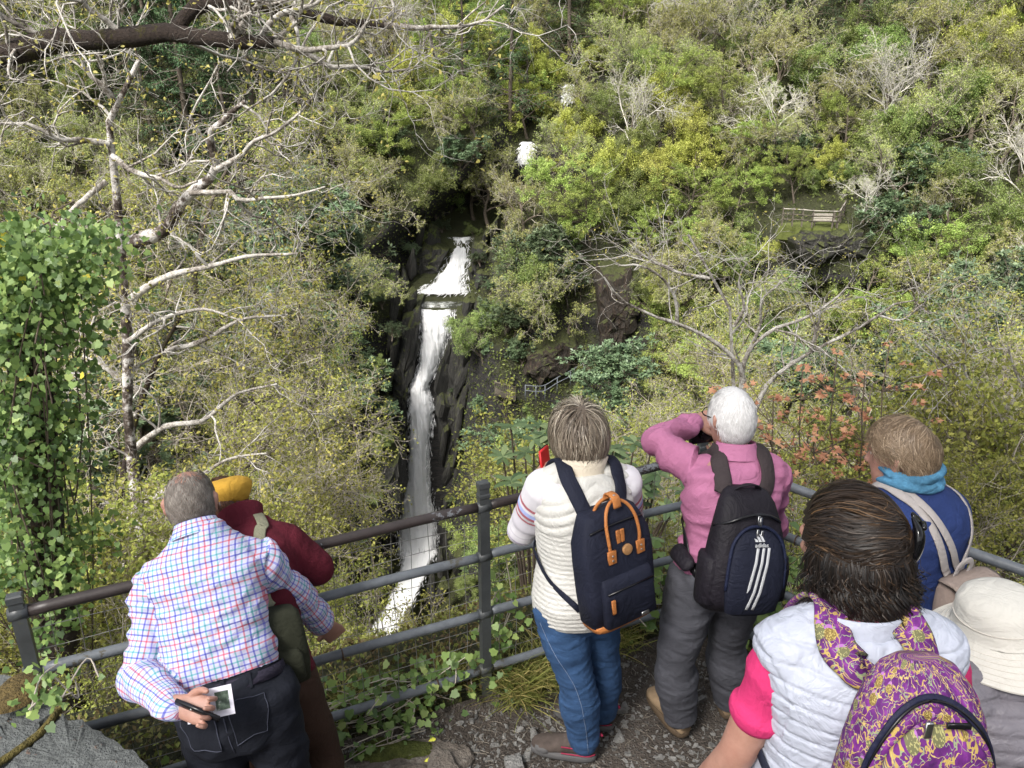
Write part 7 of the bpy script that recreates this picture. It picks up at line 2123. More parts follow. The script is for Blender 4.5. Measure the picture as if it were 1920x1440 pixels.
# ================================================================ man in the pink shirt, photographing
f = mk(neck=P(1378, 852, 2.62), pel=P(1345, 1092, 2.52), right=(.93, .22, 0.0), shL=P(1303, 884, 2.62), shR=P(1440, 890, 2.60), elL=P(1234, 826, 2.78), wrL=P(1302, 792, 2.92),
       elR=P(1452, 985, 2.74), wrR=P(1375, 870, 2.92), head=P(1371, 787, 2.66), hr=(.95, .30, 0), hf=(-.30, .94, -.10), w=.93, d=1.0, hk=.96, ground=0.03, bend=.012,
       hipL=V3(P(1345, 1092, 2.52)) + (-.095, -.01, -.02), hipR=V3(P(1345, 1092, 2.52)) + (.085, .02, -.02), knL=(.665, 2.56, .47), knR=(.90, 2.66, .48), anL=(.725, 2.645, .12), anR=(.97, 2.75, .12))
f.toeL = V3(f.anL) + (-.055, .14, -.055); f.toeR = V3(f.anR) + (.02, .15, -.055)
mp_ = person_root(f, 'white-haired man in pink shirt and grey trousers raising a camera')
h1 = hand_mesh(f.wrL, (.75, .25, .05), (.1, .8, -.6), (.2, .3, -.9), (.35, .6, .5), 1.0, tc=.4); h2 = hand_mesh(f.wrR, (-.75, .15, .75), (-.3, .5, .3), (.0, -.9, .6), (.4, .5, .4), 1.0)
body_obj(f, mp_, hands=[h1, h2])
m_hair4 = hairmat('white_hair', [(0, (0.48, 0.47, 0.46)), (0.5, (0.68, 0.67, 0.67)), (1, (0.85, 0.84, 0.84))])
shirt, bv4 = shirt_obj(f, 'shirt', [torso(f, .018, t0=0.12, extra=lambda t: .012 * math.exp(-((t - .3) / .1) ** 2)), arm(f, 'L', .014, .92, .97, cuff=.004), arm(f, 'R', .014, .93, .97), shoulder_cap(f, 'L', .014), shoulder_cap(f, 'R', .014)], m_pink, mp_, .0065, 4, [(.013, 9, 6, 11.0), (.009, 20, 8, 12.0), (.005, 40, 14, 13.0)], split=False)
collar(f, m_pink, mp_, .042, .066, 0.0, t=1.01, flare=.016)
cf = MB(); W_, E_ = V3(f.wrL), V3(f.elL); a_ = nrm(W_ - E_)
cf.add(*limb([W_ - a_ * .055, W_ - a_ * .002], [.043, .041], 3, 20)); cf.obj('cuff', m_pink, shirt)
soft_obj('trousers', [torso(f, .014, t1=0.2), leg(f, 'L', .020, hem=.018), leg(f, 'R', .020, hem=.018)], m_greydenim, mp_, .009, 3, [(.004, 15, 7, 13.0), (.0035, 42, 16, 14.0)], (0, 0, 1))
belt_ring(f, .2, .020, .02, m_black, mp_)
shoes(f, mp_, m_tanshoe, m_tansole, 1.0, 'desert_boot')
hair(f, mp_, m_hair4, 4900, .045, .06, keep=lambda q: ~EAR(q) & (q[:, 2] > -.48) & (q[:, 1] < .45 + .35 * q[:, 2]), seed=4, grav=.55, wid=.0022, steps=6, cap=1.03)
gl = MB()
gl.add(*tube1(catmull([V3(f.head) - f.hr * .080 + f.hf * .0 + f.hu * .016, V3(f.head) - f.hr * .082 + f.hf * .05 + f.hu * .014, V3(f.head) - f.hr * .066 + f.hf * .10 + f.hu * .012], 4), .0022, 6))
gl.add(*tube1(catmull([V3(f.head) + f.hr * .080 + f.hu * .016, V3(f.head) + f.hr * .082 + f.hf * .05 + f.hu * .014, V3(f.head) + f.hr * .066 + f.hf * .10 + f.hu * .012], 4), .0022, 6))
for s_ in (-1, 1):
    c = V3(f.head) + f.hf * .105 + f.hr * s_ * .033 + f.hu * .008
    gl.add(*tube1([c + f.hr * .026 * math.cos(a) + f.hu * .019 * math.sin(a) for a in np.linspace(0, 6.283, 22)], .0018, 6, False))
gl.obj('spectacles', m_black, mp_)
cm = thing('camera', P(1320, 815, 2.97), 'small dark camera held up beside the white-haired head', 'camera')
cc = P(1318, 812, 2.96); cr, cu_ = nrm(V3((.95, .3, 0))), V3((0, .05, 1.0)); co = np.cross(cr, cu_)
MB().add(*box(cc, cr * .058, cu_ * .040, co * .012)).obj('camera_body', m_black, cm)
MB().add(*box(cc - co * .0125 + cu_ * .004, cr * .046, cu_ * .031, co * .001)).obj('screen', plain('dim_screen', (.035, .042, .04), .15, .3, 30, 0), cm)
MB().add(*tube1([cc + co * .01, cc + co * .03, cc + co * .032], [.026, .025, .02], 20)).obj('lens', m_black, cm)
# black sports backpack
nb = thing('backpack', back_point(f, .35, .03, .1), 'black sports backpack with three silver stripes on the pink shirt', 'backpack')
u_ = nrm(f.up - f.right * .02); o_ = nrm(-f.fwd + f.right * .02); r_ = nrm(np.cross(o_, u_)) * 1
if np.dot(r_, f.right) < 0: r_ = -r_
o_ = nrm(np.cross(r_, u_)); o_ = o_ if np.dot(o_, -f.fwd) > 0 else -o_
cb = back_point(f, .40, -.035, .028)
secs = [(-.215, .10, .06), (-.205, .135, .11), (-.15, .158, .155), (-.06, .155, .165), (.04, .140, .15), (.12, .122, .125), (.18, .105, .095), (.215, .085, .065), (.228, .06, .04)]
bb = MB().add(*pack_body(cb, r_, u_, o_, secs, 40, 2.7)).obj('bag', m_blackpack, nb)
fp = MB().add(*pack_body(cb + o_ * .125, r_, u_, o_, [(-.20, .07, .03), (-.185, .098, .045), (-.10, .11, .06), (0.0, .105, .055), (.06, .088, .04), (.095, .06, .022), (.105, .03, .01)], 36, 2.6)).obj('front_pocket', m_navyweb, nb)
for nm, h, w_, d_, m_ in (('pocket_zip', 0.0, .0, .0, m_black),):
    q = [cb + o_ * z + u_ * y + r_ * x for x, y, z in ((-.112, -.10, .160), (-.108, -.0, .158), (-.092, .065, .147), (-.05, .107, .138), (0, .118, .136), (.05, .107, .138), (.092, .065, .147), (.108, 0, .158), (.112, -.10, .160))]
    MB().add(*tube1(catmull(q, 5), .006, 8)).obj('pocket_zip', cloth('dark_blue_piping', (.012, .016, .04), .6), fp)
q = [cb + o_ * z + u_ * y + r_ * x for x, y, z in ((-.128, .10, .06), (-.10, .125, .11), (-.05, .15, .128), (0, .158, .13), (.05, .15, .128), (.10, .125, .11), (.128, .10, .06))]
MB().add(*tube1(catmull(q, 5), .0055, 8)).obj('top_zip', m_black, nb)
for x, y, z in ((-.008, .096, .150), (.008, .092, .152), (.006, .135, .140), (-.002, .14, .139)):
    MB().add(*box(cb + r_ * x + u_ * y + o_ * z, r_ * .004, u_ * .016, o_ * .003)).obj('zip_pull', m_metal, nb)
pv_ = lambda x, y, e=0: cb + r_ * x + u_ * y + o_ * (np.interp(y, [-.20, -.185, -.10, 0, .06, .095], [.155, .170, .185, .180, .165, .147]) + .002 - 2.4 * (x * x) + e)
for k in range(3):
    pts = [pv_(-.052 + .022 * k + (y + .165) * .19, y) for y in np.linspace(-.168, .052, 14)]
    V, F, uv = ribbon(pts, [o_] * len(pts), .011, .0016)
    MB().add(V, F, 0, uv).obj('silver_stripe', m_silverprint, fp)
for k in range(3):         # slanted three-bar mark over the wordmark
    x0 = -.020 + k * .013; h = .010 + k * .007
    a0 = pv_(x0, .073, .004); a1 = pv_(x0 + .010, .073, .004)
    top0 = pv_(x0 - .0 + .002 - .5 * h * .0, .073 + h, .004) - r_ * (h * .45); top1 = top0 + r_ * .010
    MB().add([a0, a1, top1 + u_ * -.003, top0] + [p - o_ * .002 for p in (a0, a1, top1 + u_ * -.003, top0)], [[0, 1, 2, 3], [7, 6, 5, 4], [0, 4, 5, 1], [1, 5, 6, 2], [2, 6, 7, 3], [3, 7, 4, 0]]).obj('logo_bar', m_silverprint, fp, False)
text_mesh('adidas', .021, pv_(.0, .057, .004), r_, u_, o_, m_silverprint, fp, 'wordmark')
for s_ in 'LR':
    sg = -1 if s_ == 'L' else 1
    pts = strap_path(f, s_, cb + u_ * .19 + r_ * sg * .075, cb + u_ * -.19 + r_ * sg * .13, inner=.55)
    two_part_strap(nb, bv4, pts, .062, .013, m_blackbrown, .024, m_black)
    MB().add(*pack_body(cb + o_ * .02 + r_ * sg * .135 - u_ * .06, r_, u_, o_, [(-.13, .02, .06), (-.11, .032, .10), (0, .034, .11), (.05, .03, .10), (.06, .02, .08)], 24, 2.5)).obj('side_pocket', m_blackpack, nb)
q = [cb + u_ * y + r_ * x + o_ * z for x, y, z in ((-.055, .205, .03), (-.035, .235, .05), (0, .245, .06), (.035, .235, .05), (.055, .205, .03))]
MB().add(*ribbon(catmull(q, 5), [u_] * 21, .022, .006)[:2]).obj('grab_loop', m_blackpack, nb)
bp_ = MB().add(*limb([back_point(f, .2, -.155, -.10), back_point(f, .26, -.19, -.10), back_point(f, .22, -.185, -.02)], [.03, .035, .03], 4, 14, .6)).obj('hip_pouch', m_blackpack, nb)

# ================================================================ near woman with the thistle backpack
G5 = 0.22
f = mk(neck=P(1608, 1158, 1.33), pel=V3(P(1608, 1158, 1.33)) + (.01, -.02, -.50), right=(1, -.02, 0), shL=P(1472, 1232, 1.31), shR=P(1746, 1228, 1.30), elL=P(1378, 1415, 1.33), wrL=P(1240, 1560, 1.52),
       elR=P(1795, 1400, 1.30), wrR=P(1880, 1590, 1.50), head=P(1588, 1035, 1.42), hr=(.86, .50, 0), hf=(-.50, .85, -.12), w=1.0, d=1.05, hk=0.98, ground=G5, bend=.01, lim=1.0, ai=0.0,
       hipL=(0.62, 1.32, 1.0), hipR=(.80, 1.32, 1.0), knL=(.62, 1.36, .62), knR=(.80, 1.36, .62), anL=(.62, 1.33, G5 + .09), anR=(.80, 1.33, G5 + .09))
pz = V3(f.pel); f.hipL = pz + (-.085, 0, -.02); f.hipR = pz + (.085, 0, -.02); f.knL = f.hipL + (0, .05, -.40); f.knR = f.hipR + (0, .05, -.40); f.anL = V3((f.hipL[0], f.hipL[1], G5 + .09)); f.anR = V3((f.hipR[0], f.hipR[1], G5 + .09))
stand(f)
nw = person_root(f, 'woman with dark wavy clipped hair, pale blue quilted vest and cerise tee nearest the viewer')
h1 = hand_mesh(f.wrL, V3(f.wrL) - V3(f.elL), (1, 0, 0), (0, 1, 0), (.4, .5, .4), .9); h2 = hand_mesh(f.wrR, V3(f.wrR) - V3(f.elR), (-1, 0, 0), (0, 1, 0), (.4, .5, .4), .9)
body_obj(f, nw, hands=[h1, h2])
shirt_obj(f, 'tee_shirt', [torso(f, .010, t0=0.1), arm(f, 'L', .008, .215, 1.0, cuff=.010), arm(f, 'R', .008, .215, 1.0, cuff=.010), shoulder_cap(f, 'L', .004), shoulder_cap(f, 'R', .004)], m_cerise, nw, .006, 4, [(.005, 14, 6, 21.0)], split=False)
def quilt5(V, seg, f):
    x = (V - V3(f.pel)) @ f.right; h = (V - V3(f.pel)) @ f.up
    h = h + .008 * np.sin(x * 14 + 1) + .004 * vnoise(V[:, 0], V[:, 1], V[:, 2], 12, 2, 5.0)
    q = np.abs(np.sin(h * math.pi / 0.037))
    return np.minimum(q * 2.2, 1) ** .6 * .0062 - .004 + .0030 * vnoise(V[:, 0] * 1.6, V[:, 1], V[:, 2] * .7, 55, 2, 6.0) * q
vest, bv5 = shirt_obj(f, 'vest', [torso(f, .028, t0=-.05, t1=1.0, wm=.98), limb([V3(f.neck) * .5 + V3(f.shL) * .5, V3(f.shL) * .97 + V3(f.neck) * .03], [.076, .082], 3, 16), limb([V3(f.neck) * .5 + V3(f.shR) * .5, V3(f.shR) * .97 + V3(f.neck) * .03], [.076, .082], 3, 16)], m_iceblue, nw, .0045, 5, [(.003, 8, 4, 22.0)], quilt5, split=False)
collar(f, m_iceblue, nw, .02, .068, 0, .010, t=.99, flare=.01, fold=False)
soft_obj('trousers', [torso(f, .012, t1=0.1), leg(f, 'L', .016, hem=.02), leg(f, 'R', .016, hem=.02)], m_darkdenim, nw, .014, 3)
shoes(f, nw, m_shoebrown, m_grey_sole)
m_hair5 = hairmat('dark_brown_hair', [(0, (0.006, 0.005, 0.005)), (0.4, (0.018, 0.012, 0.009)), (0.75, (0.04, 0.024, 0.014)), (1, (0.14, 0.08, 0.038))], 0.5)
keep5 = lambda q: ~(EAR(q) & (q[:, 0] < 0)) & (q[:, 2] > -.6) & (q[:, 1] < .42 + .35 * q[:, 2])
clip_dir = nrm(V3((.62, -.72, .1)))
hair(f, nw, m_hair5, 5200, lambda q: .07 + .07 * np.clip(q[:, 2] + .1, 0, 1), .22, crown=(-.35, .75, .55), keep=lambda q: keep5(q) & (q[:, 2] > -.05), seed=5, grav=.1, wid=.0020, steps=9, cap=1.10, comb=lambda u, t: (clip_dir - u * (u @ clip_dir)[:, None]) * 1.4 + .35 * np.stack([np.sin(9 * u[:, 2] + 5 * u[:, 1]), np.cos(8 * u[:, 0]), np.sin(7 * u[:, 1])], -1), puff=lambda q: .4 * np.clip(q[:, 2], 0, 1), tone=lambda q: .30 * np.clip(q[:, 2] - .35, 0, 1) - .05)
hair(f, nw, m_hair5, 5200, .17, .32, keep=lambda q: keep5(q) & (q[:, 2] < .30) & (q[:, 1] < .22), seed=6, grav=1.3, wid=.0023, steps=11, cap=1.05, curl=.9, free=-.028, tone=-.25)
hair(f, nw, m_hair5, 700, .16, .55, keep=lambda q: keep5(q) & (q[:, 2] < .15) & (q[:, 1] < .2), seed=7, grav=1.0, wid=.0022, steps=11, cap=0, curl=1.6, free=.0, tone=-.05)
cd = V3(f.head) + (f.hr * clip_dir[0] * .098 + f.hf * clip_dir[1] * .122 + f.hu * .040)
co_ = nrm(cd - V3(f.head)); ct = nrm(np.cross(f.hu, co_))
cl = MB()
for sg in (-1, 1):
    cl.add(*limb([cd + ct * sg * .010 + f.hu * .052 + co_ * .010, cd + ct * sg * .024 + f.hu * .02 + co_ * .022, cd + ct * sg * .026 - f.hu * .02 + co_ * .016, cd + ct * sg * .012 - f.hu * .05], [.009, .019, .019, .010], 5, 14, .55, ct))
cl.add(*limb([cd + f.hu * .03 + co_ * .03 - ct * .012, cd + f.hu * .03 + co_ * .03 + ct * .012], [.006, .006], 3, 8))
cl.obj('hair_claw', m_gloss, nw)

# thistle print on purple canvas
def thistle():
    m, nt, b = nodes('thistle_print_canvas')
    uv = uvmap(nt, 1, 1, 1)
    wob = nt.nodes.new('ShaderNodeTexNoise'); wob.inputs['Scale'].default_value = 22; wob.inputs['Detail'].default_value = 3; L(nt, uv, wob.inputs['Vector'])
    ad = N(nt, 'ShaderNodeVectorMath', operation='MULTIPLY_ADD'); L(nt, wob.outputs['Color'], ad.inputs[0]); ad.inputs[1].default_value = (.028, .028, 0); L(nt, uv, ad.inputs[2])
    base = ramp(nt, noise_n(nt, 26, 4, .6, uv), [(.3, (.045, .008, .07)), (.55, (.13, .02, .17)), (.75, (.27, .05, .31))])
    # flower heads
    v1 = N(nt, 'ShaderNodeTexVoronoi', Scale=27.0, Randomness=.75); L(nt, uv, v1.inputs['Vector'])
    hatch = N(nt, 'ShaderNodeTexVoronoi', Scale=330.0); L(nt, uv, hatch.inputs['Vector'])
    sp = nt.nodes.new('ShaderNodeSeparateColor'); L(nt, v1.outputs['Color'], sp.inputs[0])
    hcol = mixc(nt, math_n(nt, 'GREATER_THAN', sp.outputs[0], .55), (.30, .20, .05), (.19, .23, .12))
    hcol = mixc(nt, math_n(nt, 'GREATER_THAN', hatch.outputs['Distance'], .42), mixc(nt, .5, hcol, (.5, .42, .16)), mixc(nt, .6, hcol, (.10, .07, .03)))
    on = math_n(nt, 'MULTIPLY', math_n(nt, 'LESS_THAN', v1.outputs['Distance'], .34), math_n(nt, 'GREATER_THAN', sp.outputs[1], .28))
    tuft_ = math_n(nt, 'MULTIPLY', math_n(nt, 'LESS_THAN', v1.outputs['Distance'], .46), math_n(nt, 'GREATER_THAN', sp.outputs[1], .45))
    # stems and spiky leaves: contour lines of warped noise
    def vines(sc, w, seed, col, prev):
        mpv = nt.nodes.new('ShaderNodeMapping'); mpv.inputs['Location'].default_value = (seed, seed * 1.7, 0); mpv.inputs['Scale'].default_value = (1.1, 1.0, 1); L(nt, ad.outputs[0], mpv.inputs['Vector'])
        n_ = noise_n(nt, sc, 2, .5, mpv.outputs[0])
        d = math_n(nt, 'ABSOLUTE', math_n(nt, 'SUBTRACT', n_, .5))
        sharp = noise_n(nt, 130, 2, .5, uv)
        thr = math_n(nt, 'MULTIPLY', math_n(nt, 'POWER', sharp, 2.5), w)
        return mixc(nt, math_n(nt, 'LESS_THAN', d, thr), prev, col)
    sh_ = nt.nodes.new('ShaderNodeMapping'); sh_.inputs['Location'].default_value = (0, -.0075, 0); L(nt, uv, sh_.inputs['Vector'])
    v2 = N(nt, 'ShaderNodeTexVoronoi', Scale=27.0, Randomness=.75); L(nt, sh_.outputs[0], v2.inputs['Vector'])
    sp2 = nt.nodes.new('ShaderNodeSeparateColor'); L(nt, v2.outputs['Color'], sp2.inputs[0])
    tuft_ = math_n(nt, 'MULTIPLY', math_n(nt, 'LESS_THAN', v2.outputs['Distance'], .30), math_n(nt, 'GREATER_THAN', sp2.outputs[1], .28))
    c = mixc(nt, math_n(nt, 'MULTIPLY', tuft_, .8), base, (.40, .16, .46))
    c = vines(30, .075, 1.0, (.42, .30, .09), c)
    c = vines(34, .05, 5.0, (.24, .29, .17), c)
    c = vines(26, .04, 9.0, (.50, .38, .14), c)
    c = mixc(nt, on, c, hcol)
    L(nt, c, b.inputs['Base Color']); b.inputs['Roughness'].default_value = .7; b.inputs['Specular IOR Level'].default_value = .25
    bump(nt, b, noise_n(nt, 25, 4, .6), .35, .012)
    return m
m_thistle = thistle()
nb = thing('backpack', back_point(f, .3, .02, .1), 'purple thistle-print backpack on the pale blue vest', 'backpack')
u_ = nrm(f.up * .99 + f.right * .03 - f.fwd * .02); o_ = -f.fwd; r_ = nrm(np.cross(u_, o_)); r_ = r_ if np.dot(r_, f.right) > 0 else -r_
o_ = nrm(np.cross(r_, u_)); o_ = o_ if np.dot(o_, -f.fwd) > 0 else -o_
cb = back_point(f, .66, .028, .030)
def pack_uv(V, c): return np.stack([(V - c) @ r_, (V - c) @ u_ + ((V - c) @ o_) * .6], -1)
secs = [(-.33, .10, .08), (-.32, .132, .13), (-.18, .142, .155), (-.04, .138, .155), (.05, .126, .14), (.12, .112, .12), (.165, .094, .09), (.195, .07, .06), (.206, .04, .03)]
V, F = pack_body(cb, r_, u_, o_, secs, 48, 2.8)
rad_ = 0.0035 * vnoise(V[:, 0], V[:, 1], V[:, 2], 40, 2, 3.0)
MB().add(V + o_ * rad_[:, None], F, 0, pack_uv2(secs, 48, 2.8)).obj('bag', m_thistle, nb)
c2 = cb + o_ * .118 + u_ * .03
V, F = pack_body(c2, r_, u_, o_, [(-.22, .085, .03), (-.20, .105, .055), (-.10, .112, .06), (.0, .105, .05), (.07, .082, .035), (.105, .05, .018), (.113, .02, .01)], 40, 2.5)
fp = MB().add(V, F, 0, pack_uv(V, cb) + .07).obj('front_pocket', m_thistle, nb)
arc = ((-.118, -.10, .152), (-.112, -.01, .15), (-.085, .065, .142), (-.045, .105, .132), (0, .118, .126), (.045, .105, .132), (.085, .065, .142), (.112, -.01, .15), (.12, -.12, .154))
arc = [(x, y + .055 - .0 * z, pack_z(secs, 2.8, x, min(y + .055, .19)) + .006) for x, y, z in arc]
q = catmull([cb + o_ * z + u_ * y + r_ * x for x, y, z in arc], 6)
MB().add(*ribbon(q, nrm(o_ * .8 + u_ * .5) + 0 * q, .016, .006)[:2]).obj('zip_band', cloth('ink_blue_band', (.012, .013, .035), .6), nb)
MB().add(*tube1(q + o_ * .006, .0025, 6)).obj('zip', m_black, nb)
V, F, uv = ribbon(catmull([cb + o_ * (z + .012) + u_ * (y - .022) + r_ * x * .96 for x, y, z in arc], 6), [nrm(o_ + u_ * .3)] * 49, .022, .004)
MB().add(V, F, 0, uv + .3).obj('zip_flap', m_thistle, nb)
V, F, uv = ribbon([c2 + o_ * .054 + u_ * .012 + r_ * x for x in np.linspace(-.085, .085, 12)], [o_] * 12, .003, .002); MB().add(V, F).obj('pocket_seam', m_black, fp)
for x, y in ((-.028, .095), (.022, .105)): MB().add(*box(cb + o_ * .140 + u_ * (y + .055) + r_ * x, r_ * (.006 if x < 0 else .02), u_ * (.016 if x < 0 else .005), o_ * .003)).obj('zip_pull', m_metal if x < 0 else m_black, nb)
for s_ in 'LR':
    sg = -1 if s_ == 'L' else 1
    pts = strap_path(f, s_, cb + u_ * .17 + r_ * sg * .055, cb + u_ * -.28 + r_ * sg * .11, inner=.52)
    V, F, uv = strap(bv5, pts[:6], .072, .012, 8)
    o = MB().add(V, F, 0, uv + .5).obj('shoulder_strap', m_thistle, nb)
    V, F, uv = strap(bv5, pts[5:], .022, .004, 8, off=.014)
    MB().add(V, F).obj('lower_strap', m_navyweb, o)

# ================================================================ person in the blue jumper with turquoise scarf
f = mk(neck=P(1706, 912, 2.30), pel=V3(P(1706, 912, 2.30)) + (.035, -.06, -.52), right=(.90, .42, 0), shL=P(1648, 962, 2.26), shR=P(1772, 955, 2.36), elL=V3(P(1648, 962, 2.26)) + (-.09, .08, -.24), wrL=V3(P(1648, 962, 2.26)) + (-.02, .28, -.30),
       elR=V3(P(1772, 955, 2.36)) + (.08, .06, -.25), wrR=V3(P(1772, 955, 2.36)) + (-.02, .28, -.28), head=P(1690, 856, 2.32), hr=(.72, .69, .02), hf=(-.68, .71, -.14), w=1.02, d=1.05, hk=0.99, ground=0.0, bend=.012,
       hipL=(0, 0, 0), hipR=(0, 0, 0), knL=(0, 0, 0), knR=(0, 0, 0), anL=(0, 0, 0), anR=(0, 0, 0))
pz = V3(f.pel); f.hipL = pz - f.right * .085 - (0, 0, .02); f.hipR = pz + f.right * .085 - (0, 0, .02)
for s_ in 'LR':
    h = getattr(f, 'hip' + s_); setattr(f, 'kn' + s_, h + f.fwd * .03 * (1, 1, 0) + V3((0, 0, -.38))); setattr(f, 'an' + s_, V3((h[0], h[1], .09)))
    setattr(f, 'toe' + s_, getattr(f, 'an' + s_) + nrm(f.fwd * (1, 1, 0)) * .14 + V3((0, 0, -.055)))
bp = person_root(f, 'person with fair tousled hair, navy blue jumper and turquoise scarf at the rail')
h1 = hand_mesh(f.wrL, (.4, .8, -.1), (.3, 0, -1), (.3, 0, 1), (.3, .5, .4), .92); h2 = hand_mesh(f.wrR, (-.5, .8, -.1), (-.3, 0, -1), (-.3, 0, 1), (.3, .5, .4), .92)
body_obj(f, bp, hands=[h1, h2])
jm, bv6 = shirt_obj(f, 'jumper', [torso(f, .022, t0=0.0), arm(f, 'L', .022, .97), arm(f, 'R', .022, .97), shoulder_cap(f, 'L', .018), shoulder_cap(f, 'R', .018)], m_blue, bp, .007, 5, [(.005, 14, 6, 31.0), (.003, 34, 12, 32.0)], split=False)
soft_obj('trousers', [torso(f, .012, t1=0.1), leg(f, 'L', .018, hem=.02), leg(f, 'R', .018, hem=.02)], m_greydenim, bp, .014, 3, [(.004, 15, 7, 33.0)], (0, 0, 1))
shoes(f, bp, m_shoebrown, m_grey_sole)
sc_ = V3(f.neck) + f.up * .022
parts = []
for k in range(4):
    rr = .072 + .014 * (k % 2); zz = -.012 + .017 * k
    parts.append(limb([sc_ + f.right * rr * math.cos(a) * 1.04 + f.fwd * rr * math.sin(a) + f.up * (zz + .008 * math.sin(2 * a + k)) for a in np.linspace(0, 2 * math.pi * 1.02, 14)], [.017] * 14, 3, 10))
soft_obj('scarf', parts, m_scarf, bp, .005, 3, [(.0035, 60, 22, 3.0)], f.up)
m_hair6 = hairmat('fair_brown_hair', [(0, (0.09, 0.062, 0.04)), (0.5, (0.22, 0.155, 0.10)), (1, (0.42, 0.325, 0.225))])
hair(f, bp, m_hair6, 4900, lambda q: .045 + .05 * np.clip(q[:, 2], 0, 1), .12, crown=(.3, -.55, .78), keep=lambda q: ~EAR(q) & (q[:, 2] > -.5) & (q[:, 1] < .45 + .5 * q[:, 2]), seed=8, grav=.3, wid=.0022, steps=7, cap=1.05, puff=lambda q: .5 * np.clip(q[:, 2], -.2, 1) + .3 * np.clip(q[:, 1], 0, 1))
er = MB().add(*limb([V3(f.head) - f.hr * .078 - f.hu * .038, V3(f.head) - f.hr * .079 - f.hu * .040], [.003, .003], 2, 8)).obj('earring', m_metal, bp)
nb = thing('backpack', P(1765, 1100, 2.0), 'taupe flap-top backpack on the navy blue jumper', 'backpack')
o_ = nrm(-f.fwd); u_ = nrm(f.up); r_ = f.right
cb = back_point(f, .30, .035, .03)
secs = [(-.23, .10, .07), (-.22, .125, .11), (-.10, .130, .125), (.03, .120, .11), (.08, .105, .09), (.10, .085, .07)]
V, F = pack_body(cb, r_, u_, o_, secs, 36, 2.8); V = V + o_ * (.004 * vnoise(V[:, 0], V[:, 1], V[:, 2], 35, 2, 3.0))[:, None]
MB().add(V, F).obj('bag', m_taupe, nb)
q = [cb + u_ * y + o_ * z for y, z in ((.105, .01), (.118, .05), (.105, .10), (.06, .125), (-.02, .138), (-.09, .142), (-.105, .140))]
qq = catmull(q, 5); T_, A_, B_ = frames(qq, r_)
V, F, uv = ribbon(qq, -B_ if np.dot(B_[8], o_) < 0 else B_, [.15, .18, .19, .2, .205] + [.21] * (len(qq) - 9) + [.2, .18, .14, .09], .007)
MB().add(V, F, 0, uv).obj('flap', cloth('light_taupe_canvas', (.25, .20, .175), .85, 400, .12, .4), nb)
MB().add(*pack_body(cb + r_ * -.115 + o_ * .03 - u_ * .05, r_, u_, o_, [(-.12, .02, .05), (-.10, .03, .08), (.02, .03, .08), (.05, .02, .06)], 24, 2.6)).obj('side_pocket', m_taupe, nb)
MB().add(*tube1(catmull([cb - r_ * .12 + o_ * .1 + u_ * -.02, cb - r_ * .118 + o_ * .108 + u_ * .02, cb - r_ * .10 + o_ * .11 + u_ * .06], 5), .004, 6)).obj('zip', m_black, nb)
MB().add(*tube1(catmull([cb - r_ * .10 + o_ * .13 - u_ * .06, cb - r_ * .102 + o_ * .134 - u_ * .085, cb - r_ * .10 + o_ * .13 - u_ * .11], 4), .004, 6)).obj('clip', m_metal, nb)
for s_ in 'LR':
    sg = -1 if s_ == 'L' else 1
    pts = strap_path(f, s_, cb + u_ * .105 + r_ * sg * .03, cb + u_ * -.2 + r_ * sg * .12, inner=.68)
    two_part_strap(nb, bv6, pts, .030, .005, m_taupeweb, .02)
q = [cb + u_ * y + r_ * x + o_ * z for x, y, z in ((-.032, .10, .03), (-.03, .15, .045), (0, .168, .05), (.03, .15, .045), (.032, .10, .03))]
MB().add(*ribbon(catmull(q, 6), [o_] * 25, .022, .004)[:2]).obj('grab_loop', m_taupeweb, nb)
V, F, uv = strap(bv6, [cb + u_ * .11 + r_ * .02, back_point(f, .7, -.005, .03), back_point(f, .92, -.055, .03), V3(f.neck) - f.right * .07 + f.up * .01], .028, .004, 7); MB().add(V, F).obj('sling_strap', m_taupeweb, nb)

# ================================================================ person in the stone bucket hat and grey quilted jacket
G7 = 0.08
c0 = P(1905, 1275, 1.50)
f = mk(neck=c0 + (0, .03, .03), pel=c0 + (.0, -.02, -.50), right=(1, -.05, 0), shL=P(1785, 1300, 1.48), shR=P(1785, 1300, 1.48) + V3((.315, -.02, 0)), elL=P(1775, 1480, 1.50), wrL=P(1850, 1600, 1.70),
       elR=P(1785, 1300, 1.48) + V3((.34, .03, -.26)), wrR=P(1785, 1300, 1.48) + V3((.28, .2, -.4)), head=P(1885, 1205, 1.58), hr=(.98, -.1, .1), hf=(.05, .94, -.30), w=1.02, d=1.1, hk=1.0, ground=G7, bend=.02,
       hipL=(0, 0, 0), hipR=(0, 0, 0), knL=(0, 0, 0), knR=(0, 0, 0), anL=(0, 0, 0), anR=(0, 0, 0))
pz = V3(f.pel)
for s_, sg in (('L', -1), ('R', 1)):
    h = pz + f.right * sg * .085 - (0, 0, .02); setattr(f, 'hip' + s_, h); setattr(f, 'kn' + s_, h + V3((0, .03, -.3))); setattr(f, 'an' + s_, V3((h[0], h[1], G7 + .09)))
stand(f)
bh = person_root(f, 'person in stone cotton bucket hat and grey quilted jacket at right edge')
h1 = hand_mesh(f.wrL, (.3, .8, -.3), (1, 0, 0), (0, 0, 1), (.4, .5, .4), .9); h2 = hand_mesh(f.wrR, (-.3, .8, -.3), (-1, 0, 0), (0, 0, 1), (.4, .5, .4), .9)
body_obj(f, bh, hands=[h1, h2])
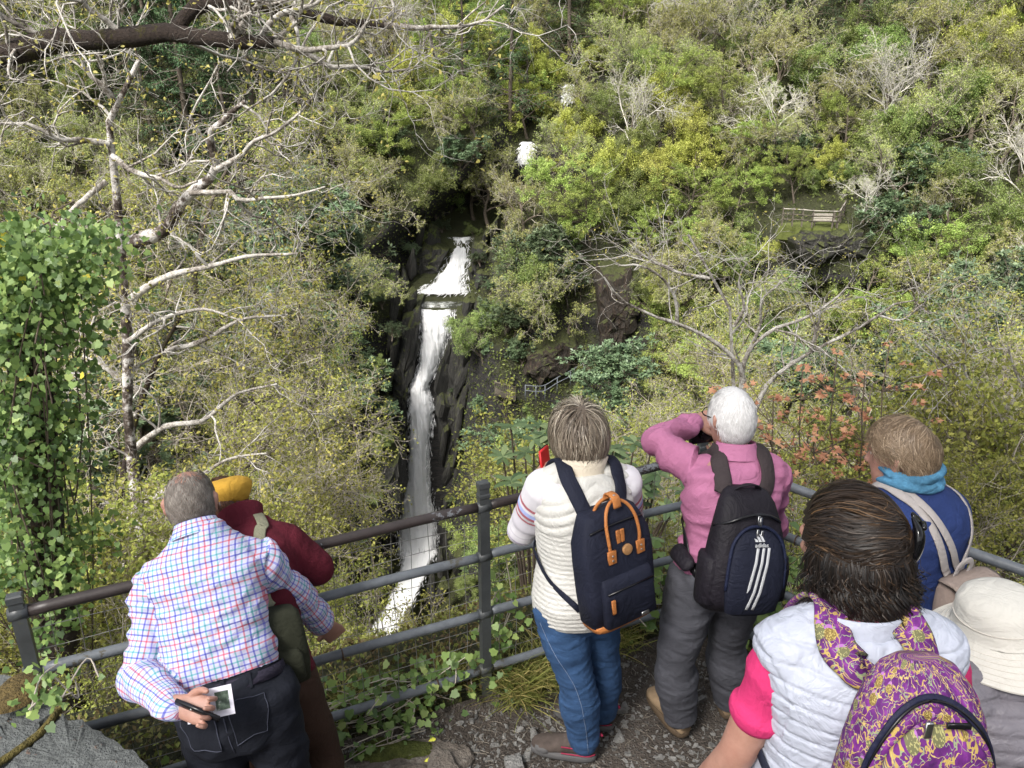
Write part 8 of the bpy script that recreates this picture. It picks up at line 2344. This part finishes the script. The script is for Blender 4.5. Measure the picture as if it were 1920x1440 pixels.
def quilt7(V, seg, f):
    h = (V - V3(f.pel)) @ f.up + .006 * np.sin(V[:, 0] * 19) + .006 * vnoise(V[:, 0], V[:, 1], V[:, 2], 12, 2, 4.0)
    q = np.abs(np.sin(h * math.pi / 0.034))
    return np.minimum(q * 1.8, 1) ** .6 * .010 - .006 + .003 * vnoise(V[:, 0] * 1.6, V[:, 1], V[:, 2] * .7, 50, 2, 2.0) * q
jk, bv7 = shirt_obj(f, 'quilted_jacket', [torso(f, .035, t0=0.0), arm(f, 'L', .035, .98), arm(f, 'R', .035, .98), shoulder_cap(f, 'L', .026), shoulder_cap(f, 'R', .026)], m_greyquilt, bh, .0075, 4, [(.004, 9, 5, 41.0)], quilt7, split=False)
hd = MB().add(*limb([V3(f.neck) + f.right * .10 * math.cos(a) - f.fwd * (.05 + .05 * math.sin(a)) + f.up * (-.005 + .015 * math.sin(a * 2)) for a in np.linspace(-.3, math.pi + .3, 12)], [.03] * 12, 3, 12)).obj('hood', m_greyquilt, jk)
soft_obj('trousers', [torso(f, .012, t1=0.1), leg(f, 'L', .018, hem=.02), leg(f, 'R', .018, hem=.02)], m_darkdenim, bh, .014, 3)
shoes(f, bh, m_shoebrown, m_grey_sole)
hair(f, bh, m_hair6, 1500, .05, .08, keep=lambda q: (q[:, 2] > -.5) & (q[:, 1] < .4), seed=9, grav=.5, wid=.003)
V, F, uv = strap(bv7, [back_point(f, .45, -.12, .05), back_point(f, .52, -.04, .05), back_point(f, .60, .05, .05)], .03, .006, 6); MB().add(V, F).obj('navy_strap', m_navyweb, jk)
# bucket hat: crown of panels, band, stitched sloping brim
hu = nrm(f.hu + V3((-.12, -.22, 0))); hrr = nrm(f.hr - hu * np.dot(f.hr, hu)); hf = np.cross(hu, hrr)
hc = V3(P(1872, 1148, 1.58))
prof = [(.064, .002, 0), (.063, .03, 0), (.058, .06, 0), (.044, .084, 0), (.026, .094, 0), (-.028, .104, 0), (-.034, .107, 0), (-.036, .110, 0)]
V, F = loft([hc + hu * z for z, r, e in prof], [hrr * r * .95 for z, r, e in prof], [hf * r * 1.08 for z, r, e in prof], 40, 2.0)
V = V + (.0022 * vnoise(V[:, 0], V[:, 1], V[:, 2], 35, 2, 2.0))[:, None]
cr = MB().add(V, F).obj('hat', m_hat, bh)
bm = MB(); NB = 56
rings = []
for i, (r, z) in enumerate([(.108, -.033)] + [(.110 + .0115 * k, -.036 - .0072 * k) for k in range(7)]):
    ring_ = []
    for j in range(NB):
        a = 2 * math.pi * j / NB
        wv_ = .010 * (r - .108) / .07 * math.sin(2 * a + 1.9) + .004 * (r - .108) / .07 * math.sin(5 * a)
        ring_.append(hc + hrr * r * .95 * math.cos(a) + hf * r * 1.05 * math.sin(a) + hu * (z + wv_))
    rings.append(ring_)
Vb = np.array(rings).reshape(-1, 3); nb_ = len(rings)
ix = np.arange(nb_ * NB).reshape(nb_, NB)
Fb = np.stack([ix[:-1], np.roll(ix, -1, 1)[:-1], np.roll(ix, -1, 1)[1:], ix[1:]], -1).reshape(-1, 4)
bm.add(Vb, Fb); bm.add(Vb - hu * .0025, Fb[:, ::-1])
br = bm.obj('brim', m_hat, cr)
for k in range(1, 7):
    MB().add(*tube1([rings[k + 1][j % NB] + hu * .0006 if k + 1 < nb_ else rings[k][j % NB] for j in range(NB + 1)], .0011, 4, False)).obj('stitch_line', plain('stitch_stone', (.5, .47, .43), .9, bs=0) if k == 1 else bpy.data.materials['stitch_stone'], br)
MB().add(*tube1([hc + hu * -.002 + hrr * .100 * .95 * math.cos(a) + hf * .100 * 1.08 * math.sin(a) for a in np.linspace(0, 6.2832, 48)], .0016, 5, False)).obj('band_seam', bpy.data.materials['stitch_stone'], cr)
